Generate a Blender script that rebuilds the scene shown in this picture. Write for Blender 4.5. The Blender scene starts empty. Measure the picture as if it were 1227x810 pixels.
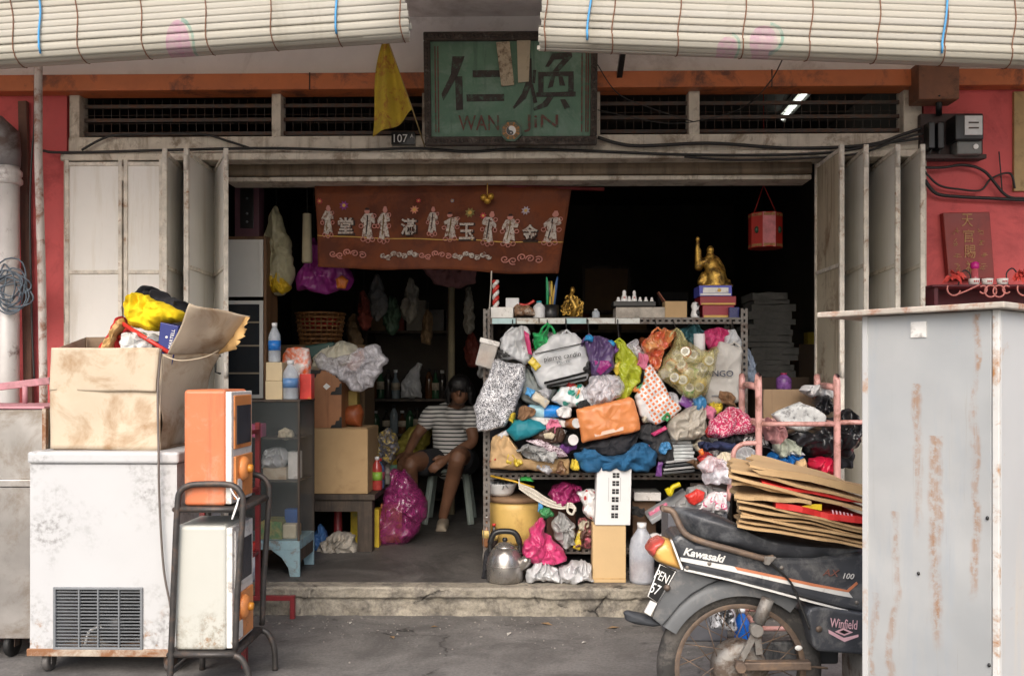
import bpy, bmesh, math, random
from mathutils import Vector, Matrix, noise
random.seed(7)
R = math.radians
scene = bpy.context.scene
COL = scene.collection

# ---------------------------------------------------------------- camera, world, sun, exposure
FPX, HOR, CX, CAMZ, YAW = 1100.0, 450.0, 613.5, 1.27, R(1.15)
cam_d = bpy.data.cameras.new("camera")
cam = bpy.data.objects.new("camera", cam_d); COL.objects.link(cam)
cam.location = (0, 0, CAMZ); cam.rotation_euler = (R(90), 0, YAW)
cam_d.sensor_width = 36.0; cam_d.lens = FPX / 1227 * 36.0
cam_d.shift_y = (HOR - 405) / 1227.0
cam_d.clip_start = 0.05; cam_d.clip_end = 800
scene.camera = cam

world = bpy.data.worlds.new("World"); scene.world = world; world.use_nodes = True
SUN_EL, SUN_AZ = R(42), R(188)          # azimuth measured clockwise from +Y
wn = world.node_tree.nodes; wl = world.node_tree.links
bgn = wn["Background"]; sky = wn.new("ShaderNodeTexSky"); sky.sky_type = 'NISHITA'
sky.sun_disc = False; sky.sun_elevation = SUN_EL; sky.sun_rotation = SUN_AZ
sky.air_density = 1.0; sky.dust_density = 4.0; sky.ozone_density = 1.0
wl.new(sky.outputs[0], bgn.inputs[0]); bgn.inputs[1].default_value = 0.15
sun_d = bpy.data.lights.new("sun", 'SUN'); sun_d.energy = 1.5; sun_d.angle = R(56); sun_d.color = (1, .97, .93)
sun = bpy.data.objects.new("sun", sun_d); COL.objects.link(sun)
sv = Vector((math.sin(SUN_AZ) * math.cos(SUN_EL), math.cos(SUN_AZ) * math.cos(SUN_EL), math.sin(SUN_EL)))
sun.rotation_euler = (-sv).to_track_quat('-Z', 'Y').to_euler(); sun.location = sv * 30
scene.view_settings.view_transform = 'Standard'; scene.view_settings.look = 'None'
scene.view_settings.exposure = 0.78; scene.view_settings.gamma = 1.0
scene.render.engine = 'CYCLES'
scene.cycles.use_denoising = True
scene.cycles.max_bounces = 8; scene.cycles.transparent_max_bounces = 12

# ---------------------------------------------------------------- helpers
def at(px, py, Y):
    """world point seen at photo pixel (px,py) on the plane y = Y"""
    u = (px - CX) / FPX
    wx = u * math.cos(YAW) - math.sin(YAW); wy = u * math.sin(YAW) + math.cos(YAW)
    t = Y / wy
    return Vector((wx * t, Y, CAMZ - (py - HOR) / FPX * t))
def atz(px, Y, z):
    p = at(px, 450, Y); return Vector((p.x, Y, z))
def fbm(p, o=3):
    return noise.fractal(p, 0.6, 2.1, o)
def srgb(h):
    h = h.lstrip('#'); c = [int(h[i:i + 2], 16) / 255 for i in (0, 2, 4)]
    return tuple(x / 12.92 if x <= .04045 else ((x + .055) / 1.055) ** 2.4 for x in c)

MATS = {}
class NT:
    def __init__(s, name):
        s.m = bpy.data.materials.new(name); s.m.use_nodes = True
        s.t = s.m.node_tree; s.n = s.t.nodes; s.b = s.n["Principled BSDF"]; s.out = s.n["Material Output"]
        s.tc = s.n.new("ShaderNodeTexCoord")
    def new(s, t, **kw):
        k = s.n.new(t)
        for a, v in kw.items(): setattr(k, a, v)
        return k
    def link(s, a, b): s.t.links.new(a, b)
    def vec(s, scale=(1, 1, 1), coord="Object"):
        mp = s.new("ShaderNodeMapping"); mp.inputs["Scale"].default_value = scale
        s.link(s.tc.outputs[coord], mp.inputs[0]); return mp.outputs[0]
    def ridged(s, sc, det=5):
        k = s.new("ShaderNodeTexNoise"); k.noise_type = 'RIDGED_MULTIFRACTAL'; k.inputs["Scale"].default_value = sc; k.inputs["Detail"].default_value = det
        k.inputs["Distortion"].default_value = .6; s.link(s.vec((1, 1, .7)), k.inputs["Vector"]); return k.outputs["Fac"]
    def noise(s, sc, det=5, rough=.6, dist=0, vec=None):
        k = s.new("ShaderNodeTexNoise"); k.inputs["Scale"].default_value = sc; k.inputs["Detail"].default_value = det
        k.inputs["Roughness"].default_value = rough; k.inputs["Distortion"].default_value = dist
        s.link(vec if vec is not None else s.vec(), k.inputs["Vector"]); return k.outputs["Fac"]
    def ramp(s, fac, stops, interp='LINEAR'):
        k = s.new("ShaderNodeValToRGB"); k.color_ramp.interpolation = interp
        el = k.color_ramp.elements
        while len(el) < len(stops): el.new(.5)
        for e, (p, c) in zip(el, stops):
            e.position = p; e.color = (c, c, c, 1) if isinstance(c, (int, float)) else (*c[:3], 1)
        s.link(fac, k.inputs[0]); return k.outputs[0]
    def mix(s, fac, a, b, mode='MIX'):
        k = s.new("ShaderNodeMix", data_type='RGBA', blend_type=mode)
        for sock, v in ((k.inputs[0], fac), (k.inputs[6], a), (k.inputs[7], b)):
            if hasattr(v, "node"): s.link(v, sock)
            elif isinstance(v, (int, float)): sock.default_value = v
            else: sock.default_value = (*v[:3], 1)
        return k.outputs[2]
    def math(s, op, a, b=None, c=None):
        k = s.new("ShaderNodeMath", operation=op)
        for i, v in enumerate((a, b, c)):
            if v is None: continue
            if hasattr(v, "node"): s.link(v, k.inputs[i])
            else: k.inputs[i].default_value = v
        return k.outputs[0]
    def bump(s, h, strength=.3, dist=.005):
        k = s.new("ShaderNodeBump"); k.inputs["Strength"].default_value = strength; k.inputs["Distance"].default_value = dist
        s.link(h, k.inputs["Height"]); s.link(k.outputs[0], s.b.inputs["Normal"]); return k
    def set(s, **kw):
        for k, v in kw.items():
            i = s.b.inputs[k.replace("_", " ")]
            if hasattr(v, "node"): s.link(v, i)
            elif isinstance(v, (tuple, list)): i.default_value = (*v[:3], 1)
            else: i.default_value = v

def M(name, col=(.5, .5, .5), rough=.6, metal=0, var=.2, vs=9, bump=0, bs=60, dirt=None, da=.45, ds=5, alpha=1, trans=0, coat=0, streak=None, sa=.5, rvar=.15, spec=.5):
    """procedural base: colour mottling, dirt or rust patches with a shape of their own, fine relief"""
    if name in MATS: return MATS[name]
    if isinstance(col, str): col = srgb(col)
    if isinstance(dirt, str): dirt = srgb(dirt)
    if isinstance(streak, str): streak = srgb(streak)
    k = NT(name)
    lo = [max(0, c * (1 - var)) for c in col]; hi = [min(1, c * (1 + var)) for c in col]
    n1 = k.noise(vs, 6, .65)
    c = k.mix(k.ramp(n1, [(.3, 0), (.7, 1)]), lo, hi)
    if dirt is not None:
        n2 = k.noise(ds, 9, .72, .4)
        t = .5 + (.5 - da) * .55; c = k.mix(k.ramp(n2, [(t - .06, 0), (t + .07, 1)]), c, dirt)
    if streak is not None:
        n3 = k.noise(1.0, 7, .7, .2, k.vec((14, 14, 1.1)))
        t = .5 + (.5 - sa) * .55; c = k.mix(k.ramp(n3, [(t - .05, 0), (t + .09, .85)]), c, streak)
    k.set(Base_Color=c, Metallic=metal, Alpha=alpha)
    k.b.inputs["Specular IOR Level"].default_value = spec
    k.set(Roughness=k.ramp(n1, [(.2, max(.03, rough - rvar)), (.8, min(1, rough + rvar))]))
    if trans: k.b.inputs["Transmission Weight"].default_value = trans
    if coat: k.b.inputs["Coat Weight"].default_value = coat; k.b.inputs["Coat Roughness"].default_value = .15
    if bump: k.bump(k.noise(bs, 6, .6), bump)
    MATS[name] = k.m; return k.m

class MB:
    """collects shapes in world coordinates; build() links them as one mesh object"""
    def __init__(s): s.v = []; s.f = []; s.sm = []; s.mi = []; s.cur = 0
    def add(s, vs, fs, smooth=False):
        o = len(s.v); s.v += [Vector(p) for p in vs]
        for f in fs: s.f.append([i + o for i in f]); s.sm.append(smooth); s.mi.append(s.cur)
        return s
    def box(s, x0, x1, y0, y1, z0, z1):
        if x0 > x1: x0, x1 = x1, x0
        if y0 > y1: y0, y1 = y1, y0
        if z0 > z1: z0, z1 = z1, z0
        return s.add([(x, y, z) for x in (x0, x1) for y in (y0, y1) for z in (z0, z1)],
                     [(0, 1, 3, 2), (4, 6, 7, 5), (0, 4, 5, 1), (2, 3, 7, 6), (0, 2, 6, 4), (1, 5, 7, 3)])
    def obox(s, c, size, rot=(0, 0, 0)):
        m = Matrix.Translation(c) @ (rot.to_matrix() if hasattr(rot, 'to_matrix') else __import__('mathutils').Euler(rot).to_matrix()).to_4x4()
        hx, hy, hz = (q / 2 for q in size)
        return s.add([m @ Vector((x, y, z)) for x in (-hx, hx) for y in (-hy, hy) for z in (-hz, hz)],
                     [(0, 1, 3, 2), (4, 6, 7, 5), (0, 4, 5, 1), (2, 3, 7, 6), (0, 2, 6, 4), (1, 5, 7, 3)])
    def bar(s, a, b, w, h, up=(0, 0, 1)):
        """rectangular bar from a to b"""
        a = Vector(a); b = Vector(b); d = (b - a).normalized(); u = Vector(up)
        if abs(d.dot(u)) > .98: u = Vector((0, 1, 0))
        r = d.cross(u).normalized(); u = r.cross(d)
        vs = [q + r * i * w / 2 + u * j * h / 2 for q in (a, b) for i, j in ((-1, -1), (1, -1), (1, 1), (-1, 1))]
        return s.add(vs, [(3, 2, 1, 0), (4, 5, 6, 7), (0, 1, 5, 4), (1, 2, 6, 5), (2, 3, 7, 6), (3, 0, 4, 7)])
    def tube(s, pts, r, n=8, closed=False, cap=True):
        pts = [Vector(p) for p in pts]; N = len(pts)
        rr = r if isinstance(r, (list, tuple)) else [r] * N
        vs = []; up = None
        for i, p in enumerate(pts):
            a = pts[(i - 1) % N] if (i or closed) else p; b = pts[(i + 1) % N] if (i < N - 1 or closed) else p
            d = (b - a); d = d.normalized() if d.length > 1e-9 else Vector((0, 0, 1))
            if up is None: up = Vector((0, 0, 1)) if abs(d.z) < .9 else Vector((0, 1, 0))
            x = d.cross(up)
            if x.length < 1e-6: x = d.orthogonal()
            x.normalize(); up = x.cross(d).normalized()
            vs += [p + (x * math.cos(t) + up * math.sin(t)) * rr[i] for t in (2 * math.pi * j / n for j in range(n))]
        fs = []
        for i in range(N if closed else N - 1):
            for j in range(n):
                a, b = i * n, ((i + 1) % N) * n; k = (j + 1) % n
                fs.append((a + j, a + k, b + k, b + j))
        s.add(vs, fs, True)
        if cap and not closed:
            o = len(s.v) - len(vs)
            for base, rev in ((0, True), ((N - 1) * n, False)):
                f = [o + base + j for j in range(n)]
                s.f.append(f[::-1] if rev else f); s.sm.append(False); s.mi.append(s.cur)
        return s
    def cyl(s, a, b, r0, r1=None, n=16): return s.tube([a, b], [r0, r0 if r1 is None else r1], n)
    def lathe(s, prof, c=(0, 0, 0), n=20, axis='z', smooth=True, sx=1, sy=1):
        c = Vector(c); vs = []
        for r, z in prof:
            for j in range(n):
                t = 2 * math.pi * j / n; x, y = r * math.cos(t) * sx, r * math.sin(t) * sy
                vs.append(c + (Vector((x, y, z)) if axis == 'z' else Vector((x, z, y)) if axis == 'y' else Vector((z, x, y))))
        fs = []
        for i in range(len(prof) - 1):
            for j in range(n):
                k = (j + 1) % n; q = (i * n + j, i * n + k, (i + 1) * n + k, (i + 1) * n + j)
                fs.append(q[::-1] if axis == 'y' else q)
        s.add(vs, fs, smooth); o = len(s.v) - len(vs)
        for base, rev in ((0, True), ((len(prof) - 1) * n, False)):
            if prof[0] != prof[-1] and prof[0 if rev else -1][0] > 1e-5:
                f = [o + base + j for j in range(n)]; s.f.append(f[::-1] if rev != (axis == 'y') else f); s.sm.append(False); s.mi.append(s.cur)
        return s
    def ball(s, c, r, n=14, m=9):
        rx, ry, rz = r if isinstance(r, (tuple, list)) else (r, r, r); c = Vector(c); vs = []; fs = []
        for i in range(m + 1):
            a = math.pi * i / m - math.pi / 2
            vs += [c + Vector((rx * math.cos(a) * math.cos(2 * math.pi * j / n), ry * math.cos(a) * math.sin(2 * math.pi * j / n), rz * math.sin(a))) for j in range(n)]
        for i in range(m):
            for j in range(n):
                k = (j + 1) % n; fs.append((i * n + j, i * n + k, (i + 1) * n + k, (i + 1) * n + j))
        return s.add(vs, fs, True)
    def prism(s, poly, off, smooth=False):
        """3-D polygon extruded by vector off"""
        p = [Vector(q) for q in poly]; off = Vector(off); n = len(p)
        s.add(p + [q + off for q in p], [tuple(range(n))[::-1], tuple(range(n, 2 * n))])
        o = len(s.v) - 2 * n
        for i in range(n):
            k = (i + 1) % n; s.f.append([o + i, o + k, o + n + k, o + n + i]); s.sm.append(smooth); s.mi.append(s.cur)
        return s
    def sheet(s, fn, nu, nv, th=0.0, smooth=True):
        """grid surface fn(u,v) -> point, optional thickness along +y"""
        vs = [Vector(fn(i / nu, j / nv)) for j in range(nv + 1) for i in range(nu + 1)]
        w = nu + 1; fs = [(j * w + i, j * w + i + 1, (j + 1) * w + i + 1, (j + 1) * w + i) for j in range(nv) for i in range(nu)]
        if not th: return s.add(vs, fs, smooth)
        n = len(vs); back = [v + Vector((0, th, 0)) for v in vs]
        fs2 = [tuple(k + n for k in f[::-1]) for f in fs]
        rim = [i for i in range(nu + 1)] + [j * w + nu for j in range(1, nv + 1)] + [nv * w + i for i in range(nu - 1, -1, -1)] + [j * w for j in range(nv - 1, 0, -1)]
        side = [(rim[i], rim[i] + n, rim[(i + 1) % len(rim)] + n, rim[(i + 1) % len(rim)]) for i in range(len(rim))]
        return s.add(vs + back, fs + fs2 + side, smooth)
    def build(s, name, mat, parent=None, bev=0, seg=2, sub=0, loc=None, fixn=True):
        me = bpy.data.meshes.new(name)
        if parent is not None: o0 = ORG.get(parent.name, Vector())
        elif loc is not None: o0 = Vector(loc)
        else:
            xs = [v.x for v in s.v]; ys = [v.y for v in s.v]; zs = [v.z for v in s.v]
            o0 = Vector(((min(xs) + max(xs)) / 2, (min(ys) + max(ys)) / 2, min(zs)))
        me.from_pydata([tuple(v - o0) for v in s.v], [], s.f)
        me.polygons.foreach_set("use_smooth", s.sm); me.polygons.foreach_set("material_index", s.mi)
        if fixn:
            bm = bmesh.new(); bm.from_mesh(me); bmesh.ops.recalc_face_normals(bm, faces=bm.faces); bm.to_mesh(me); bm.free()
        for m in (mat if isinstance(mat, (list, tuple)) else [mat]): me.materials.append(m)
        o = bpy.data.objects.new(name, me); COL.objects.link(o)
        if parent is not None: o.parent = parent; ORG[o.name] = o0
        else: o.location = o0; ORG[o.name] = o0
        if bev:
            b = o.modifiers.new("bevel", 'BEVEL'); b.width = bev; b.segments = seg; b.limit_method = 'ANGLE'; b.angle_limit = R(40); b.harden_normals = False
        if sub:
            b = o.modifiers.new("sub", 'SUBSURF'); b.levels = sub; b.render_levels = sub
        return o
ORG = {}
def tag(o, label, cat, group=None):
    o["label"] = label; o["category"] = cat
    if group: o["group"] = group
    return o
def kind(o, k): o["kind"] = k; return o
def thing(name, label, cat, loc, group=None):
    """an Empty at the thing's base; its parts are given in world coordinates"""
    o = bpy.data.objects.new(name, None); COL.objects.link(o); o.empty_display_size = .1
    o.location = loc; ORG[o.name] = Vector(loc); return tag(o, label, cat, group)
def local_thing(name, label, cat, loc, rz=0, group=None):
    o = thing(name, label, cat, loc, group); o.rotation_euler = (0, 0, rz); ORG[o.name] = Vector(); return o
def clone(o, name, parent, shift=(0, 0, 0)):
    c = o.copy(); c.name = name; COL.objects.link(c); c.parent = parent; c.location = o.location + Vector(shift); ORG[c.name] = ORG.get(o.name, Vector()); return c
def dup(root, loc, rz=None, label=None):
    r = root.copy(); COL.objects.link(r); r.location = loc; ORG[r.name] = Vector(loc)
    if rz is not None: r.rotation_euler = (0, 0, rz)
    if label: r["label"] = label
    for ch in list(root.children):
        c = ch.copy(); COL.objects.link(c); c.parent = r
        for g in ch.children:
            d = g.copy(); COL.objects.link(d); d.parent = c
    return r

def resample(pts, n):
    pts = [Vector(p) for p in pts]; L = []; tot = 0
    for i in range(len(pts)):
        d = (pts[(i + 1) % len(pts)] - pts[i]).length; L.append(d); tot += d
    out = []; i = 0; acc = 0
    for k in range(n):
        t = tot * k / n
        while acc + L[i] < t: acc += L[i]; i += 1
        out.append(pts[i].lerp(pts[(i + 1) % len(pts)], (t - acc) / max(L[i], 1e-9)))
    return out
def blob(pix, Y, depth, crumple=.012, freq=14, prof=2.2, n=112, rings=18, flat_back=.5, soft=1, seed=0, tilt=0, mb=None):
    """a filled bag, cloth or bundle: outline given in photo pixels at distance Y, bulging 'depth' metres"""
    P = [at(x, y, Y) for x, y in pix]; P = resample(P, n)
    for _ in range(soft):
        P = [(P[i - 1] + P[i] * 2 + P[(i + 1) % n]) / 4 for i in range(n)]
    c = sum(P, Vector()) / n; mb = mb or MB(); off = Vector((seed * 3.7, seed * 1.3, seed * 2.1))
    zs = [p.z for p in P]; zlo, zhi = min(zs), max(zs); tp = max(P, key=lambda p: p.z)
    gather = depth * .16 if crumple >= .008 else 0
    for side in (-1, 1):
        vs = []
        for r in range(rings + 1):
            f = math.sin(math.pi / 2 * r / rings)
            for p in P:
                q = c.lerp(p, f); h = (1 - f ** prof) ** .5
                d = depth * (.5 if side < 0 else flat_back) * h
                qa = Vector((q.x, q.y, q.z * .62)); wq = Vector((noise.noise(q * 7 + off), noise.noise(q * 7 - off), 0)) * .35
                rg = lambda k_: 1 - 2.2 * abs(noise.noise(qa * freq * k_ + wq + off * k_))
                d = d * .82 + crumple * 1.7 * (1.05 * rg(.8) + .6 * rg(1.9) + .22 * rg(4.4) - .35) * min(1, h * 2.0)
                ph = math.atan2(q.x - tp.x, tp.z + .03 - q.z); ds_ = (q - tp).length
                d += gather * math.sin(ph * 13 + 2.5 * noise.noise(q * 9 + off) + seed) * math.exp(-ds_ / .10) * min(1, h * 2.5)
                q = q + Vector((noise.noise(q * freq + off + Vector((9, 0, 0))), 0, noise.noise(q * freq + off + Vector((0, 9, 0))))) * crumple * .9 + Vector((noise.noise(q * 34 + off), 0, noise.noise(q * 34 - off))) * crumple * .55
                vs.append(q + Vector((0, side * d + tilt * (q.z - zlo), 0)))
        fs = []
        for r in range(rings):
            for j in range(n):
                k = (j + 1) % n; q = (r * n + j, r * n + k, (r + 1) * n + k, (r + 1) * n + j)
                fs.append(q if side < 0 else q[::-1])
        # drop the degenerate innermost ring triangles by keeping quads collapsed at c
        mb.add(vs, fs, True)
    return mb
def weld(o, d=.0008):
    bm = bmesh.new(); bm.from_mesh(o.data); bmesh.ops.remove_doubles(bm, verts=bm.verts, dist=d); bmesh.ops.recalc_face_normals(bm, faces=bm.faces)
    bm.to_mesh(o.data); bm.free(); return o
def text_mesh(body, size, depth=.001, shear=0, sx=1, bold=0):
    cu = bpy.data.curves.new("lettering", 'FONT'); cu.body = body; cu.size = size; cu.extrude = depth; cu.align_x = 'CENTER'; cu.align_y = 'CENTER'; cu.shear = shear; cu.offset = bold; cu.resolution_u = 3
    ob = bpy.data.objects.new("lettering", cu); COL.objects.link(ob)
    dg = bpy.context.evaluated_depsgraph_get(); me = bpy.data.meshes.new_from_object(ob.evaluated_get(dg))
    bpy.data.objects.remove(ob); bpy.data.curves.remove(cu)
    if sx != 1:
        for v in me.vertices: v.co.x *= sx
    return me
def text(name, body, size, c, mat, parent, depth=.001, rot=(R(90), 0, 0), sx=1, shear=0, w=None, h=None, bold=0):
    """lettering built as thin raised geometry facing -y at world point c, fitted to w x h metres"""
    me = text_mesh(body, size, depth, shear, sx, bold)
    if len(me.vertices):
        xs = [v.co.x for v in me.vertices]; ys = [v.co.y for v in me.vertices]
        cx, cy = (min(xs) + max(xs)) / 2, (min(ys) + max(ys)) / 2
        fx = w / max(1e-6, max(xs) - min(xs)) if w else 1; fy = h / max(1e-6, max(ys) - min(ys)) if h else (fx if w else 1)
        if h and not w: fx = fy
        for v in me.vertices: v.co.x = (v.co.x - cx) * fx; v.co.y = (v.co.y - cy) * fy
    me.materials.clear(); me.materials.append(mat)
    o = bpy.data.objects.new(name, me); COL.objects.link(o); o.parent = parent
    o.location = Vector(c) - ORG.get(parent.name, Vector()); o.rotation_euler = rot
    return o

# ---------------------------------------------------------------- materials of the place
def mat_concrete(name, a, b, dark, rough=.85, crack=True, ds=2.2, bump=.5, da=.5):
    k = NT(name)
    n1 = k.noise(3.5, 9, .7, .3); n2 = k.noise(ds, 10, .75, .6); n3 = k.noise(70, 5, .7)
    c = k.mix(k.ramp(n1, [(.3, 0), (.7, 1)]), a, b)
    c = k.mix(k.ramp(n2, [(.5 + (.5 - da) * .55 - .05, 0), (.5 + (.5 - da) * .55 + .1, .85)]), c, dark)
    c = k.mix(k.ramp(n3, [(.35, .35), (.6, 0)]), c, (.02, .018, .016))
    h = k.math('ADD', k.math('MULTIPLY', n3, .35), n1)
    if crack:
        vo = k.new("ShaderNodeTexVoronoi", feature='DISTANCE_TO_EDGE'); vo.inputs["Scale"].default_value = 1.3
        wv = k.new("ShaderNodeMix", data_type='VECTOR'); 
        k.link(k.vec(), wv.inputs[4]); nn = k.new("ShaderNodeTexNoise"); nn.inputs["Scale"].default_value = 4; nn.inputs["Detail"].default_value = 8
        k.link(k.vec(), nn.inputs["Vector"]); k.link(nn.outputs["Color"], wv.inputs[5]); wv.inputs[0].default_value = .22
        k.link(wv.outputs[1], vo.inputs["Vector"])
        cr = k.ramp(vo.outputs["Distance"], [(.0, 1), (.010, 0)])
        cr = k.math('MULTIPLY', cr, k.ramp(n2, [(.48, 0), (.6, 1)]))
        c = k.mix(cr, c, (.02, .018, .016)); h = k.math('SUBTRACT', h, cr)
    k.set(Base_Color=c, Roughness=k.ramp(n1, [(.2, rough - .12), (.8, min(1, rough + .1))]))
    k.bump(h, bump, .006); return k.m
M_ROAD = mat_concrete("road_asphalt", (.125, .118, .112), (.20, .19, .18), (.085, .08, .077), .85)
M_STEP = mat_concrete("step_plaster", (.24, .215, .17), (.40, .36, .29), (.10, .09, .08), .9, True, 5.0, .8, .47)
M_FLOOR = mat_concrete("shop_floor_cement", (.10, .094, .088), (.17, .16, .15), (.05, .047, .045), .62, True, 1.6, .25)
M_PINK = M("pink_wall_paint", (.60, .105, .105), .75, 0, .16, 2.2, .25, 90, dirt=(.44, .07, .07), da=.40, ds=2.6)
M_CREAM = M("cream_painted_timber", (.62, .56, .46), .65, 0, .2, 6, .3, 50, dirt=(.26, .20, .14), da=.36, ds=7, streak=(.30, .24, .17), sa=.34)
M_SOFFIT = M("soffit_whitewash", (.86, .82, .79), .9, 0, .08, 2, .2, 30, dirt=(.60, .55, .51), da=.36, ds=1.8)
M_BEAM = M("orange_beam_paint", (.52, .15, .05), .55, 0, .16, 4, .15, 60, dirt=(.16, .06, .035), da=.36, ds=5)
M_STEEL = M("cream_steel_door", (.80, .78, .73), .5, 0, .04, 3, .1, 40, dirt=(.32, .20, .12), da=.09, ds=9, streak=(.70, .66, .58), sa=.36)
M_STEELB = M("beige_steel_door", (.58, .51, .38), .55, 0, .12, 3, .1, 40, dirt=(.22, .13, .07), da=.33, ds=4, streak=(.30, .23, .15), sa=.4)
M_RUST = M("rusty_edge", (.70, .65, .56), .75, 0, .3, 12, .4, 80, dirt=(.32, .17, .08), da=.30, ds=16)
M_DARKWALL = M("darkened_room_wall", (.06, .05, .042), .9, 0, .4, 2)  # room shade put into the colour: walls and ceiling darkened
M_BLACK = M("black_rubber", (.012, .012, .012), .6, 0, .2, 20)
M_CABLE = M("black_cable", (.018, .017, .016), .5)
M_WOODD = M("dark_old_wood", (.075, .055, .04), .7, 0, .4, 12, .3, 60, streak=(.03, .022, .017), sa=.5)
M_BROWNBEAM = M("brown_roller_box", (.16, .115, .07), .7, 0, .25, 6, .2, 40, streak=(.07, .05, .03), sa=.45)

WY, FZ = 5.25, 0.154
SF = 4.85                                        # front of the step
# ---------------------------------------------------------------- ground
m = MB(); m.add([(-120, -120, 0), (120, -120, 0), (120, 60, 0), (-120, 60, 0)], [(0, 1, 2, 3)])
kind(m.build("road", M_ROAD, loc=(0, 0, 0)), "structure")
m = MB()
def stepf(u, v):
    x = -6 + 12 * u; rz = v
    d = .012 * fbm(Vector((x * 3, rz * .5, 1)), 5) + .010 * fbm(Vector((x * 11, rz * 2, 4)), 4)
    z = FZ * rz
    lip = .012 * noise.noise(Vector((x * 1.7, 0, 8))) + .004 * noise.noise(Vector((x * 14, 0, 3)))
    if z > .098 + lip: d -= .022
    return (x, SF + d * (1 if v < .97 else .3) - .003, z - .004 * (v == 1) * abs(noise.noise(Vector((x * 6, 0, 0)))))
m.sheet(stepf, 700, 22)
m.sheet(lambda u, v: (-6 + 12 * u, stepf(u, 1)[1] + (0.12) * v, stepf(u, 1)[2] * (1 - v) + FZ * v), 700, 2)
kind(m.build("step", M_STEP, loc=(0, SF, 0)), "structure")
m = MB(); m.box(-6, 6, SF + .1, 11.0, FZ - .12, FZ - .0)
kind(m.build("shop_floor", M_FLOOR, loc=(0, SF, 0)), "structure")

# ---------------------------------------------------------------- shophouse
house = thing("shophouse", "pink shophouse front with cream transom, orange beam and dark open shop room", "building", (0, WY, 0))
xL, xR = at(80, 300, WY).x, at(1107, 300, WY).x
zc = 3.33
def hp(name, mb, mat, parent=house, **k): return mb.build(name, mat, parent, **k)
zb0, zb1 = 2.885, 2.978                          # orange beam
zt0, zt1 = 2.640, 2.878                          # transom opening
hp("wall", MB().box(-6, xL, WY, WY + .22, FZ, zb1), M_PINK)
xw0, xw1 = at(1214, 150, WY).x, at(1214, 150, WY).x + .62
zw0, zw1 = at(1214, 230, WY).z, at(1214, 111, WY).z
mb = MB().box(xR, xw0, WY, WY + .22, FZ, zb1).box(xw1, 6, WY, WY + .22, FZ, zb1).box(xw0, xw1, WY, WY + .22, FZ, zw0).box(xw0, xw1, WY, WY + .22, zw1, zb1)
hp("wall", mb, M_PINK)
hp("upper_wall", MB().box(-6, 6, WY + .02, WY + .22, zb1, zc + .4), M_SOFFIT)
hp("ceiling", MB().box(-6, 6, 3.12, 11.2, zc, zc + .3), M_SOFFIT)
hp("street_beam", MB().box(-6, 6, 3.12, 3.24, 3.22, zc + .01), M_SOFFIT)
# a shallow plaster rib under the soffit, seen right of the sign
pb = at(765, 70, WY)
hp("soffit_rib", MB().box(pb.x - .02, pb.x + .16, 4.1, WY + .02, zc - .06, zc + .01), M_SOFFIT)
hp("beam", MB().box(-6, 6, WY - .09, WY + .06, zb0, zb1), M_BEAM, bev=.006)
for px in (371, 925):
    q = at(px, 100, WY - .092); hp("beam_joint", MB().box(q.x - .003, q.x + .003, WY - .093, WY - .08, zb0 - .001, zb1 + .001), M_BLACK)
# transom frame
edges = [84, 96, 326, 337, 506, 518, 708, 719, 825, 838, 1082, 1104]
XE = [at(p, 140, WY).x for p in edges]
for i in range(0, len(edges), 2):
    hp("mullion", MB().box(XE[i], XE[i + 1], WY - .01, WY + .1, zt0 - .002, zb0 + .01), M_CREAM, bev=.004)
hp("transom_sill", MB().box(XE[0], XE[-1], WY - .02, WY + .12, 2.545, zt0), M_CREAM, bev=.005)
hp("lintel", MB().box(XE[0] - .03, XE[-1] + .0, WY - .055, WY + .12, 2.497, 2.538), M_CREAM, bev=.006)
rbx0, rbx1 = at(281, 300, 5.5).x, at(962, 300, 5.5).x
hp("roller_box", MB().box(rbx0, rbx1, WY + .06, WY + .3, 2.43, 2.50), M_BROWNBEAM, bev=.01)
hp("roller_rail", MB().box(rbx0, rbx1, WY + .08, WY + .26, 2.402, 2.428), M_CREAM, bev=.004)
M_BAR = M("rusty_transom_bar", (.07, .056, .048), .6, .3, .3, 20, dirt=(.10, .05, .03), da=.45, ds=18)
for i in range(1, len(edges) - 1, 2):
    x0, x1 = XE[i], XE[i + 1]
    fr = hp("transom_window", MB().box(x0, x1, WY + .085, WY + .095, zt0, zt0 + .012), M_BAR)
    for zz in (zt0 + .035, zt0 + .115, zt0 + .195):
        hp("transom_bar", MB().box(x0, x1, WY + .05, WY + .066, zz - .010, zz + .010), M_BAR, fr)
    mb = MB()
    for j in range(1, int((x1 - x0) / .05)):
        xx = x0 + j * .05; mb.box(xx - .0012, xx + .0012, WY + .07, WY + .073, zt0, zt1)
    for j in range(1, 5): mb.box(x0, x1, WY + .074, WY + .076, zt0 + j * .05 - .001, zt0 + j * .05 + .001)
    hp("wire_mesh", mb, M_BAR, fr)
# door jambs
hp("door_jamb", MB().box(xL - .004, xL + .035, WY - .03, WY + .2, FZ, 2.5), M_CREAM, bev=.004)
hp("door_jamb", MB().box(xR - .035, xR + .004, WY - .03, WY + .2, FZ, 2.5), M_CREAM, bev=.004)
# room
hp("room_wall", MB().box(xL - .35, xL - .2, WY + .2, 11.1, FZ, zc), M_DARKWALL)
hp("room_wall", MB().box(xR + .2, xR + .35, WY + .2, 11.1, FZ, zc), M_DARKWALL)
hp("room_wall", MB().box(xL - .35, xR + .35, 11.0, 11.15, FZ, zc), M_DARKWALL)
hp("room_ceiling", MB().box(xL - .34, xR + .34, WY + .221, 11.05, zc - .03, zc - .002), M_DARKWALL)
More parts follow.
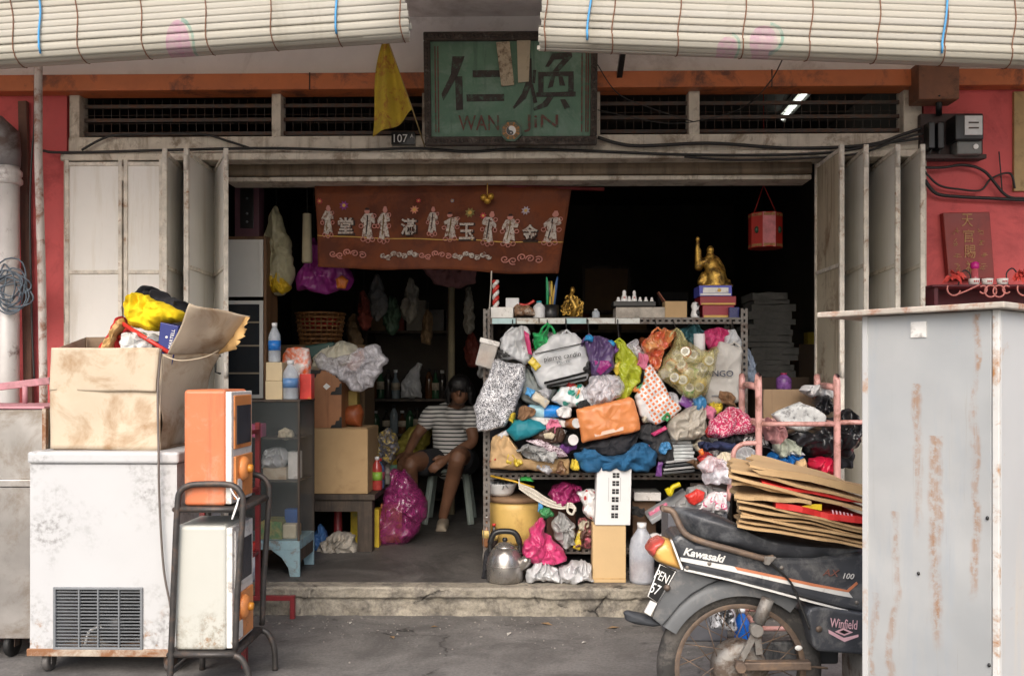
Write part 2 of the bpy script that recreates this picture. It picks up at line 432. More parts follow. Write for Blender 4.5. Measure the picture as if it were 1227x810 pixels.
# louvred window at the right edge
M_TAN = M("tan_window_frame", (.42, .29, .13), .6, 0, .2, 8, dirt=(.22, .14, .06), da=.35)
M_LOUVRE = M("smoky_louvre_glass", (.06, .07, .07), .15, 0, .2, 6)
wf = hp("window", MB().box(xw0 - .0, xw1, WY + .09, WY + .11, zw0, zw1), M_BLACK)
hp("frame", MB().box(xw0 - .005, xw0 + .062, WY - .02, WY + .1, zw0, zw1).box(xw0 + .062, xw1, WY - .018, WY + .1, zw0, zw0 + .05), M_TAN, wf, bev=.004)
for i in range(6):
    zz = zw0 + .07 + i * .1
    hp("louvre", MB().obox(((xw0 + xw1) / 2 + .03, WY + .03, zz + .03), (xw1 - xw0 - .07, .005, .11), (R(-22), 0, 0)), M_LOUVRE, wf)

# ---------------------------------------------------------------- folding steel doors
zd0, zd1 = FZ + .01, 2.487
def panel(root, a, b, mat, cols=1, ribs=(1.86,), flip=1, handle=False):
    a = Vector((a[0], a[1], 0)); b = Vector((b[0], b[1], 0)); d = (b - a).normalized(); n = Vector((d.y, -d.x, 0)) * flip; L = (b - a).length
    def P(t, o, z): return a + d * t + n * o + Vector((0, 0, z))
    def slab(t0, t1, o0, o1, z0, z1, mb):
        return mb.add([P(t, o, z) for t in (t0, t1) for o in (o0, o1) for z in (z0, z1)],
                      [(0, 1, 3, 2), (4, 6, 7, 5), (0, 4, 5, 1), (2, 3, 7, 6), (0, 2, 6, 4), (1, 5, 7, 3)])
    p = slab(.006, L - .006, -.003, .003, zd0, zd1, MB()).build("panel", mat, root)
    fr = MB(); w = .022
    slab(0, w, -.012, .012, zd0, zd1 + .012, fr); slab(L - w, L, -.012, .012, zd0, zd1 + .012, fr)
    slab(w, L - w, -.010, .010, zd0, zd0 + w, fr); slab(w, L - w, -.010, .010, zd1 - w, zd1, fr)
    fr.build("frame", M_RUST, p, bev=.002)
    for z in ribs:
        slab(w, L - w, -.012, .012, z - .011, z + .011, MB()).build("rib", M_RUST, p, bev=.003)
    for z in (.6, 1.3, 2.42):
        MB().cyl(P(L, 0, z - .04), P(L, 0, z + .04), .012, n=10).build("hinge", M_RUST, p)
    if handle:
        MB().tube([P(L * .75, .012, 1.28), P(L * .75, .04, 1.29), P(L * .75, .04, 1.37), P(L * .75, .012, 1.38)], .006, 8).build("handle", M_BLACK, p)
    return p
def plan(px, Y): q = at(px, 300, Y); return (q.x, q.y)
fd = thing("folding_door", "cream steel folding door folded open beside the drainpipe wall", "door", (at(170, 300, 5.2).x, 5.2, FZ))
panel(fd, plan(79, 5.2), plan(147, 5.195), M_STEEL, handle=False); panel(fd, plan(149, 5.195), plan(196, 5.2), M_STEEL)
zig = [plan(197, 4.93), plan(221, 5.4), plan(223, 4.93), plan(257, 5.42), plan(271, 4.93)]
for i in range(4): panel(fd, zig[i], zig[i + 1], M_STEEL, handle=(i == 3))
fd2 = thing("folding_door", "cream steel folding door folded open beside the red prayer plaque", "door", (at(1050, 300, 5.2).x, 5.2, FZ))
zig = [plan(978, 5.36), plan(1009, 4.92), plan(1006, 5.5), plan(1038, 4.92), plan(1040, 5.5), plan(1076, 4.92), plan(1074, 5.5), plan(1106, 4.92)]
for i in range(7): panel(fd2, zig[i], zig[i + 1], M_STEELB if i == 0 else M_STEEL, flip=-1, handle=(i == 0))

# ---------------------------------------------------------------- bamboo blinds
def blind_mat(name, spots):
    k = NT(name); geo = k.new("ShaderNodeNewGeometry"); oi = k.new("ShaderNodeObjectInfo")
    n = k.noise(1, 5, .6, 0, k.vec((3, 60, 60)))
    c = k.mix(n, srgb("d9d6cd"), srgb("bfbaad"))
    c = k.mix(k.math('MULTIPLY', oi.outputs["Random"], .3), c, srgb("c9c2ac"))
    c = k.mix(k.ramp(k.noise(2.5, 8, .7), [(.56, 0), (.70, .5)]), c, srgb("9a917c"))
    sp = k.new("ShaderNodeSeparateXYZ"); k.link(geo.outputs["Position"], sp.inputs[0])
    for (x, z, r, ex, col, inner) in spots:
        dx = k.math('DIVIDE', k.math('SUBTRACT', sp.outputs[0], x), r * ex); dz = k.math('DIVIDE', k.math('SUBTRACT', sp.outputs[2], z), r)
        d = k.math('SQRT', k.math('ADD', k.math('MULTIPLY', dx, dx), k.math('MULTIPLY', dz, dz)))
        f = k.math('LESS_THAN', d, 1)
        if inner: f = k.math('MULTIPLY', f, k.math('MULTIPLY', k.math('GREATER_THAN', d, inner), k.math('GREATER_THAN', dx, .1)))
        c = k.mix(k.math('MULTIPLY', f, k.ramp(k.noise(18, 6, .7), [(.35, .1), (.6, .7)])), c, col)
    k.set(Base_Color=c, Roughness=.6); k.bump(n, .2, .002)
    t = k.new("ShaderNodeBsdfTranslucent"); k.link(c, t.inputs[0]); mx = k.new("ShaderNodeMixShader"); mx.inputs[0].default_value = .45
    k.link(k.b.outputs[0], mx.inputs[1]); k.link(t.outputs[0], mx.inputs[2]); k.link(mx.outputs[0], k.out.inputs[0]); return k.m
PINKL, TEAL = (.62, .30, .47), (.03, .35, .27)
def sp(px, py, r, ex, col, inner=None):
    q = at(px, py, 3.3); return (q.x, q.z, r, ex, col, inner)
M_BLIND1 = blind_mat("bamboo_slat_left", [sp(213, 58, .10, .45, PINKL), sp(216, 50, .085, .6, TEAL, .82)])
M_BLIND2 = blind_mat("bamboo_slat_right", [sp(872, 58, .04, .9, PINKL), sp(876, 56, .05, .7, TEAL, .75), sp(915, 50, .055, .9, PINKL), sp(921, 46, .055, 1.0, TEAL, .8)])
M_THREAD = M("brown_blind_thread", (.17, .075, .04), .8); M_BLUE_ROPE = M("blue_nylon_rope", (.06, .28, .55), .6); M_BATTEN = M("blind_batten", (.55, .48, .33), .7)
def blind(label, x0, x1, zlow, tilt, mat, ropes, threads):
    root = local_thing("bamboo_blind", label, "blind", ((x0 + x1) / 2, 3.3, zlow))
    root.rotation_euler = (0, tilt, 0); L = x1 - x0
    prof = []; s = .0255; n_up = int((3.02 - zlow) / s)
    r0 = .052
    for i in range(n_up): z = 3.02 - zlow - i * s; prof.append((0.0 + .004 * math.sin(i * .9), z, 0))
    prof = [p for p in prof if p[1] > r0]
    ang = 0; r = r0
    while ang < 5.2:
        prof.append((r0 - r * math.cos(ang), r0 - r * math.sin(ang), ang)); ang += s / r * .95; r -= .0018
    me = None; slats = []
    for i, (y, z, a) in enumerate(prof):
        if me is None:
            o = MB().sheet(lambda u, v: ((u - .5) * L, -.0012 * math.cos((v - .5) * 2.2), (v - .5) * .0249), 12, 3, .0018).build("slat", mat, root, loc=None)
            me = o.data
        else:
            o = bpy.data.objects.new("slat", me); COL.objects.link(o); o.parent = root
        o.location = (random.uniform(-.006, .006), y, z); o.rotation_euler = (a + random.uniform(-.09, .09), random.uniform(-.0016, .0016), 0)
    path = [(y - .004 * math.cos(a), z - .004 * math.sin(a)) for y, z, a in prof]
    for t in threads:
        x = t - (x0 + x1) / 2
        MB().tube([(x + .004 * math.sin(i * .8), y, z) for i, (y, z) in enumerate(path)], .0022, 6).build("thread", M_THREAD, root)
    for t in ropes:
        x = t - (x0 + x1) / 2
        MB().tube([(x + .006 * math.sin(i * .5), y - .006, z) for i, (y, z) in enumerate(path[:len(path) - 8])], .004, 6).build("rope", M_BLUE_ROPE, root)
    MB().box(-L / 2, L / 2, .012, .03, 2.99 - zlow, 3.03 - zlow).build("batten", M_BATTEN, root)
    for t in (-.4, 0, .4): MB().cyl((t * L, .02, 3.02 - zlow), (t * L, .02 - .1, 3.25 - zlow), .004, n=6).build("hanger", M_CABLE, root)
    return root
bx = lambda px: at(px, 50, 3.3).x
blind("bamboo slat blind rolled up above the yellow flag and cream transom", bx(-190), bx(490), at(245, 57, 3.3).z - .03, -.059, M_BLIND1,
      [bx(51), bx(406)], [bx(p) for p in (-60, 18, 95, 172, 249, 327, 405, 482)])
blind("bamboo slat blind rolled up above the electric meter and green signboard", bx(645), bx(1420), at(936, 56, 3.3).z - .045, .045, M_BLIND2,
      [bx(704), bx(1129)], [bx(p) for p in (652, 733, 812, 890, 970, 1051, 1132, 1213, 1290)])

# ================================================================ things on the front wall
def smooth_path(pts, n=8):
    P = [Vector(p) for p in pts]; out = []
    for i in range(len(P) - 1):
        p0, p1, p2, p3 = P[max(i - 1, 0)], P[i], P[i + 1], P[min(i + 2, len(P) - 1)]
        for k in range(n):
            t = k / n
            out.append(.5 * ((2 * p1) + (p2 - p0) * t + (2 * p0 - 5 * p1 + 4 * p2 - p3) * t * t + (3 * p1 - p0 - 3 * p2 + p3) * t ** 3))
    out.append(P[-1]); return out
def pxpath(pts, Y, n=8): return smooth_path([at(p[0], p[1], p[2] if len(p) > 2 else Y) for p in pts], n)
def cable(name, label, pts, Y, r, mat=None, cat="cable", n=8, group=None):
    return tag(MB().tube(pxpath(pts, Y, n), r, 6).build(name, mat or M_CABLE), label, cat, group)

# --- green signboard
SGY = 5.13; sgo = at(612, 172, SGY); SS = FPX / SGY
sign = local_thing("signboard", "green shop signboard with faded brush characters reading WAN JIN", "sign", sgo)
sign.rotation_euler = (R(7), 0, 0)
def sg(zx, zy): px = 500 + zx / 5.226; py = 30 + zy / 5.226; return ((px - 612) / SS, (172 - py) / SS)
M_GREEN = M("faded_green_paint", (.12, .225, .155), .7, 0, .22, 4, .3, 50, dirt=(.18, .28, .215), da=.42, ds=6, streak=(.07, .125, .09), sa=.30)
M_CARVE = M("grimy_carved_frame", (.055, .042, .034), .8, 0, .4, 20, .5, 70, dirt=(.14, .12, .10), da=.33, ds=22)
M_BRUSH = M("flaked_dark_lettering", (.05, .04, .036), .8, 0, .4, 25, .3, 90, dirt=(.08, .14, .10), da=.36, ds=30)
M_BRUSHR = M("flaked_red_lettering", (.16, .06, .05), .8, 0, .4, 25, .3, 90, dirt=(.055, .15, .095), da=.38, ds=30)
W2, H2 = .475, .585
MB().box(-W2, W2, 0, .03, 0, H2).build("board", M_GREEN, sign)
fr = MB()
for args in ((-W2 - .004, W2 + .004, -.03, .034, -.012, .035), (-W2 - .004, W2 + .004, -.03, .034, H2 - .035, H2 + .012)): fr.box(*args)
fr.box(-W2 - .004, -W2 + .032, -.029, .033, .035, H2 - .035).box(W2 - .032, W2 + .004, -.029, .033, .035, H2 - .035)
f_ = fr.build("frame", M_CARVE, sign, bev=.006)
cv = MB()
for i in range(44):
    x = -W2 + .01 + i * (2 * W2 - .02) / 43
    for z in (.012, H2 - .012): cv.ball((x, -.03, z + .004 * math.sin(i * 1.9)), (.012, .006, .010), 8, 5)
for i in range(24):
    z = .04 + i * (H2 - .08) / 23
    for x in (-W2 + .014, W2 - .014): cv.ball((x, -.03, z), (.009, .006, .012), 8, 5)
cv.build("carving", M_CARVE, f_)
for x in (-.418, -.402, .395, .418, .43):
    MB().box(x - .0035, x + .0035, -.003, .002, .06, H2 - .06).build("border_line", M_BRUSHR, sign)
def strokes(name, polys, mat):
    b = MB()
    for p in polys: b.prism([(sg(*q)[0], -.0045, sg(*q)[1]) for q in p], (0, .006, 0))
    return b.build(name, mat, sign)
strokes("lettering", [[(225, 215), (300, 215), (255, 330), (165, 480), (155, 440), (215, 320)], [(240, 335), (285, 335), (288, 535), (245, 540)],
    [(350, 300), (540, 300), (540, 340), (350, 342)], [(310, 445), (545, 443), (545, 485), (312, 487)]], M_BRUSH)
strokes("lettering", [[(690, 230), (715, 230), (718, 380), (680, 470), (605, 535), (600, 522), (655, 440), (685, 360)], [(705, 385), (725, 385), (752, 495), (728, 500)],
    [(725, 300), (745, 300), (738, 380), (722, 378)], [(845, 200), (962, 195), (968, 222), (885, 308), (846, 308), (908, 236), (856, 238), (822, 282), (800, 280)],
    [(757, 312), (790, 312), (790, 434), (757, 434)], [(790, 312), (976, 310), (976, 337), (790, 338)], [(944, 338), (977, 338), (977, 431), (944, 431)],
    [(838, 340), (862, 340), (848, 400), (815, 410)], [(882, 340), (908, 340), (925, 395), (890, 395)], [(745, 435), (990, 432), (990, 460), (745, 462)],
    [(812, 464), (852, 464), (812, 520), (732, 546), (726, 530), (782, 500)], [(893, 478), (925, 476), (955, 527), (922, 537)]], M_BRUSH)
for body, zx, zy, w, h in (("WAN", 385, 617, 252, 92), ("JiN", 775, 622, 212, 104)):
    c = sg(zx, zy); text("lettering", body, .1, (c[0], -.004, c[1]), M_BRUSHR, sign, .002, w=w / 5.226 / SS, h=h / 5.226 / SS)
M_PAPERO = M("stained_old_paper", (.50, .42, .30), .9, 0, .2, 12, .2, 60, dirt=(.16, .11, .07), da=.42, ds=20)
M_PAPERO2 = M("yellowed_paper", (.50, .43, .31), .9, 0, .12, 9, dirt=(.25, .19, .12), da=.33, ds=9)
for poly, mt in (([(497, 135), (580, 130), (608, 390), (528, 398)], M_PAPERO), ([(625, 112), (710, 110), (698, 372), (632, 376)], M_PAPERO2)):
    tag(MB().prism([Vector((sgo.x, sgo.y, sgo.z)) + Matrix.Rotation(R(7), 3, 'X') @ Vector((sg(*q)[0], -.016, sg(*q)[1])) for q in poly], (0, .008, 0)).build("paper_strip", mt),
        "brown speckled paper strip stuck on green signboard" if mt is M_PAPERO else "plain yellowed paper strip stuck on green signboard", "paper strip")
# bagua mirror
bc = sg(588, 672); bg = Vector(sgo) + Matrix.Rotation(R(7), 3, 'X') @ Vector((bc[0], -.034, bc[1]))
bagua = thing("bagua_plaque", "small octagonal plaque with yin yang disc on signboard's lower edge", "plaque", bg)
def octo(r, y0, y1, n=8, rot=R(22.5)): return MB().prism([bg + Vector((r * math.cos(2 * math.pi * i / n + rot), y0, r * math.sin(2 * math.pi * i / n + rot))) for i in range(n)], (0, y1 - y0, 0))
M_DGREEN = M("dark_green_lacquer", (.02, .07, .035), .4); M_OCHRE = M("ochre_lacquer", (.42, .17, .04), .5, 0, .3, 40); M_WHITE = M("white_enamel", (.78, .77, .74), .4, 0, .04); M_BLK = M("black_enamel", (.012, .012, .012), .35)
octo(.062, -.004, .014).build("rim", M_DGREEN, bagua); octo(.050, -.007, -.003).build("face", M_OCHRE, bagua)
tri = MB()
for i in range(8):
    a = i * math.pi / 4
    for rr in (.033, .038, .043):
        c = bg + Vector((rr * math.cos(a), -.008, rr * math.sin(a))); t = Vector((-math.sin(a), 0, math.cos(a)))
        for s0, s1 in (((-.011, -.002), (.002, .011)) if (i + int(rr * 1000)) % 2 else ((-.011, .011),)):
            tri.bar(c + t * s0, c + t * s1, .003, .002, (0, 1, 0))
tri.build("trigram", M_DGREEN, bagua)
octo(.027, -.009, -.006, 28).build("yin_yang_disc", M_WHITE, bagua)
yy = [(.026 * math.cos(a), .026 * math.sin(a)) for a in [math.pi / 2 + math.pi * i / 14 for i in range(15)]] + [(.013 * math.cos(a), -.013 + .013 * math.sin(a)) for a in [-math.pi / 2 + math.pi * i / 10 for i in range(1, 11)]] + [(-.013 * math.cos(a), .013 + .013 * math.sin(a)) for a in [-math.pi / 2 + math.pi * i / 10 for i in range(1, 10)]]
MB().prism([bg + Vector((x, -.0105, z)) for x, z in yy], (0, .002, 0)).build("yin_half", M_BLK, bagua)
MB().lathe([(.0035, -.012), (.0035, -.0095)], bg + Vector((0, 0, -.013)), 10, 'y').lathe([(.0035, -.0125), (.0035, -.0085)], bg + Vector((0, 0, .013)), 10, 'y').build("yang_dot", M_WHITE, bagua)

# --- yellow flag
M_FLAG = M("mustard_flag_cloth", (.50, .36, .035), .85, 0, .2, 6, .3, 90, dirt=(.34, .11, .03), da=.36, ds=14)
fl = thing("flag", "mustard yellow prayer flag drooping from a stick beside the signboard", "flag", at(508, 174, 5.2))
def flagf(u, v):
    Lx = [458, 454, 449, 446, 443, 442][min(5, int(v * 5))]; 
    t = v; left = at(460 - 18 * t ** .8 - 3 * math.sin(t * 5), 46 + 116 * t, 5.0); right = at(464 + 31 * t, 46 + 88 * t + 24 * 0, 5.0)
    p = left.lerp(right, u); p.y += .035 * math.sin(u * 9 + t * 2) * (.25 + t) + .1 * t * 0
    p.z -= .045 * t * math.sin(u * math.pi * .9) * (1 - u); return p
MB().sheet(flagf, 26, 40, .002).build("cloth", M_FLAG, fl)
MB().tube([at(509, 176, 5.21), at(495, 134, 5.02), at(463, 44, 4.99)], .004, 6).build("stick", M("bamboo_stick", (.42, .30, .12), .6), fl)
# --- house number
pl = at(483, 173, 5.19); npl = thing("number_plate", "small black house number plate with white digits below the transom", "plate", pl)
a0, a1 = at(469, 173, 5.19), at(497, 158, 5.19)
MB().box(a0.x, a1.x, 5.19, 5.235, a0.z, a1.z).build("plate", M_BLK, npl)
text("lettering", "107", .05, at(480, 166, 5.187), M_WHITE, npl, .001, w=.078, h=.045); text("lettering", "A", .02, at(493.5, 163, 5.187), M_WHITE, npl, .001, w=.016, h=.02)

# --- cables over the lintel
for lab, pts, Y, r in (
    ("thin black cable clipped along the whole cream lintel", [(52, 181), (90, 183), (300, 178), (420, 180), (500, 178), (560, 182), (620, 179), (700, 181), (840, 186), (980, 184), (1060, 172), (1104, 166)], 5.185, .008),
    ("thick black cable sagging below the right transom windows", [(716, 165), (760, 175), (850, 172), (950, 178), (1040, 174), (1080, 162), (1104, 154)], 5.2, .010),
    ("black cable looping over the left transom sill", [(98, 180), (130, 164), (170, 161), (240, 161), (275, 170), (300, 178)], 5.2, .007),
    ("black cable dipping across the lintel beside the meter board", [(820, 188), (880, 192), (960, 190), (1030, 184), (1075, 168), (1106, 160)], 5.17, .007),
    ("thin wire hanging from the blind to the right transom", [(945, 54, 3.4), (925, 95, 4.3), (897, 125, 5.1), (860, 140, 5.15), (800, 148, 5.2), (716, 132, 5.2)], 5.2, .003),
    ("thin wire from the signboard corner down to the transom mullion", [(716, 78), (740, 112), (780, 130), (830, 146)], 5.12, .003),
    ("bundle cable curving under the electric meter on the pink wall", [(1108, 201), (1130, 201), (1155, 198), (1180, 206), (1205, 234), (1227, 238), (1260, 240)], 5.2, .008),
    ("black cable drooping under the meter board to the window", [(1108, 206), (1125, 222), (1150, 227), (1175, 228), (1188, 214), (1210, 208), (1216, 226)], 5.21, .006),
    ("heavy cable run along the pink wall above the plaque", [(1108, 216), (1122, 232), (1150, 236), (1190, 238), (1227, 240), (1270, 241)], 5.205, .010),
    ("short black wire standing on the pink wall by the window", [(1197, 182), (1199, 205), (1201, 232)], 5.215, .004)):
    cable("cable", lab, pts, Y, r)
# iron strut under the soffit
tag(MB().bar(at(749, 46, 4.95), at(742, 92, 5.17), .03, .03).build("iron_strut", M_BLK), "black iron strut between soffit and orange beam by the signboard", "strut")

# --- junction box, meter board
M_BROWNBOX = M("brown_painted_box", (.20, .085, .045), .65, 0, .2, 8, .2, 60, dirt=(.10, .05, .03), da=.36, ds=9)
a0, a1 = at(1101, 119, 5.06), at(1150, 74, 5.06)
jb = thing("junction_box", "square brown junction box mounted over the orange beam", "junction box", ((a0.x + a1.x) / 2, 5.1, a0.z))
MB().box(a0.x, a1.x, 5.06, 5.2, a0.z, a1.z).build("case", M_BROWNBOX, jb, bev=.006)
for (sx, sz) in ((.5, .08), (.5, .92)): MB().ball((a0.x + (a1.x - a0.x) * sx, 5.058, a0.z + (a1.z - a0.z) * sz), .006, 8, 6).build("screw", M_BLK, jb)
MB().cyl(at(1125, 119, 5.12), at(1125, 138, 5.18), .017, n=12).build("conduit", M_BLK, jb)
M_MBOARD = M("dark_meter_board", (.055, .035, .032), .7, 0, .35, 9, .3, 40)
a0, a1 = at(1103, 192, 5.2), at(1178, 136, 5.2)
mbd = thing("meter_board", "dark wooden board carrying an electric meter and fuses", "electric meter", ((a0.x + a1.x) / 2, 5.22, a0.z))
MB().box(a0.x, a1.x, 5.2, 5.252, a0.z, a1.z).build("backboard", M_MBOARD, mbd, bev=.005)
MB().box(a0.x + .004, a1.x - .004, 5.15, 5.2, a0.z - .004, a0.z + .02).build("ledge", M_MBOARD, mbd, bev=.003)
b0, b1 = at(1145, 168, 5.08), at(1179, 137, 5.08)
mt = MB().box(b0.x, b1.x, 5.08, 5.2, b0.z, b1.z).build("meter", M_BLK, mbd, bev=.008)
c0, c1 = at(1156, 162, 5.076), at(1177, 139, 5.076)
MB().box(c0.x, c1.x, 5.074, 5.081, c0.z, c1.z).build("dial_face", M("meter_dial", (.62, .63, .62), .4, 0, .1, 30), mt)
for k in (.32, .6): MB().box(c0.x + .02, c1.x - .02, 5.072, 5.075, c0.z + (c1.z - c0.z) * k, c0.z + (c1.z - c0.z) * k + .008).build("dial_line", M_BAR, mt)
b0, b1 = at(1147, 185, 5.11), at(1177, 168, 5.11)
t2 = MB().box(b0.x, b1.x, 5.11, 5.2, b0.z, b1.z).build("terminal_cover", M("grey_bakelite", (.16, .16, .15), .4), mbd, bev=.008)
MB().lathe([(.014, -.006), (.014, 0)], at(1169, 176, 5.11), 16, 'y').build("seal", M_WHITE, t2)
for px in (1117, 1128):
    q0, q1 = at(px - 4, 178, 5.13), at(px + 4, 146, 5.13)
    MB().box(q0.x, q1.x, 5.13, 5.2, q0.z, q1.z).build("fuse", M_BLK, mbd, bev=.006)
    MB().tube(pxpath([(px, 178, 5.16), (px - 3, 185, 5.16), (px + 3, 192, 5.18)], 5.16), .006, 6).build("wire", M_CABLE, mbd)

# --- plaque and altar shelf
M_PLAQ = M("red_lacquer_plaque", (.24, .030, .022), .5, 0, .15, 4, dirt=(.15, .02, .015), da=.35, ds=4)
M_GOLDP = M("worn_gold_paint", (.40, .22, .08), .6, 0, .3, 30, dirt=(.24, .03, .022), da=.36, ds=40)
pq = thing("prayer_plaque", "red prayer plaque with three columns of gold characters on pink wall", "plaque", at(1162, 334, 5.2))
PQ = [at(*q, 5.2) for q in ((1130, 255), (1186, 254), (1192, 334), (1137, 335))]
MB().prism(PQ[::-1], (0, .045, 0)).build("board", M_PLAQ, pq, bev=.004)
def pqp(u, v): return PQ[0].lerp(PQ[1], u).lerp(PQ[3].lerp(PQ[2], u), v) + Vector((0, -.003, 0))
for i, ch in enumerate("天官賜福"): text("lettering", ch, .07, pqp(.5, .12 + i * .235), M_GOLDP, pq, .001, w=.062, h=.072)
for u, s in ((.22, "招財進寶"), (.78, "萬事如意")):
    for i in range(4):                                   # too worn to read: only brush marks are left
        c_ = pqp(u, .29 + i * .175); b_ = MB(); rr = random.Random(i * 7 + int(u * 10))
        for j in range(5): a_ = rr.choice((0, 0, 1.5, .9, -.9)); p_ = c_ + Vector((rr.uniform(-.012, .012), 0, rr.uniform(-.018, .018))); d_ = Vector((math.cos(a_), 0, math.sin(a_))) * rr.uniform(.007, .015); b_.bar(p_ - d_, p_ + d_, .0035, .001, (0, 1, 0))
        b_.build("brush_mark", M_GOLDP, pq)
M_DRED = M("dark_red_shelf", (.10, .012, .018), .6, 0, .25, 8); M_PINKIRON = M("pink_painted_iron", (.62, .22, .19), .5, 0, .2, 20, dirt=(.35, .12, .08), da=.35, ds=20)
shz = at(1160, 341, 5.0).z; x0, x1 = at(1117, 341, 5.0).x, at(1290, 341, 5.0).x
sh = thing("altar_shelf", "narrow dark red altar shelf with pink iron scrollwork under the plaque", "shelf", ((x0 + x1) / 2, 5.1, shz - .1))
MB().box(x0, x1, 5.0, WY, shz - .012, shz).build("board", M_DRED, sh, bev=.003)
MB().box(x0 + .02, x1, 5.2, WY, shz - .12, shz - .012).build("backing", M_DRED, sh)
MB().box(x0 + .02, x0 + .04, 5.02, 5.2, shz - .12, shz - .012).build("bracket", M_DRED, sh)
def scroll(c, r, a0, a1, n=18): return [at(c[0] + r * math.cos(a0 + (a1 - a0) * i / n), c[1] + r * math.sin(a0 + (a1 - a0) * i / n), 4.985) for i in range(n + 1)]
for gx in (1192, 1276):
    for pth in (scroll((gx - 5, 349), 7, 0, 2 * math.pi), scroll((gx + 5, 349), 7, 0, 2 * math.pi), scroll((gx - 14, 347), 4.5, -2.4, 2.6), scroll((gx + 14, 347), 4.5, -.7, -5.7), [at(gx - 18, 341, 4.985), at(gx - 35, 349, 4.985), at(gx - 45, 353, 4.985)], scroll((gx - 49, 346), 8, .3, 3.6)):
        MB().tube(pth, .0045, 6).build("scroll", M_PINKIRON, sh)
M_CUP = M("glazed_white_cup", (.80, .76, .72), .2, 0, .05); M_CUPR = M("red_cup_motif", (.45, .03, .03), .3)
for i, px in enumerate((1167, 1183, 1201)):
    q = atz(px, 5.03, shz)
    cu = thing("offering_cup", ["small white offering cup below the plaque's pink candle", "small white offering cup between two others on the altar shelf", "small white offering cup nearest the louvred window on altar shelf"][i], "cup", q, "offering cups on the altar shelf")
    MB().lathe([(.018, 0), (.026, .004), (.030, .034), (.027, .034), (.022, .008), (0, .008)], q, 20).build("bowl", M_CUP, cu)
    for a in (-1.9, -1.57, -1.2): MB().ball(q + Vector((.0285 * math.cos(a), .0285 * math.sin(a), .018)), (.004, .003, .006), 6, 5).build("motif", M_CUPR, cu)
q = atz(1168, 5.08, shz); cd = thing("altar_candle", "pink topped red glass candle on the altar shelf", "candle", q)
MB().lathe([(.018, 0), (.02, .01), (.018, .095), (0, .095)], q, 16).build("glass", M("red_votive_glass", (.50, .10, .12), .2), cd)
MB().lathe([(.016, .09), (.022, .10), (.022, .125), (.012, .132), (0, .132)], q, 16).build("cap", M("magenta_plastic", (.55, .01, .22), .35), cd)
M_REDFL = M("red_silk_petal", (.62, .06, .045), .7, 0, .3, 20)
for i, px in enumerate((1140, 1222)):
    q = atz(px, 5.03, shz); fw = thing("silk_flower", "red silk flower bundle on altar shelf " + ("by the folding door" if i == 0 else "by the louvred window"), "flower", q)
    for j in range(22):
        a = random.uniform(0, 6.28); e = random.uniform(-.2, 1.3); rr = random.uniform(.05, .085); c = q + Vector((0, -.02, .04))
        tip = c + Vector((rr * math.cos(a) * math.cos(e), -abs(rr * math.sin(a)) * .5, rr * math.sin(e) * .8 - .03)); mid = c.lerp(tip, .6) + Vector((0, 0, .015))
        w = Vector((-math.sin(a), .2, math.cos(a))) * .016
        MB().add([c, mid + w, tip, mid - w, mid + Vector((0, -.004, .004))], [(0, 1, 4), (1, 2, 4), (2, 3, 4), (3, 0, 4)], True).build("petal", M_REDFL, fw)
    MB().tube(pxpath([(px + 8, 342), (px + 14, 325), (px + 22, 328), (px + 24, 342)] if i == 0 else [(px - 14, 342), (px - 16, 328), (px - 8, 322), (px + 2, 336)], 5.04), .004, 6).build("wire", M_CABLE, fw)

# --- drainpipe, poles by the left wall
M_PIPE = M("white_painted_iron_pipe", (.62, .60, .58), .45, .1, .1, 6, .2, 50, dirt=(.12, .06, .05), da=.27, ds=7, streak=(.40, .37, .34), sa=.33)
PY = 5.1; top = at(9, 178, PY); base = Vector((top.x, PY, 0.154))
dp = thing("drainpipe", "white cast iron drainpipe with elbow and grey wire coil on red wall", "pipe", base)
MB().cyl(base, at(10, 185, PY), .058, n=24).build("pipe", M_PIPE, dp)
MB().lathe([(.060, 0), (.074, .01), (.074, .03), (.064, .045), (.072, .055), (.072, .075), (.060, .09)], at(10, 222, PY), 24).build("collar", M_PIPE, dp)
MB().lathe([(.060, 0), (.072, .01), (.072, .05), (.062, .06), (.070, .07), (.070, .085), (.060, .1)], at(10, 342, PY), 24).build("collar", M_PIPE, dp)
q = at(9, 168, PY)
MB().tube([at(10, 200, PY), at(10, 185, PY), q + Vector((0, -.02, .02)), q + Vector((-.03, -.03, .05)), q + Vector((-.22, -.03, .06))], [.062, .066, .075, .078, .07], 20).build("elbow", M("grey_iron_elbow", (.20, .19, .19), .55, .2, .2, 8, dirt=(.09, .06, .05), da=.4), dp)
M_TIMB = M("reddish_timber", (.13, .065, .045), .8, 0, .3, 8, .3, 50, streak=(.06, .03, .025), sa=.42)
tag(MB().bar(atz(39, 5.18, FZ), at(28, 122, 5.22), .05, .03, (0, 1, 0)).build("timber_plank", M_TIMB, bev=.003), "brown timber plank leaning on the red wall behind the drainpipe", "plank")
tag(MB().tube([atz(52, 5.0, FZ), at(52, 470, 5.0), at(50, 330, 5.0), at(46, 190, 5.0), at(46, 70, 5.0), Vector((at(46, 60, 5.0).x, 5.0, zc))], .021, 12).build("pole", M("flaking_white_pole", (.55, .50, .46), .6, 0, .15, 8, .2, 50, dirt=(.24, .10, .055), da=.42, ds=9)), "thin flaking white pole rising past the folding door to the soffit", "pole")
cable("cable", "thin dark wire running down beside the flaking pole", [(42, 72), (41, 150), (38, 190), (36, 260), (38, 380), (41, 455)], 5.08, .006)
M_WIREG = M("grey_blue_wire", (.10, .13, .16), .5)
wc = thing("wire_coil", "coil of grey wire hooked round the white drainpipe", "wire", at(12, 380, 5.0))
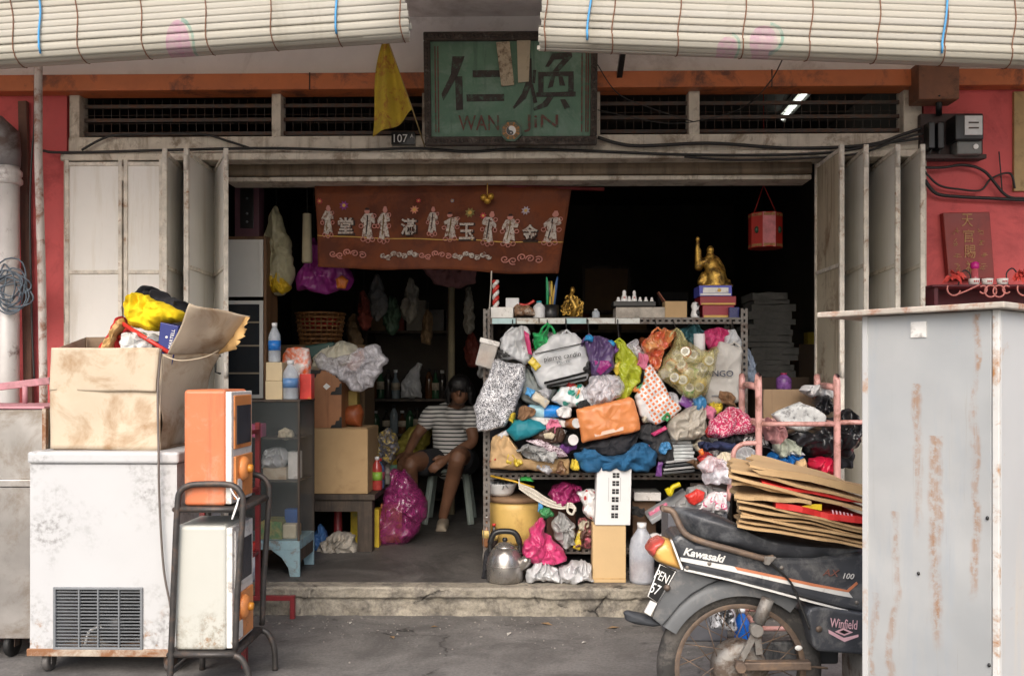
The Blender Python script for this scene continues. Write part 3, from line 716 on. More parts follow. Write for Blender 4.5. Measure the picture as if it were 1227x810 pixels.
for i in range(11):
    cx, cy = 12 + random.uniform(-6, 6), 348 + random.uniform(-8, 10); rx, ry = random.uniform(10, 22), random.uniform(12, 34)
    MB().tube([at(cx + rx * math.cos(t) + 2 * math.sin(3 * t + i), cy + ry * math.sin(t), 5.0 + random.uniform(-.02, .01)) for t in [2 * math.pi * j / 20 for j in range(20)]], .0045, 6, closed=True).build("loop", M_WIREG, wc)
# --- lit fluorescent tube in the room
lp0, lp1 = at(938, 142, 7.1), at(968, 108, 6.1)
tl = thing("tube_lamp", "lit fluorescent tube seen through the right transom", "lamp", lp0)
tm = NT("lit_tube"); tm.set(Base_Color=(.9, .9, .9)); tm.b.inputs["Emission Color"].default_value = (.95, 1, .92, 1); tm.b.inputs["Emission Strength"].default_value = 1.3
MB().bar(lp0 + Vector((.03, 0, .055)), lp1 + Vector((.03, 0, .055)), .09, .05).build("fitting", M("lamp_fitting_white", (.6, .6, .56), .5), tl)
MB().cyl(lp0, lp1, .016, n=12).build("tube", tm.m, tl)
for q in (lp0, lp1): MB().cyl(q + Vector((.01, 0, -.03)), q + Vector((.03, 0, .06)), .012, n=8).build("socket", M_WHITE, tl)
MB().cyl(lp0.lerp(lp1, .5) + Vector((.03, 0, .08)), Vector((lp0.lerp(lp1, .5).x + .03, lp0.lerp(lp1, .5).y, zc - .02)), .008, n=8).build("hanger", M_BLK, tl)

# ================================================================ street side: freezer, carts, machines, cabinet, motorcycle
def scuffed(name, base, grime, rust, rz=.16):
    """enamel with local scuffs, runs below them and rust spots along its foot"""
    k = NT(name); patch = k.ramp(k.noise(3.1, 4, .55), [(.47, 0), (.60, 1)]); speck = k.ramp(k.noise(38, 6, .7), [(.46, 0), (.62, 1)])
    c = k.mix(k.noise(5, 3), [x * .95 for x in base], [min(1, x * 1.04) for x in base])
    c = k.mix(k.math('MULTIPLY', k.math('MULTIPLY', patch, speck), .8), c, grime)
    c = k.mix(k.math('MULTIPLY', k.ramp(k.noise(1, 6, .65, 0, k.vec((24, 24, .9))), [(.56, 0), (.70, .5)]), patch), c, [x * .8 for x in grime])
    sp = k.new("ShaderNodeSeparateXYZ"); k.link(k.tc.outputs["Object"], sp.inputs[0]); foot = k.ramp(sp.outputs[2], [(rz, 1), (rz + .16, 0)])
    c = k.mix(k.math('MULTIPLY', foot, k.ramp(k.noise(26, 8, .75), [(.54, 0), (.66, .9)])), c, rust)
    k.set(Base_Color=c, Roughness=k.ramp(speck, [(0, .36), (1, .6)])); k.bump(k.noise(2.5, 2, .4), .25, .02); return k.m
M_FRZ = scuffed("white_freezer_enamel", (.47, .475, .48), (.22, .215, .21), (.26, .13, .05))
M_RUSTY = M("rusted_base_plate", (.42, .36, .29), .8, 0, .2, 12, .4, 60, dirt=(.22, .10, .045), da=.48, ds=6)
M_GREYP = M("grey_plastic_grille", (.16, .17, .18), .5, 0, .1, 10)
M_CAST = M("grey_castor_metal", (.15, .14, .135), .6, .4, .3, 20, dirt=(.10, .06, .04), da=.45)
FY = 3.86; f0 = at(36, 780, FY); f1 = at(212, 541, FY); zb = at(120, 786, FY).z; zl = at(120, 541, FY).z
fz = thing("chest_freezer", "scuffed white chest freezer with grey grille on castors", "freezer", ((f0.x + f1.x) / 2, 4.1, 0))
g0, g1 = at(66, 776, FY), at(170, 705, FY); zt = at(120, 556, FY).z
def fp(n, mb, mt, par=fz, **k): return mb.build(n, mt, par, **k)
body = fp("body", MB().box(f0.x, f1.x, FY + .24, 4.42, zb, zt), M_FRZ, bev=.008)
fp("front_panel", MB().box(f0.x, g0.x, FY, FY + .241, zb + .03, zt).box(g1.x, f1.x, FY, FY + .241, zb + .03, zt).box(g0.x, g1.x, FY, FY + .24, g1.z, zt).box(g0.x, g1.x, FY, FY + .02, zb + .03, g0.z), M_FRZ)
fp("lid", MB().box(f0.x - .006, f1.x + .012, FY - .015, 4.44, zt + .003, zl), M_FRZ, bev=.012, seg=3)
fp("base_plate", MB().box(f0.x - .012, f1.x + .01, FY - .008, 4.4, zb, zb + .032), M_RUSTY, bev=.004)
fp("compartment", MB().box(g0.x + .01, g1.x - .01, FY + .2, FY + .235, g0.z, g1.z), M_BLK)
fp("compressor", MB().lathe([(0, 0), (.07, .01), (.085, .05), (.08, .11), (.04, .14), (0, .145)], (g0.x * .4 + g1.x * .6, FY + .12, zb + .033), 18), M_BLK)
fp("hose", MB().tube(pxpath([(102, 772, 3.93), (108, 755, 3.92), (125, 752, 3.92), (133, 765, 3.92)], 3.9), .006, 6), M_WHITE)
gr = fp("grille", MB().box(g0.x - .006, g0.x + .006, FY - .008, FY + .012, g0.z - .006, g1.z + .006).box(g1.x - .006, g1.x + .006, FY - .008, FY + .012, g0.z - .006, g1.z + .006)
        .box(g0.x, g1.x, FY - .0078, FY + .012, g1.z - .005, g1.z + .0058).box(g0.x, g1.x, FY - .0078, FY + .012, g0.z - .0058, g0.z + .005), M_GREYP, bev=.003)
ns = 18; s0 = None
for i in range(1, ns):
    z = g0.z + (g1.z - g0.z) * i / ns
    if s0 is None: s0 = fp("grille_slat", MB().obox(((g0.x + g1.x) / 2, FY + .002, z), (g1.x - g0.x - .01, .007, .0034), (R(12), 0, 0)), M_GREYP, gr); z0_ = z
    else: clone(s0, "grille_slat", gr, (0, 0, z - z0_))
for k in (.28, .5, .74): fp("grille_rib", MB().box(g0.x + (g1.x - g0.x) * k - .003, g0.x + (g1.x - g0.x) * k + .003, FY - .006, FY + .01, g0.z, g1.z), M_GREYP, gr)
def castor(par, x, y, z, r=.042, name="castor", mt=None):
    c = MB().box(x - .03, x + .03, y - .03, y + .03, z - .008, z + .002).box(x - .022, x - .018, y - .02, y + .02, r * .8, z - .008).box(x + .018, x + .022, y - .02, y + .02, r * .8, z - .008).build(name, M_CAST, par)
    MB().lathe([(r * .6, -.014), (r * .95, -.013), (r, -.006), (r, .006), (r * .95, .013), (r * .6, .014)], (x, y, r), 20, 'x').build("wheel", mt or M_CAST, c)
for x in (f0.x + .05, f1.x - .05):
    for y in (FY + .06, 4.3): castor(fz, x, y, zb)
cable("power_cord", "dark power cord hanging down the freezer front from the carton", [(193, 418, 3.9), (189, 470, 3.9), (190, 538, 3.83), (191, 600, 3.835), (196, 680, 3.835), (204, 725, 3.835), (208, 760, 3.8), (206, 812, 3.75)], 3.84, .005, M("brown_cord", (.12, .10, .09), .6), "cord")

# --- stainless steel cart at the left edge
M_INOX = M("dull_stainless", (.42, .40, .38), .36, .75, .18, 3, .1, 20, dirt=(.30, .26, .22), da=.42, ds=3)
M_PINKW = M("faded_pink_board", (.46, .22, .25), .7, 0, .2, 8, dirt=(.30, .16, .17), da=.35)
CY = 4.05; c0, c1 = at(-120, 762, CY), at(52, 584, CY); ctop = at(30, 490, CY).z; zcb = at(20, 765, CY).z
ct = thing("steel_cart", "stainless steel hawker cart beside the white freezer", "cart", ((c0.x + c1.x) / 2, 4.3, 0))
MB().box(c0.x, c1.x - .02, CY, 4.55, zcb, c1.z).build("lower_cabinet", M_INOX, ct, bev=.004)
MB().box(c0.x, c1.x - .005, CY - .012, 4.57, c1.z + .003, c1.z + .036).build("rail", M_INOX, ct, bev=.004)
MB().box(c0.x, c1.x - .004, CY + .004, 4.55, c1.z + .036, ctop - .004).build("upper_panel", M_INOX, ct, bev=.003)
MB().box(c1.x - .004, c1.x + .012, CY - .004, CY + .02, c1.z, ctop + .002).build("corner_post", M_RUSTY, ct)
MB().box(c0.x, c1.x + .006, CY - .004, 4.56, ctop, ctop + .012).build("top_board", M_PINKW, ct, bev=.003)
q = at(15, 777, 4.12)
for x in (q.x, q.x - .45):
    for y in (4.12, 4.5): castor(ct, x, y, zcb, .058, "castor", M_BLACK)
tag(MB().bar(at(-120, 478, 4.42), at(61, 456, 4.5), .04, .035).build("pink_rail", M_PINKW, bev=.003), "faded pink wooden rail lying above the steel cart", "rail")
for px in (-90, 32): pass
MB_ = MB().cyl(at(30, 461, 4.47) - Vector((0, 0, .005)), Vector((at(30, 461, 4.47).x, 4.47, ctop + .012)), .012, n=10)
o_ = MB_.build("rail_prop", M_PINKW); tag(o_, "short pink prop under the wooden rail on the steel cart", "prop")
tag(MB().cyl(at(-70, 471, 4.44), Vector((at(-70, 471, 4.44).x, 4.44, ctop + .012)), .012, n=10).build("rail_prop", M_PINKW), "pink prop holding the rail's far end over the steel cart", "prop")

# --- torn carton on the freezer
def card_mat(name, a, b, stain, da=.35, ds=3):
    k = NT(name); n = k.noise(4, 6, .6); st = k.noise(ds, 7, .65, .5); w = k.new("ShaderNodeTexWave"); w.inputs["Scale"].default_value = 85; w.inputs["Distortion"].default_value = 1
    k.link(k.vec(), w.inputs["Vector"])
    c = k.mix(k.ramp(n, [(.3, 0), (.7, 1)]), a, b); t = .5 + (.5 - da) * .55; c = k.mix(k.ramp(st, [(t - .06, 0), (t + .12, .8)]), c, stain)
    k.set(Base_Color=c, Roughness=.85); k.bump(k.math('ADD', k.math('MULTIPLY', w.outputs["Fac"], .25), n), .25, .003); return k.m
M_CARDW = card_mat("bleached_carton", (.47, .385, .28), (.56, .475, .36), (.27, .15, .06), .44, 5)
M_CARDG = card_mat("grey_carton", (.40, .33, .24), (.50, .42, .32), (.24, .145, .07), .42, 6)
M_KRAFT = card_mat("kraft_carton", (.42, .275, .135), (.52, .35, .18), (.30, .18, .08), .28, 4)
M_KRAFTD = card_mat("torn_carton_edge", (.48, .29, .11), (.58, .37, .15), (.25, .13, .05), .4, 12)
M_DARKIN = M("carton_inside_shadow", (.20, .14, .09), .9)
BY = 3.93; zl2 = zl + .001
b0, b1 = at(60, 538, BY), at(193, 417, BY)
cb = thing("torn_carton", "torn stained carton heaped with clothes on the white freezer", "carton", ((b0.x + b1.x) / 2, 4.1, zl2))
def quadsheet(c00, c10, c01, c11, nz=.006, fr=5, nu=24, nv=20, th=.005, edge=None, sd=0):
    P = [at(*c) for c in (c00, c10, c01, c11)]
    def f(u, v):
        p = P[0].lerp(P[1], u).lerp(P[2].lerp(P[3], u), v)
        d = nz * noise.noise(p * fr + Vector((sd, 0, 0)))
        p = p + Vector((d * .5, d * 1.5, d * .5))
        if edge: p = p + (P[1] - P[0]).normalized() * edge * max(0, u - .8) * 5 * noise.noise(Vector((v * 14, sd, 0)))
        return p
    return MB().sheet(f, nu, nv, th)
quadsheet((60, 538, BY), (193, 539, BY), (61, 420, BY), (193, 418, BY), .010, 4).build("front_side", M_CARDW, cb)
quadsheet((59, 468, BY - .006), (187, 469, BY - .010), (61, 417, BY - .008), (190, 417, BY - .008), .008, 6).build("front_flap", M_CARDW, cb)
quadsheet((193, 539, BY + .002), (222, 533, 4.32), (193, 424, BY + .002), (262, 424, 4.22), .022, 7).build("right_side", M_CARDG, cb)
quadsheet((200, 424, BY), (263, 425, 4.2), (227, 363, 3.9), (299, 379, 4.08), .02, 7, edge=.03).build("torn_flap", M_CARDG, cb)
quadsheet((262, 424, 4.2), (285, 418, 4.1), (280, 378, 4.12), (300, 380, 4.05), .02, 14, 12, 16, edge=.05, sd=4).build("torn_end", M_KRAFTD, cb)
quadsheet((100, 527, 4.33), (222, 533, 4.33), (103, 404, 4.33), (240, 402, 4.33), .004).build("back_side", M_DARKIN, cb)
quadsheet((60, 538, BY + .003), (100, 527, 4.32), (61, 420, BY + .003), (103, 404, 4.32), .004).build("left_side", M_CARDW, cb)
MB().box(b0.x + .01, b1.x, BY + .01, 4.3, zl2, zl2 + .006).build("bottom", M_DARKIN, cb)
MB().tube(pxpath([(192, 424, 3.91), (215, 432, 3.92), (245, 428, 4.0), (262, 420, 4.15)], 4), .003, 6).build("string", M("jute_string", (.50, .42, .30), .9), cb)
# contents
M_YEL = M("yellow_cotton", (.78, .56, .005), .85, 0, .08, 6, .3, 120); M_BLACKCLOTH = M("black_cotton", (.018, .018, .022), .9, 0, .3, 8, .3, 120)
M_REDPL = M("red_plastic", (.52, .035, .025), .35, 0, .12, 10); M_CLEAR = M("cloudy_clear_plastic", (.62, .62, .60), .25, 0, .2, 14, .5, 30)
M_NAVY = M("navy_gift_box", (.012, .022, .16), .4, 0, .08, 6); M_REDCLOTH = M("red_cotton", (.45, .02, .02), .85, 0, .2, 8, .3, 120)
weld(tag(blob([(152, 392), (200, 418), (200, 480), (120, 500), (110, 430), (146, 376)], 4.15, .22, .012, 12, seed=21).build("red_cloth", M_REDCLOTH), "red cloth under the yellow cloth in the torn carton", "cloth"))
weld(tag(blob([(148, 366), (150, 358), (166, 354), (186, 358), (205, 366), (222, 374), (219, 382), (200, 386), (190, 392), (184, 397), (176, 397), (165, 391), (155, 384), (148, 376)], 4.08, .17, .020, 13, 3, seed=2).build("yellow_cloth", M_YEL), "folded yellow cloth on top of the torn carton", "cloth"))
weld(tag(blob([(158, 358), (172, 342), (180, 341), (182, 348), (200, 352), (222, 362), (224, 378), (214, 380), (196, 372), (180, 362)], 4.18, .19, .022, 13, 3, seed=5).build("black_cloth", M_BLACKCLOTH), "black cloth crumpled behind the yellow cloth in torn carton", "cloth"))
weld(tag(blob([(146, 402), (160, 398), (184, 400), (194, 408), (192, 420), (180, 430), (150, 426)], 4.05, .12, .015, 25, seed=8).build("plastic_wrap", M_CLEAR), "crumpled clear plastic wrap inside the red rack", "plastic wrap"))
rk = thing("red_rack", "red plastic rack sticking out of the torn carton", "rack", at(170, 425, 4.0))
for a, b in (((147, 388, 4.02), (203, 423, 3.97)), ((143, 403, 4.05), (178, 424, 3.98)), ((139, 408, 4.08), (170, 424, 4.0)), ((147, 388, 4.02), (137, 402, 4.1)), ((137, 402, 4.1), (138, 425, 4.08)), ((134, 416, 4.06), (156, 432, 4.0))):
    MB().tube([at(*a), at(*b)], .010, 10).build("bar", M_REDPL, rk)
weld(tag(blob([(118, 432), (124, 412), (136, 392), (148, 380), (150, 386), (140, 404), (132, 424), (130, 440), (118, 440)], 4.03, .05, .012, 22, seed=3).build("paper_scrap", M_KRAFTD), "twisted brown paper scrap at the torn carton's corner", "paper"))
nb0 = at(204, 405, 3.99)
nb = thing("gift_box", "navy blue gift box standing in the torn carton", "box", nb0 - Vector((0, 0, .2)))
PB = [at(*q, 3.985) for q in ((192, 386), (214, 391), (205, 440), (187, 436))]
MB().prism(PB[::-1], (.02, .1, 0)).build("case", M_NAVY, nb, bev=.003)
text("lettering", "MARTELL", .03, at(205.5, 406, 3.982), M_WHITE, nb, .0005, (R(90), R(-78), 0), w=.085, h=.014)
MB().ball(at(199.5, 404, 3.983), (.006, .001, .005), 8, 5).build("emblem", M_WHITE, nb)

# --- coin machines on a tube rack
M_TUBE = M("dark_rack_tube", (.06, .055, .052), .5, .4, .25, 20, .15, 60, dirt=(.12, .08, .06), da=.35, ds=20)
M_ORANGE = M("faded_orange_enamel", (.60, .17, .07), .5, 0, .08, 3, .12, 30, dirt=(.52, .25, .15), da=.38, ds=6, streak=(.42, .115, .05), sa=.33)
M_ORANGE2 = M("orange_machine_panel", (.70, .26, .08), .4, 0, .12, 8, dirt=(.30, .12, .05), da=.33, ds=10)
M_IVORY = scuffed("ivory_machine_enamel", (.47, .47, .425), (.24, .21, .16), (.26, .13, .05), .04)
M_KNOB = M("amber_knob", (.60, .24, .03), .3); M_TRIMW = M("white_machine_trim", (.70, .68, .64), .4, 0, .1, 20, dirt=(.30, .27, .24), da=.33, ds=18)
HY = 3.6
rt = thing("rack_trolley", "dark tube rack trolley holding two coin machines", "trolley", at(245, 840, HY) * 1)
hoop = [(203, 838), (206, 760), (210, 660), (213, 603), (216, 589), (225, 582), (240, 580), (268, 580), (281, 583), (289, 592), (291, 606), (288, 660), (284, 720), (282, 778)]
hp_ = smooth_path([at(x, y, HY - .02) for x, y in hoop], 4); hp_[0].z = .0
dY = Vector((.0, .36, 0)); hp2 = [p + dY for p in hp_]
MB().tube(hp_, .0125, 10).build("hoop", M_TUBE, rt); MB().tube(hp2, .0125, 10).build("hoop", M_TUBE, rt)
zsh1, zsh2 = at(250, 606, HY).z, at(250, 779, HY).z
for zz, (pa, pb) in ((zsh1, (212, 291)), (zsh2, (205, 283))):
    xa, xb = at(pa, 600, HY).x, at(pb, 600, HY).x
    MB().tube([(xa, HY - .02, zz - .012), (xb, HY - .02, zz - .012), (xb, HY + .34, zz - .012), (xa, HY + .34, zz - .012)], .012, 8, closed=True).build("shelf_frame", M_TUBE, rt)
    MB().box(xa, xb, HY - .015, HY + .335, zz - .012, zz - .002).build("shelf_plate", M_TUBE, rt)
    if zz == zsh2:
        for yy in (HY - .02, HY + .34):
            MB().tube(smooth_path([(xb, yy, zz - .012), (xb + .03, yy, zz - .03), (xb + .055, yy, zz - .09), (xb + .06, yy, .0)], 6), .0125, 10).build("foot", M_TUBE, rt)
MB().tube([hp_[0] + Vector((0, 0, .1)), hp2[0] + Vector((0, 0, .1))], .011, 8).build("cross_bar", M_TUBE, rt)
def coin_machine(label, p0, p1, mat, z0, z1, window):
    a, b = at(p0, 500, HY), at(p1, 500, HY); x0, x1 = a.x, b.x; y0, y1 = HY, HY + .28
    r = thing("coin_machine", label, "vending machine", ((x0 + x1) / 2, HY + .14, z0))
    MB().box(x0, x1 - .016, y0, y1, z0, z1).build("case", mat, r, bev=.014, seg=3)
    MB().box(x1 - .018, x1 + .006, y0 + .006, y1 - .006, z0 + .006, z1 - .008).build("front_rim", M_TRIMW, r, bev=.004)
    h = z1 - z0
    MB().box(x1 + .004, x1 + .016, y0 + .03, y1 - .03, z0 + .02, z0 + h * .42).build("coin_panel", M_ORANGE2, r, bev=.004)
    w_ = MB().box(x1 + .004, x1 + .012, y0 + .03, y1 - .03, z0 + h * .48, z0 + h * .95).build("display_panel", M_ORANGE2 if window else M_TRIMW, r, bev=.004)
    MB().box(x1 + .011, x1 + .015, y0 + .05, y1 - .05, z0 + h * .52, z0 + h * .86).build("window", M("machine_window", (.06, .06, .07), .15), w_)
    kn = MB().lathe([(.05, .012), (.05, .022), (.04, .034), (.026, .038), (0, .038)], (x1 + .004, (y0 + y1) / 2 - .03, z0 + h * .30), 22, 'x').build("dial", M_ORANGE2, r)
    MB().lathe([(.018, .034), (.016, .054), (0, .056)], (x1 + .004, (y0 + y1) / 2 - .03, z0 + h * .30), 16, 'x').build("knob", M_KNOB, kn)
    MB().box(x1 + .014, x1 + .019, y0 + .05, y0 + .1, z0 + .03, z0 + .10).build("coin_plate", M_TRIMW, r)
coin_machine("faded orange coin machine on the rack's upper shelf", 220, 275, M_ORANGE, zsh1, at(250, 467, HY).z, True)
coin_machine("ivory coin machine on the rack's lower shelf", 209, 276, M_IVORY, zsh2, at(250, 630, HY).z, False)
tag(MB().tube(pxpath([(276, 585), (280, 592), (285, 600), (282, 612), (278, 622), (283, 606), (287, 596)], HY - .036), .003, 6).build("string", M_WHITE), "white string knotted on the rack trolley's hoop", "string")
# --- red stand
M_REDST = M("red_stand_paint", (.20, .018, .022), .5, 0, .2, 12, .2, 60, dirt=(.10, .03, .025), da=.33, ds=14)
rs = thing("red_stand", "dark red steel stand with two L shaped feet behind the coin machines", "stand", (at(330, 742, 4.78).x - .1, 4.4, 0))
xs1 = at(348, 742, 4.78).x; xp = at(309, 700, 4.78).x
for yy in (4.78, 3.97):
    MB().box(xp - .14, xs1, yy - .012, yy + .012, .095, .12).build("foot_bar", M_REDST, rs, bev=.002)
    MB().box(xs1, xs1 + .024, yy - .013, yy + .013, 0, .121).build("foot", M_REDST, rs, bev=.002)
    MB().box(xp - .142, xp - .118, yy - .013, yy + .013, 0, .121).build("foot", M_REDST, rs, bev=.002)
    MB().box(xp - .012, xp + .012, yy - .012, yy + .012, .12, at(309, 506, 4.78).z).build("post", M_REDST, rs, bev=.002)
for zz in (.35, .68, .98):
    MB().box(xp - .010, xp + .010, 3.982, 4.768, zz - .01, zz + .01).build("side_bar", M_REDST, rs, bev=.002)

# --- grey metal cabinet at the right edge
A = at(1195, 450, 2.2); B = at(1035, 450, 2.457); A.z = B.z = 0
e1 = (B - A).normalized(); e2 = Vector((-e1.y, e1.x, 0)) * -1
if e2.y < 0: e2 = -e2
L1 = (B - A).length; L2 = .52
def cq(u, v, z): return A + e1 * u + e2 * v + Vector((0, 0, z))
k = NT("rust_streaked_galvanised")
n1 = k.noise(2.2, 6, .6); c = k.mix(k.ramp(n1, [(.35, 0), (.65, 1)]), (.35, .36, .36), (.43, .432, .422))
dt = k.new("ShaderNodeVectorMath", operation='DOT_PRODUCT'); k.link(k.tc.outputs["Object"], dt.inputs[0]); dt.inputs[1].default_value = e1
un = k.math('ADD', k.math('ADD', dt.outputs["Value"], L1 / 2), k.math('MULTIPLY', k.math('SUBTRACT', k.noise(4, 4), .5), .09)); sz_ = k.new("ShaderNodeSeparateXYZ"); k.link(k.tc.outputs["Object"], sz_.inputs[0])
speck = k.ramp(k.noise(46, 7, .75), [(.42, 0), (.55, 1)]); run = k.noise(1, 7, .7, .2, k.vec((16, 16, 1.1))); tot = None
for u_, w_, z0_, z1_, am in ((.050, .012, .72, 1.42, 1), (.150, .022, .58, 1.12, .9), (.195, .014, .85, 1.25, .7), (.260, .012, .40, .92, .7), (.31, .010, .3, .7, .5)):
    band = k.ramp(k.math('ABSOLUTE', k.math('DIVIDE', k.math('SUBTRACT', un, u_), w_)), [(.35, 1), (1.0, 0)]); zz = k.math('MULTIPLY', k.ramp(sz_.outputs[2], [(z0_, 0), (z0_ + .08, 1)]), k.ramp(k.math('SUBTRACT', 2.0, sz_.outputs[2]), [(2 - z1_ - .02, 0), (2 - z1_ + .1, 1)]) if False else k.math('LESS_THAN', sz_.outputs[2], z1_))
    f_ = k.math('MULTIPLY', k.math('MULTIPLY', band, zz), am); tot = f_ if tot is None else k.math('MAXIMUM', tot, f_)
rm = k.math('MULTIPLY', k.math('MULTIPLY', tot, k.ramp(run, [(.40, 0), (.58, 1)])), k.math('ADD', k.math('MULTIPLY', speck, .75), .15))
c = k.mix(k.ramp(k.noise(1.4, 7, .7, .3, k.vec((5, 5, 1.0))), [(.54, 0), (.66, .55)]), c, (.33, .36, .39))
c = k.mix(k.ramp(k.noise(1, 8, .75, .2, k.vec((60, 60, 1.5))), [(.60, 0), (.68, .5)]), c, (.30, .27, .23))
c = k.mix(rm, c, (.30, .125, .025))
k.set(Base_Color=c, Roughness=k.ramp(n1, [(.3, .4), (.7, .6)]), Metallic=.1); k.bump(k.noise(3.0, 2, .4), .6, .04); M_GALV = k.m
M_GALV2 = M("pale_cabinet_sheet", (.48, .48, .47), .45, 0, .05, 3, dirt=(.40, .20, .08), da=.24, ds=5, streak=(.55, .50, .43), sa=.3)  # front panel and seam coloured paler than the side panel
M_FLAKE = M("flaking_counter_edge", (.44, .39, .33), .7, 0, .15, 12, .5, 40, dirt=(.30, .12, .06), da=.42, ds=16)
ztp = at(1195, 371, 2.2).z
mc = thing("metal_cabinet", "tall rust streaked grey metal cabinet in front of the motorcycle", "cabinet", cq(L1 / 2, L2 / 2, 0))
def cbox(u0, u1, v0, v1, z0, z1): return MB().add([cq(u, v, z) for u in (u0, u1) for v in (v0, v1) for z in (z0, z1)], [(0, 1, 3, 2), (4, 6, 7, 5), (0, 4, 5, 1), (2, 3, 7, 6), (0, 2, 6, 4), (1, 5, 7, 3)])
cbox(0.012, L1, 0, L2, .1, ztp).build("side_panel", M_GALV, mc, bev=.004)
cbox(-.004, .0115, .012, L2 - .004, .1, ztp).build("front_panel", M_GALV2, mc, bev=.003)
cbox(-.006, .010, -.004, .008, .1, ztp).build("corner_angle", M("rust_spotted_angle", (.58, .57, .54), .5, 0, .1, 8, dirt=(.36, .17, .06), da=.36, ds=14), mc, bev=.002)
cbox(-.03, L1 + .118, -.035, L2 + .03, ztp + .001, ztp + .016).build("counter_top", M_FLAKE, mc, bev=.003)
cbox(L1, L1 + .01, .01, .03, ztp - .3, ztp).build("bracket", M_GALV, mc)
for u in (.03, L1 - .03):
    for v in (.03, L2 - .03): cbox(u - .02, u + .02, v - .02, v + .02, 0, .101).build("foot", M_FLAKE, mc)
for (u, z) in ((.19, .77), (.022, .93), (.018, .58)): MB().ball(cq(u, -.002, z), (.004, .004, .005), 8, 6).build("bolt", M_BLK, mc)
for z in (.45, 1.1): cbox(L1 - .004, L1 + .006, .02, .09, z - .035, z + .035).build("hinge", M_FLAKE, mc)
cbox(L1 - .012, L1 + .002, -.003, .004, .1, ztp).build("seam", M_GALV2, mc)
cbox(.17, .21, -.003, .001, ztp - .06, ztp - .02).build("paper_patch", M_TRIMW, mc)

# --- motorcycle
BKY = 3.14
def bk(px, py, dy=0): return at(px, py, BKY) + Vector((0, dy, 0))
bike = thing("motorcycle", "black old motorcycle with striped tail loaded with flattened cartons", "motorcycle", (bk(885, 793).x + .55, BKY, 0))
M_BBLK = M("dusty_black_paint", (.040, .043, .050), .42, 0, .3, 6, .06, 60, dirt=(.13, .13, .13), da=.38, ds=10, coat=.15)
M_SEAT = M("worn_seat_vinyl", (.040, .043, .050), .5, 0, .3, 7, .25, 90, dirt=(.13, .135, .14), da=.42, ds=6)
M_TYRE = M("dusty_tyre_rubber", (.035, .033, .031), .85, 0, .3, 10, .4, 60, dirt=(.10, .09, .08), da=.42, ds=10)
M_RIM = M("rusted_rim", (.15, .11, .085), .6, .4, .3, 20, .2, 80, dirt=(.22, .15, .10), da=.4, ds=20)
M_ALU = M("dirty_aluminium", (.24, .225, .205), .6, .35, .25, 14, .2, 60, dirt=(.11, .08, .06), da=.46, ds=14)
M_SILV = M("silver_stripe", (.66, .65, .62), .4, 0, .1, 12, dirt=(.3, .28, .26), da=.27, ds=14); M_STRO = M("orange_stripe", (.55, .20, .10), .4, 0, .15, 12)
M_GFEN = M("grey_dusty_fender", (.10, .105, .11), .5, 0, .2, 7, .1, 60, dirt=(.17, .165, .16), da=.4, ds=8)
M_AMB = M("amber_lens", (.66, .37, .10), .3, 0, .1, 6, coat=.4); M_REDL = M("red_lens", (.46, .07, .055), .3, 0, .1, 6, coat=.4)
WC = bk(885, 793); WC.z = .279; RW = .279
def wheel(c, front=False):
    w = MB().lathe([(RW - .062, -.022), (RW - .045, -.034), (RW - .02, -.032), (RW - .004, -.018), (RW, 0), (RW - .004, .018), (RW - .02, .032), (RW - .045, .034), (RW - .062, .022), (RW - .062, -.022)], c, 56, 'y').build("wheel", M_TYRE, bike)
    tr = MB()
    for i in range(64):
        a = 2 * math.pi * i / 64
        for s in (-1, 1):
            d = Vector((math.cos(a), 0, math.sin(a))); t = Vector((-math.sin(a), 0, math.cos(a)))
            p = c + d * (RW - .006); tr.bar(p + Vector((0, s * .002, 0)), p - d * .014 + Vector((0, s * .030, 0)) + t * .008, .009, .006, d)
    tr.build("tread", M_TYRE, w)
    MB().lathe([(RW - .075, -.020), (RW - .058, -.025), (RW - .056, -.022), (RW - .068, -.012), (RW - .068, .012), (RW - .056, .022), (RW - .058, .025), (RW - .075, .020), (RW - .075, -.020)], c, 56, 'y').build("rim", M_RIM, w)
    hb = MB().lathe([(.0, -.055), (.035, -.055), (.06, -.052), (.088, -.045), (.092, -.03), (.092, .03), (.06, .05), (0, .05)], c, 30, 'y').build("hub", M_ALU, w)
    for i in range(32):
        a = 2 * math.pi * i / 32; off = .5 if i % 2 else -.5; s = -1 if (i // 2) % 2 else 1
        p0 = c + Vector((.088 * math.cos(a + off), s * .03, .088 * math.sin(a + off))); p1 = c + Vector(((RW - .07) * math.cos(a), s * .004, (RW - .07) * math.sin(a)))
        MB().tube([p0, p1], .0018, 5).build("spoke", M_RIM, w)
    MB().cyl(c + Vector((0, -.09, 0)), c + Vector((0, .09, 0)), .009, n=10).build("axle", M_RIM, w)
    return w
wheel(WC)
fwc = WC + Vector((1.19, .0, 0)); wheel(fwc)
def bp(n, mb, mt, par=bike, **k): return mb.build(n, mt, par, **k)
def poly(pts, y0, y1): return MB().prism([at(x, y, BKY + y0) for x, y in pts], (0, y1 - y0, 0))
def zc8(L): return [(745 + x / 6.229, 630 + y / 6.229) for x, y in L]
def zc3(L): return [(740 + x / 3, 540 + y / 3) for x, y in L]
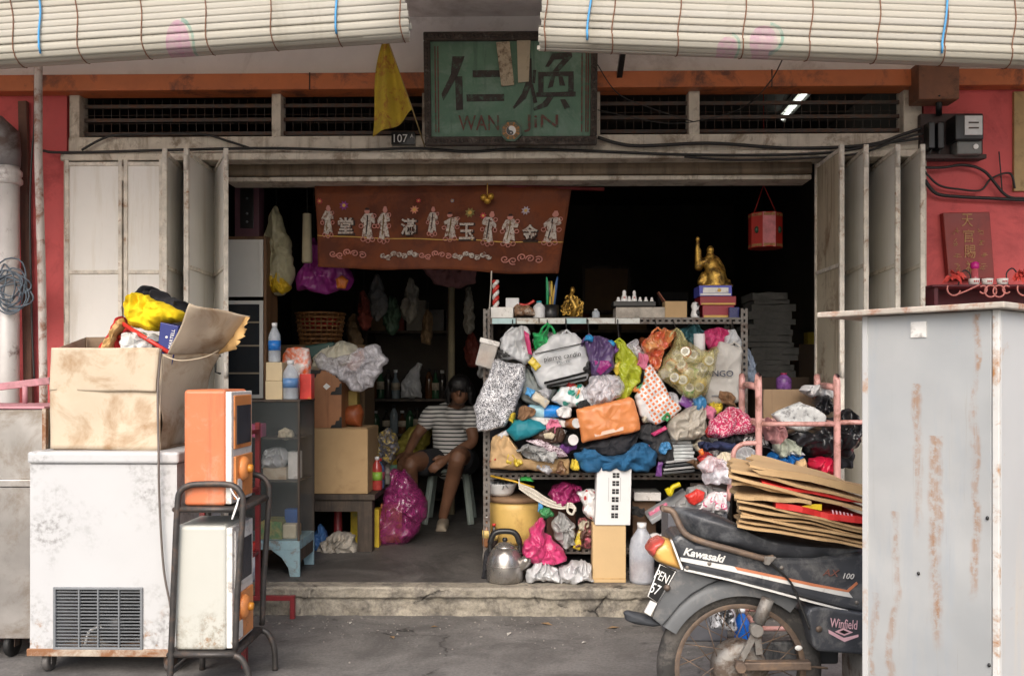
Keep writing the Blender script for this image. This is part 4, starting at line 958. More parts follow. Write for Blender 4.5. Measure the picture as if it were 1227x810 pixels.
# fender: an arc over the wheel with side skirts
arc = []
for i in range(25):
    a = R(205 - i * 7.0); arc.append(a)
fm = MB(); RF = RW + .032
def fendf(u, v):
    a = R(150) + (R(52) - R(150)) * u; s = v * 2 - 1
    rr = RF - .055 * max(0, abs(s) - .7) / .3
    return (WC.x + rr * math.cos(a), WC.y + .062 * max(-1, min(1, s * 1.25)), WC.z + rr * math.sin(a))
fm.sheet(fendf, 30, 12); bp("rear_fender", fm, M_GFEN)
bp("fender_skirt", poly(zc8([(470, 325), (720, 405), (640, 440), (520, 510), (430, 590), (350, 690), (300, 745), (230, 690), (265, 565), (300, 500), (400, 330)]), -.066, -.052), M_GFEN, bev=.004)
flp = weld(bp("mud_flap", blob(zc8([(10, 640), (40, 628), (170, 655), (250, 690), (290, 715), (300, 735), (240, 745), (100, 725), (25, 700)]), BKY - .03, .07, .002, 8), M("mud_flap_rubber", (.03, .033, .038), .7, 0, .3, 9)))
bp("flap_reflector", poly(zc8([(215, 560), (265, 580), (215, 675), (168, 645)]), -.085, -.07), M_SILV, bev=.002)
pts = zc8([(285, 285), (400, 338), (268, 572), (195, 522)]); PL = [at(x, y, BKY - .07) for x, y in pts]
npz = bp("number_plate", MB().prism([PL[0], PL[1], PL[2], PL[3]], (.008, .006, 0)), M_BLK, bev=.001)
bp("plate_rim", MB().tube([p + Vector((0, -.004, 0)) for p in PL], .002, 6, closed=True), M_SILV, npz)
def platetext(s, zx, zy, w, h):
    x, y = zc8([(zx, zy)])[0]; text("lettering", s, .03, at(x, y, BKY - .073), M_WHITE, npz, .0006, (R(90), R(26), 0), w=w, h=h)
platetext("PEN", 300, 375, .046, .030); platetext("57", 252, 470, .030, .034)
bp("plate_lamp", MB().ball(at(*zc8([(338, 460)])[0], BKY - .07), (.012, .014, .012), 10, 7), M_RIM)
# tail lamp
TL = weld(bp("tail_lamp", blob(zc8([(180, 165), (215, 110), (280, 78), (320, 82), (375, 108), (420, 220), (455, 328), (400, 310), (320, 285), (250, 255), (215, 215)]), BKY - .01, .15, 0, 8, 4, soft=1), M_AMB))
weld(bp("red_lens", blob(zc8([(175, 168), (212, 108), (280, 75), (318, 86), (270, 125), (232, 180), (220, 222), (200, 205)]), BKY - .012, .165, 0, 8, 4, soft=1), M_REDL, TL))
# tail body
TB = zc8([(368, 108), (430, 60), (480, 70), (560, 130)]) + zc3([(340, 335), (430, 362), (560, 385), (700, 385), (800, 372), (890, 365), (890, 590), (860, 580), (640, 522), (560, 505), (400, 465), (245, 428)])
bp("tail_body", poly(TB, -.098, .098), M_BBLK, bev=.018, seg=3)
yS = -.0995
bp("stripe", poly(zc3([(226, 384), (250, 386), (400, 412), (560, 446), (700, 476), (825, 500), (846, 528), (800, 520), (640, 486), (420, 436), (228, 396)]), yS, -.09), M_SILV)
bp("stripe", poly(zc3([(420, 416), (560, 446), (700, 476), (825, 500), (860, 470), (864, 478), (830, 508), (700, 486), (560, 455), (430, 428)]), yS - .0012, -.09), M_STRO)
bp("stripe", poly(zc3([(240, 424), (400, 460), (560, 502), (700, 540), (872, 584), (872, 590), (700, 547), (560, 509), (400, 467), (240, 431)]), yS, -.09), M_SILV)
bp("lamp_trim", poly(zc8([(365, 110), (378, 108), (460, 322), (446, 328)]), yS - .002, -.08), M_SILV)
def bt(s, px, py, w, h, mt, ang, par=bike, dy=-.1015, shear=.25, bold=0): text("lettering", s, .03, at(px, py, BKY + dy), mt, par, .0012, (R(90), R(ang), 0), w=w, h=h, shear=shear, bold=bold)
bt("Kawasaki", 844, 665, .138, .026, M_SILV, 11, bold=.0009)
bt("AX", 996, 686, .055, .022, M("dull_red_decal", (.20, .085, .065), .5), 4); bt("100", 1017, 690, .036, .018, M_SILV, 4)
# seat and grab rail
weld(bp("seat", blob(zc3([(195, 200), (250, 205), (320, 215), (420, 268), (560, 300), (720, 330), (900, 340), (900, 372), (800, 380), (690, 392), (540, 380), (470, 362), (330, 322), (250, 300), (215, 250)]), BKY, .25, .002, 10, 3.2, n=80, soft=2), M_SEAT))
bp("grab_rail", MB().tube(pxpath([(*zc3([(168, 208)])[0], 3.06), (*zc3([(200, 222)])[0], 3.05), (*zc3([(238, 292)])[0], 3.04), (*zc3([(300, 325)])[0], 3.035), (*zc3([(420, 358)])[0], 3.03), (*zc3([(520, 385)])[0], 3.03), (*zc3([(560, 384)])[0], 3.03)], 3.04), .011, 8)
   .tube(pxpath([(*zc3([(168, 208)])[0], 3.06), (*zc3([(162, 205)])[0], 3.14), (*zc3([(170, 208)])[0], 3.24)], 3.1), .011, 8), M_RIM)
bp("rail_bracket", poly(zc3([(528, 380), (572, 382), (545, 412), (528, 408)]), -.125, -.1), M_ALU, bev=.002)
# side cover
sc_ = bp("side_cover", poly(zc3([(690, 568), (720, 562), (900, 585), (900, 735), (720, 722), (705, 705), (680, 590)]), -.112, .1), M_BBLK, bev=.010, seg=3)
M_PINKD = M("pink_decal", (.62, .38, .42), .5)
bt("Winfield", 1011, 747, .088, .030, M_PINKD, 5, sc_, -.114, 0)
def decal(L, mt, dy=-.1135): return poly(zc3(L), dy, -.11).build("emblem", mt, sc_)
decal([(758, 642), (814, 672), (866, 660), (866, 668), (816, 686), (760, 656)], M_PINKD)
decal([(782, 650), (812, 636), (846, 652), (815, 664)], M_PINKD, -.1138); decal([(796, 650), (812, 643), (832, 652), (815, 658)], M_BLK, -.1145)
bp("cover_knob", MB().ball(at(*zc3([(724, 640)])[0], BKY - .115), (.011, .006, .011), 10, 7), M_RIM, sc_)
# shock absorber, swing arm, brake, exhaust
z47 = lambda x, y, d: at(780 + x / 4.72, 690 + y / 4.72, BKY + d)
sh_ = bp("shock_absorber", MB().cyl(z47(662, 128, -.092), z47(608, 262, -.088), .021, n=16), M_ALU)
bp("shock_rod", MB().cyl(z47(612, 250, -.088), z47(592, 312, -.086), .012, n=12), M_ALU, sh_); bp("shock_eye", MB().lathe([(.020, -.02), (.022, -.01), (.022, .01), (.020, .02)], z47(594, 302, -.088), 16, 'y'), M_ALU, sh_)
bp("axle_bracket", MB().bar(z47(590, 320, -.085), z47(500, 490, -.08), .020, .010, (0, 1, 0)).bar(z47(600, 320, -.084), z47(612, 440, -.08), .022, .010, (0, 1, 0)), M_ALU)
bp("swing_arm", MB().bar(z47(480, 505, -.078), z47(900, 500, -.078), .035, .028), M_RIM, bev=.004); bp("swing_arm", MB().bar(z47(480, 505, .078), z47(900, 500, .078), .035, .028), M_RIM, bev=.004)
bp("axle_nut", MB().lathe([(.018, -.03), (.020, -.02), (.020, 0)], z47(500, 505, -.09), 6, 'y'), M_RIM); 
bp("reflector", MB().ball(z47(835, 406, -.07), (.013, .005, .009), 12, 6), M_SILV)
bp("engine", MB().box(WC.x + .38, WC.x + .72, WC.y - .11, WC.y + .11, .17, .36).box(WC.x + .5, WC.x + .62, WC.y - .07, WC.y + .07, .36, .48), M_ALU, bev=.02, seg=3)
bp("exhaust_pipe", MB().tube([(WC.x - .30, WC.y - .13, .20), (WC.x + .1, WC.y - .13, .19), (WC.x + .16, WC.y - .13, .185), (WC.x + .5, WC.y - .12, .17), (WC.x + .78, WC.y - .06, .24), (WC.x + .8, WC.y - .02, .4)], [.035, .042, .028, .02, .018, .018], 14), M_ALU)
bp("chain_guard", MB().box(WC.x + .0, WC.x + .36, WC.y + .06, WC.y + .09, .27, .35), M_BBLK, bev=.01)
bp("frame", MB().tube([(WC.x - .02, WC.y, .60), (WC.x + .35, WC.y, .56), (WC.x + .62, WC.y, .50), (WC.x + .92, WC.y, .74)], .025, 10).tube([(WC.x + .35, WC.y, .56), (WC.x + .42, WC.y, .3)], .022, 10), M_BBLK)
bp("side_stand", MB().tube([(WC.x + .45, WC.y + .1, .2), (WC.x + .36, WC.y + .22, .0)], .010, 8), M_RIM)
bp("footrest", MB().cyl((WC.x + .55, WC.y - .24, .22), (WC.x + .55, WC.y + .24, .22), .013, n=10), M_BLACK)
bp("cable", MB().tube(pxpath([(*zc3([(545, 400)])[0], 3.03), (*zc3([(620, 470)])[0], 3.035), (*zc3([(660, 560)])[0], 3.03), (*zc3([(690, 640)])[0], 3.02)], 3.03), .004, 6), M_CABLE)
bp("brake_rod", MB().tube([z47(470, 470, -.07), z47(1000, 520, -.09)], .004, 6), M_RIM)
for (x_, y_) in ((590, 420), (860, 545), (330, 405), (250, 420)): bp("bolt", MB().ball(at(*zc3([(x_, y_)])[0], BKY - .1), (.007, .004, .007), 8, 6), M_ALU)
# front half, behind the cabinet
bp("leg_shield", MB().sheet(lambda u, v: (WC.x + .82 + .1 * v + .05 * math.cos((u - .5) * 3), WC.y + (u - .5) * .42 * (1 - .4 * v), .3 + .5 * v), 14, 10), M_BBLK)
for s in (-1, 1): bp("fork", MB().tube([fwc + Vector((0, s * .07, 0)), fwc + Vector((-.12, s * .07, .40)), fwc + Vector((-.17, s * .03, .52))], .020, 10), M_ALU)
bp("steering_column", MB().cyl(fwc + Vector((-.15, 0, .45)), fwc + Vector((-.26, 0, .72)), .03, n=12), M_BBLK)
bp("handlebar", MB().tube(smooth_path([fwc + Vector((-.36, -.32, .72)), fwc + Vector((-.27, -.18, .75)), fwc + Vector((-.25, 0, .72)), fwc + Vector((-.27, .18, .75)), fwc + Vector((-.36, .32, .72))]), .012, 8), M_ALU)
for s in (-1, 1): bp("grip", MB().cyl(fwc + Vector((-.37, s * .335, .72)), fwc + Vector((-.31, s * .235, .738)), .017, n=10), M_BLACK)
bp("headlamp", MB().lathe([(0, 0), (.05, .0), (.075, .06), (.08, .10), (.07, .11), (0, .115)], fwc + Vector((-.25, 0, .66)), 18, 'x'), M_BBLK)
fm = MB(); fm.sheet(lambda u, v: (fwc.x + (RF - .01) * math.cos(R(170) - u * R(130)), fwc.y + .06 * (v * 2 - 1), fwc.z + (RF - .01 - .03 * (v * 2 - 1) ** 4) * math.sin(R(170) - u * R(130))), 20, 8); bp("front_fender", fm, M_BBLK)

# --- flattened cartons on the seat
M_REDCARD = M("red_printed_carton", (.58, .025, .022), .6, 0, .12, 6); M_YELCARD = M("yellow_print", (.72, .50, .02), .6)
def z58(x, y): return (860 + x / 5.783, 540 + y / 5.783)
def carton_sheet(label, a, b, th, mt, Y0=2.97, dep=.42, bow=.0, name="flattened_carton", ruff=0, sd=0):
    pa, pb = at(*z58(*a), Y0), at(*z58(*b), Y0); d = pb - pa; nU, nV = 16, 6
    def f(u, v, o):
        p = pa + d * u + Vector((0, dep * v + (1 - v) * (.03 * noise.noise(Vector((sd * 3.3, 0, 5))) + .012 * noise.noise(Vector((u * 6, sd, 2)))), .0)); p.x -= (1 - u) * v * dep * -pa.x / Y0; p.z += bow * math.sin(math.pi * u) + o + .009 * noise.noise(Vector((u * 3, v * 2, sd))) + .04 * v * 0
        if u == 0: p.x += .035 * noise.noise(Vector((v * 5, sd, 1)))
        return p
    vs = []; fs = []; w = nU + 1
    for o in (-th / 2, th / 2):
        vs += [f(i / nU, j / nV, o) for j in range(nV + 1) for i in range(nU + 1)]
    n = w * (nV + 1)
    for j in range(nV):
        for i in range(nU):
            q = (j * w + i, j * w + i + 1, (j + 1) * w + i + 1, (j + 1) * w + i); fs += [tuple(k + n for k in q), q[::-1]]
    rim = list(range(w)) + [j * w + nU for j in range(1, nV + 1)] + [nV * w + i for i in range(nU - 1, -1, -1)] + [j * w for j in range(nV - 1, 0, -1)]
    fs += [(rim[i], rim[(i + 1) % len(rim)], rim[(i + 1) % len(rim)] + n, rim[i] + n) for i in range(len(rim))]
    return tag(MB().add(vs, fs).build(name, mt), label, "carton", "flattened cartons stacked on the motorcycle seat")
KL = "flattened brown carton in the stack on the motorcycle seat"
carton_sheet(KL, (135, 520), (1120, 680), .008, M_KRAFT, 2.98, sd=1, bow=.002); carton_sheet(KL, (150, 488), (1120, 655), .007, M_KRAFT, 2.98, .40, .002, sd=2)
carton_sheet(KL, (160, 455), (1120, 622), .008, M_KRAFT, 2.97, .42, .0, sd=3); carton_sheet(KL, (165, 430), (1120, 608), .006, M_KRAFT, 2.99, .40, .003, sd=9)
carton_sheet(KL, (150, 395), (1120, 585), .010, M_KRAFT, 2.965, .42, .004, sd=4); carton_sheet(KL, (130, 345), (1120, 558), .007, M_KRAFT, 2.97, .42, .0, sd=5)
rc = carton_sheet("red printed carton with a yellow patch folded in the motorcycle's stack", (400, 372), (1120, 515), .020, M_REDCARD, 2.965, .4, .0, sd=6)
yp = MB().add([at(*z58(*q), 2.9635) for q in ((570, 385), (720, 414), (722, 370), (668, 368))], [(0, 1, 2, 3)]).build("print", M_YELCARD, rc)
ORG[rc.name] = rc.location.copy()
for i in range(6):
    x = 790 + i * 26; MB().add([at(*z58(*q), 2.9632) for q in ((x, 408 + i * 5), (x + 12, 411 + i * 5), (x + 17, 440 + i * 5), (x + 5, 437 + i * 5))], [(0, 1, 2, 3)]).build("print", M_PINKD, rc)
carton_sheet("brown carton with worn lettering lying folded over the red printed carton", (115, 315), (650, 362), .012, M_KRAFT, 2.955, .42, .0, sd=7)
carton_sheet(KL, (95, 230), (640, 345), .010, M_KRAFT, 2.99, .40, .012, sd=13)
carton_sheet(KL, (75, 175), (1120, 440), .010, M_KRAFT, 2.97, .42, .0, sd=8)
carton_sheet("red edged carton wedged near the top of the motorcycle's stack", (310, 225), (1120, 385), .010, M_REDCARD, 2.985, .40, .0, sd=11)
carton_sheet(KL, (90, 135), (1120, 375), .010, M_KRAFT, 2.98, .42, .004, sd=10)
tp = carton_sheet("topmost brown carton bulging open on the motorcycle's stack", (230, 108), (1120, 285), .008, M_KRAFT, 2.98, .42, .006, sd=12)
ORG[tp.name] = tp.location.copy()
P_ = [at(*z58(*q), 2.97) for q in ((235, 130), (590, 165), (1110, 270), (1110, 335), (640, 215), (300, 165))]
MB().prism(P_, (0, .006, 0)).build("open_flap", M_KRAFT, tp)

# ================================================================ left half of the shop room
def pbox(name, label, cat, p0, p1, Y, dep, mat, bev=.003, group=None, base=None):
    """a box whose front face spans two photo corners at distance Y"""
    a, b = at(p0[0], p1[1], Y), at(p1[0], p0[1], Y); z0 = a.z if base is None else base
    return tag(MB().box(a.x, b.x, Y, Y + dep, z0, b.z).build(name, mat, bev=bev), label, cat, group)
def bag(name, label, cat, pix, Y, depth, mat, crumple=.012, freq=16, seed=0, group=None, **k):
    return weld(tag(blob(pix, Y, depth, crumple, freq, seed=seed, **k).build(name, mat), label, cat, group))
def film(name, col, rough=.22, alpha=1, bump=.6, var=.18, coat=.5, bs=22, tr=.25, stripes=None):
    """thin crinkled plastic film: glossy creases, a little light passing through"""
    if name in MATS: return MATS[name]
    if isinstance(col, str): col = srgb(col)
    k = NT(name); rough += .12; coat *= .4; bump *= .4; n = k.ridged(bs, 4); n2 = k.noise(6, 4, .6)
    c = k.mix(k.ramp(n2, [(.3, 0), (.7, 1)]), [x * (1 - var) for x in col], [min(1, x * (1 + var)) for x in col])
    k.set(Base_Color=c, Roughness=rough, Alpha=alpha); k.b.inputs["Coat Weight"].default_value = coat; k.b.inputs["Coat Roughness"].default_value = .12
    k.bump(n, bump, .004)
    if tr:
        t = k.new("ShaderNodeBsdfTranslucent"); k.link(c, t.inputs[0]); mx = k.new("ShaderNodeMixShader"); mx.inputs[0].default_value = tr
        k.link(k.b.outputs[0], mx.inputs[1]); k.link(t.outputs[0], mx.inputs[2]); k.link(mx.outputs[0], k.out.inputs[0])
    MATS[name] = k.m; return k.m
def glass(name, tint=(.75, .8, .8), alpha=.22, rough=.06):
    if name in MATS: return MATS[name]
    k = NT(name); d = k.noise(3, 8, .7)
    k.set(Base_Color=tint, Roughness=k.ramp(d, [(.3, rough), (.7, rough + .12)]), Alpha=k.ramp(d, [(.35, alpha * .6), (.7, alpha * 1.5)])); MATS[name] = k.m; return k.m
M_GLASS = glass("dusty_pane", (.20, .23, .23), .13)
M_PET = glass("clear_bottle_plastic", (.72, .78, .84), .42, .08)
M_WOODB = M("brown_veneer", (.20, .105, .05), .55, 0, .25, 5, .15, 50, streak=(.11, .055, .03), sa=.42)
M_LBLUE = M("chipped_pale_blue_paint", (.24, .36, .40), .65, 0, .15, 10, .3, 60, dirt=(.17, .13, .10), da=.36, ds=12)
def bottle(label, loc, h, r, body, cap, lab=None, shape=0, group=None, name="bottle", cat="bottle"):
    t = thing(name, label, cat, loc, group); p = Vector(loc)
    prof = [(r * .9, 0), (r, .01), (r, h * .62), (r * .93, h * .70), (r * .38, h * .88), (r * .38, h * .94), (0, h * .94)] if shape == 0 else [(r * .92, 0), (r, .012), (r, h * .55), (r * .35, h * .74), (r * .3, h * .96), (0, h * .96)]
    MB().lathe(prof, p, 18).build("body", body, t)
    MB().lathe([(r * .44, h * .90), (r * .44, h), (0, h)], p, 14).build("cap", cap, t)
    if lab: MB().lathe([(r * 1.02, h * .30), (r * 1.02, h * .55)], p, 18).build("paper_label", lab, t)
    return t

# --- tall cupboard, display case
CUY = 5.6; u0, u1 = at(232, 300, CUY), at(318, 283, CUY); cdx = .25
cp = thing("tall_cupboard", "tall brown cupboard with white upper door and glazed lower door", "cupboard", ((u0.x + u1.x) / 2, CUY + .12, FZ))
w = .022; M_CWH = M("cupboard_white_panel", (.76, .76, .72), .5, 0, .06, 3)
MB().box(u1.x - .012, u1.x + .006, CUY, CUY + cdx, FZ, u1.z).build("side_panel", M_WOODB, cp, bev=.002)
MB().box(u0.x, u0.x + .018, CUY, CUY + cdx, FZ, u1.z).build("side_panel", M_WOODB, cp)
MB().box(u0.x, u1.x, CUY + .004, CUY + cdx, u1.z - .02, u1.z - .001).box(u0.x + .018, u1.x - .012, CUY + .004, CUY + cdx, FZ, FZ + .3).build("carcass", M_WOODB, cp)
MB().box(u0.x + .018, u1.x - .012, CUY + cdx - .012, CUY + cdx, FZ + .3, u1.z - .02).build("back_panel", M_BLK, cp)
zm, zlo = at(300, 358, CUY).z, at(300, 477, CUY).z
xa, xb = at(262, 300, CUY).x, u1.x - .014
def framed(n, z0, z1, fm, pm, par):
    d = MB().box(xa + w, xb - w, CUY + .006, CUY + .012, z0 + w, z1 - w).build(n, pm, par)
    MB().box(xa, xa + w, CUY - .004, CUY + .016, z0, z1).box(xb - w, xb, CUY - .004, CUY + .016, z0, z1).box(xa + w, xb - w, CUY - .003, CUY + .015, z0, z0 + w).box(xa + w, xb - w, CUY - .003, CUY + .015, z1 - w, z1).build("frame", fm, d)
    return d
framed("upper_door", zm + .012, u1.z - .022, M_CWH, M_CWH, cp)
framed("glazed_door", zlo, zm - .012, M_CWH, M("dark_cupboard_glass", (.03, .035, .04), .12, 0, .2, 3), cp)
for py in (386, 414, 447):
    z = at(290, py, CUY).z; MB().box(xa + w, xb - w, CUY - .001, CUY + .005, z - .006, z + .004).build("shelf_edge", M("shelf_edge_beech", (.36, .30, .21), .6), cp)
MB().box(u0.x + .018, u1.x - .012, CUY + .015, CUY + .24, FZ + .3, zlo - .002).build("lower_door", M_WOODB, cp)
# intercom / speaker on the cupboard
sp0 = at(296, 283, 5.7); spk = thing("speaker_box", "mauve framed black speaker box on top of the tall cupboard", "speaker", (sp0.x, 5.75, u1.z))
a, b = at(281, 281, 5.68), at(310, 222, 5.68)
MB().box(a.x, b.x, 5.68, 5.80, u1.z, b.z).build("case", M("mauve_case", (.13, .055, .075), .5), spk, bev=.004)
a, b = at(288, 274, 5.68), at(304, 226, 5.68); pn = MB().box(a.x, b.x, 5.672, 5.682, a.z, b.z).build("panel", M_BLK, spk, bev=.003)
for py in (238, 256, 266): MB().ball(at(296, py, 5.67), (.008, .004, .008), 10, 6).build("stud", M_GREYP, pn)

GY0, GY1 = 5.07, 5.42; gx1 = at(359, 600, GY0).x; gx0 = gx1 - .52; gt = at(350, 479, GY0).z; gb = at(350, 648, GY0).z
dc = thing("display_case", "old glass display case on a chipped pale blue base", "display case", ((gx0 + gx1) / 2, 5.25, FZ))
MB().box(gx0, gx1, GY0, GY1, gb - .05, gb).build("base_rail", M_LBLUE, dc, bev=.003)
for x0_, sgn in ((gx1, -1), (gx0, 1)):
    for yy in (GY0, GY1 - .02):
        pts = [(x0_, 0), (x0_ + sgn * .055, 0), (x0_ + sgn * .065, .05), (x0_ + sgn * .10, .105), (x0_ + sgn * .16, gb - .05 - FZ), (x0_, gb - .05 - FZ)]
        MB().prism([(x, yy, FZ + z) for x, z in pts], (0, .02, 0)).build("leg", M_LBLUE, dc, bev=.002)
MB().box(gx1 - .018, gx1 - .002, GY0 + .02, GY1 - .02, FZ + .08, gb - .05).build("side_apron", M_WOODD, dc)
for x in (gx0, gx1 - .012):
    for y in (GY0, GY1 - .012): MB().box(x, x + .012, y, y + .012, gb, gt - .012).build("post", M_WOODD, dc)
MB().box(gx0 - .004, gx1 + .004, GY0 - .004, GY1 + .004, gt - .012, gt).build("top", M_WOODD, dc, bev=.002)
for py in (560, 524):
    pass
for i, py in enumerate((525, 577)):
    z = at(340, py, GY0).z; MB().box(gx0 + .013, gx1 - .013, GY0 + .014, GY1 - .014, z - .006, z).build("shelf", M_WOODD, dc)
MB().box(gx0 + .012, gx1 - .012, GY0 + .002, GY0 + .006, gb, gt - .012).build("front_pane", M_GLASS, dc)
MB().box(gx1 - .007, gx1 - .003, GY0 + .012, GY1 - .012, gb, gt - .012).build("side_pane", M_GLASS, dc)
MB().box(gx0 + .012, gx1 - .012, GY1 - .008, GY1 - .004, gb, gt - .012).build("back_pane", M("case_back", (.055, .045, .038), .7), dc)
M_WBAG = film("white_film_bag", (.66, .66, .66)); M_PINKPK = M("pink_packet", (.65, .10, .25), .4)
zs1, zs2 = at(340, 525, GY0).z, at(340, 577, GY0).z
pbox("packet", "pink and white packet on the display case's upper shelf", "packet", (300, 508), (313, 525), 5.15, .1, M_PINKPK, base=zs1)
bag("crumpled_paper", "crumpled pale paper on the display case's upper shelf", "paper", [(332, 526), (334, 516), (342, 511), (350, 516), (353, 525), (342, 527)], 5.18, .08, M_PAPERO2, .006, 30, 3)
bag("plastic_bag", "white plastic bag in the display case above a carton", "bag", [(314, 560), (314, 545), (320, 537), (336, 535), (345, 542), (345, 555), (340, 561)], 5.2, .14, M_WBAG, .01, 25, 4)
pbox("white_carton", "white carton under the plastic bag inside the display case", "carton", (315, 560), (343, 577), 5.16, .14, M_CARDW, base=zs2)
pbox("paper_box", "upright white box beside the bag inside the display case", "box", (345, 541), (358, 577), 5.2, .08, M_TRIMW, base=zs2)
pbox("blue_box", "small blue box on the display case floor", "box", (341, 610), (356, 630), 5.2, .06, M("blue_card", (.02, .08, .28), .5), base=gb + .03)
pbox("yellow_tray", "yellow and green papers lying on the display case floor", "papers", (312, 625), (338, 645), 5.12, .2, M("olive_paper", (.36, .30, .10), .8, 0, .4, 20, dirt=(.10, .22, .08), da=.45, ds=10), base=gb)
pbox("pale_tin", "pale tin standing on the display case floor", "tin", (338, 628), (355, 646), 5.13, .07, M("pale_tin", (.52, .46, .33), .5), .01, base=gb)
pbox("yellow_tray", "flat brown tray under the blue box on the display case floor", "tray", (341, 629), (357, 640), 5.2, .08, M_KRAFT, base=gb)
# on top of the case
a, b = at(318, 479, 5.1), at(338, 434, 5.1); zmid = (gt + b.z) / 2
tag(MB().box(a.x, b.x, 5.1, 5.22, gt, zmid).build("small_carton", M_KRAFTP if False else M("pale_kraft", (.58, .46, .28), .8, 0, .1, 6, .2, 40), bev=.003), "pale small carton standing directly on the glass display case", "carton")
tag(MB().box(a.x + .002, b.x - .001, 5.102, 5.22, zmid + .001, b.z).build("small_carton", MATS["pale_kraft"], bev=.003), "pale small carton stacked below the blue labelled bottle", "carton")
M_BLUECAP = M("blue_cap", (.03, .12, .5), .35); M_BLUELAB = M("blue_bottle_label", (.02, .16, .50), .35, 0, .3, 30); M_WCAP = M("white_cap", (.7, .7, .7), .4)
q = atz(329, 5.15, b.z); bottle("clear water bottle with blue label on the stacked small cartons", q, at(329, 387, 5.15).z - b.z, .034, M_PET, M_WCAP, M_BLUELAB)
q = atz(348, 5.14, gt); bottle("clear water bottle with pale blue label on the display case", q, at(348, 432, 5.14).z - gt, .044, M_PET, M_WCAP, M("pale_blue_label", (.12, .25, .48), .35, 0, .3, 20))
pbox("red_packet", "red and yellow packet beside the bottle on the display case", "packet", (359, 448), (373, 479), 5.2, .08, M("red_packet", (.62, .04, .03), .4, 0, .2, 12, dirt=(.65, .42, .03), da=.28, ds=9), base=gt)
M_ORW = M("orange_white_wrapper", (.66, .65, .62), .35, 0, .05, 6, dirt=(.70, .12, .02), da=.50, ds=7)
bag("snack_bag", "orange and white snack bag leaning behind the water bottle", "bag", [(339, 480), (339, 425), (344, 417), (358, 415), (371, 417), (373, 440), (371, 480)], 5.3, .1, M_ORW, .006, 14, 6)

# --- table with carton and heap
TY0, TY1 = 5.79, 6.7; ttz = at(440, 592, TY0).z; tx1 = at(446, 600, TY0).x; tx0 = tx1 - 1.1
tb = thing("wooden_table", "dark low wooden table under the big brown carton", "table", ((tx0 + tx1) / 2, 6.2, FZ))
MB().box(tx0, tx1 + .02, TY0 - .02, TY1, ttz - .035, ttz).build("tabletop", M_WOODD, tb, bev=.004)
MB().box(tx0 + .05, tx1 - .0, TY0, TY0 + .025, ttz - .11, ttz - .0355).build("apron", M_WOODD, tb)
for x in (tx0, tx1 - .095):
    for y in (TY0, TY1 - .1): MB().box(x, x + .095, y + .002, y + .09, FZ, ttz - .036).build("leg", M_WOODD, tb, bev=.004)
def carton(label, x0, x1, y0, y1, z0, z1, mt, tape=True):
    c = thing("carton", label, "carton", ((x0 + x1) / 2, (y0 + y1) / 2, z0))
    def f(u, v, n): return 0
    b = MB().box(x0, x1, y0, y1, z0, z1).build("case", mt, c, bev=.006, seg=2)
    if tape: MB().box((x0 + x1) / 2 - .025, (x0 + x1) / 2 + .025, y0 - .0012, y0 + .01, z1 - .09, z1 + .001).build("tape", M("packing_tape", (.42, .31, .17), .25), c)
    MB().box(x0 + .004, x1 - .004, y0 + .002, (y0 + y1) / 2 - .002, z1 + .0005, z1 + .005).build("flap", mt, c); MB().box(x0 + .004, x1 - .004, (y0 + y1) / 2 + .002, y1 - .002, z1 + .0005, z1 + .005).build("flap", mt, c)
    return c
a, b = at(379, 592, TY0 + .02), at(441, 514, TY0 + .02)
carton("large plain brown carton on the dark low table", a.x - .1, b.x, TY0 + .01, TY0 + .42, ttz, b.z, M_KRAFT, False)
ctz = b.z + .006
a, b = at(372, 514, TY0 + .03), at(409, 444, TY0 + .03)
wb = thing("wooden_box", "brown wooden box with black metal corners on the large carton", "box", ((a.x + b.x) / 2, 5.95, ctz))
M_WBOX = M("orange_brown_wood", (.34, .15, .065), .6, 0, .2, 6, .2, 40, streak=(.24, .10, .04), sa=.4)
MB().box(a.x, b.x, TY0 + .03, TY0 + .33, ctz, b.z).build("case", M_WBOX, wb, bev=.003)
for (xx, zz, sx, sz) in ((a.x, b.z, 1, -1), (b.x, b.z, -1, -1), (b.x, ctz, -1, 1), (b.x, (ctz + b.z) / 2 + .03, -1, 1)):
    MB().prism([(xx + sx * u * .001, TY0 + .027, zz + sz * v * .001) for u, v in ((-2, -2), (70, -2), (62, 18), (40, 22), (34, 45), (14, 48), (10, 70), (-2, 70))], (0, .006, 0)).build("corner_plate", M_BLK, wb)
MB().prism([at(391, 459, TY0 + .027), at(396, 463, TY0 + .027), at(391, 467, TY0 + .027), at(387, 463, TY0 + .027)], (0, .003, 0)).build("sticker", M_WHITE, wb)
wbt = b.z
# dark stack behind with basket
a, b = at(330, 514, 6.25), at(437, 414, 6.25)
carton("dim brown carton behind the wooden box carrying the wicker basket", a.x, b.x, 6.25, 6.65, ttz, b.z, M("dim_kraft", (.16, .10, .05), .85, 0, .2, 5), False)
bs = thing("wicker_basket", "round brown wicker basket full of red things on the dim carton", "basket", atz(384, 6.42, b.z + .006))
bc_ = atz(384, 6.42, b.z + .006); rb, hb_ = .165, at(384, 376, 6.42).z - b.z
wk = MB()
for ring in range(8):
    z = .012 + ring * (hb_ - .02) / 7; r_ = rb * (.82 + .18 * ring / 7); N = 72
    wk.tube([bc_ + Vector(((r_ + .006 * math.cos(i * math.pi / 3 + ring * math.pi)) * math.cos(2 * math.pi * i / N), (r_ + .006 * math.cos(i * math.pi / 3 + ring * math.pi)) * math.sin(2 * math.pi * i / N), z)) for i in range(N)], .009, 6, closed=True)
M_WICK = M("brown_wicker", (.22, .10, .035), .5, 0, .35, 30)
wk.build("weave", M_WICK, bs)
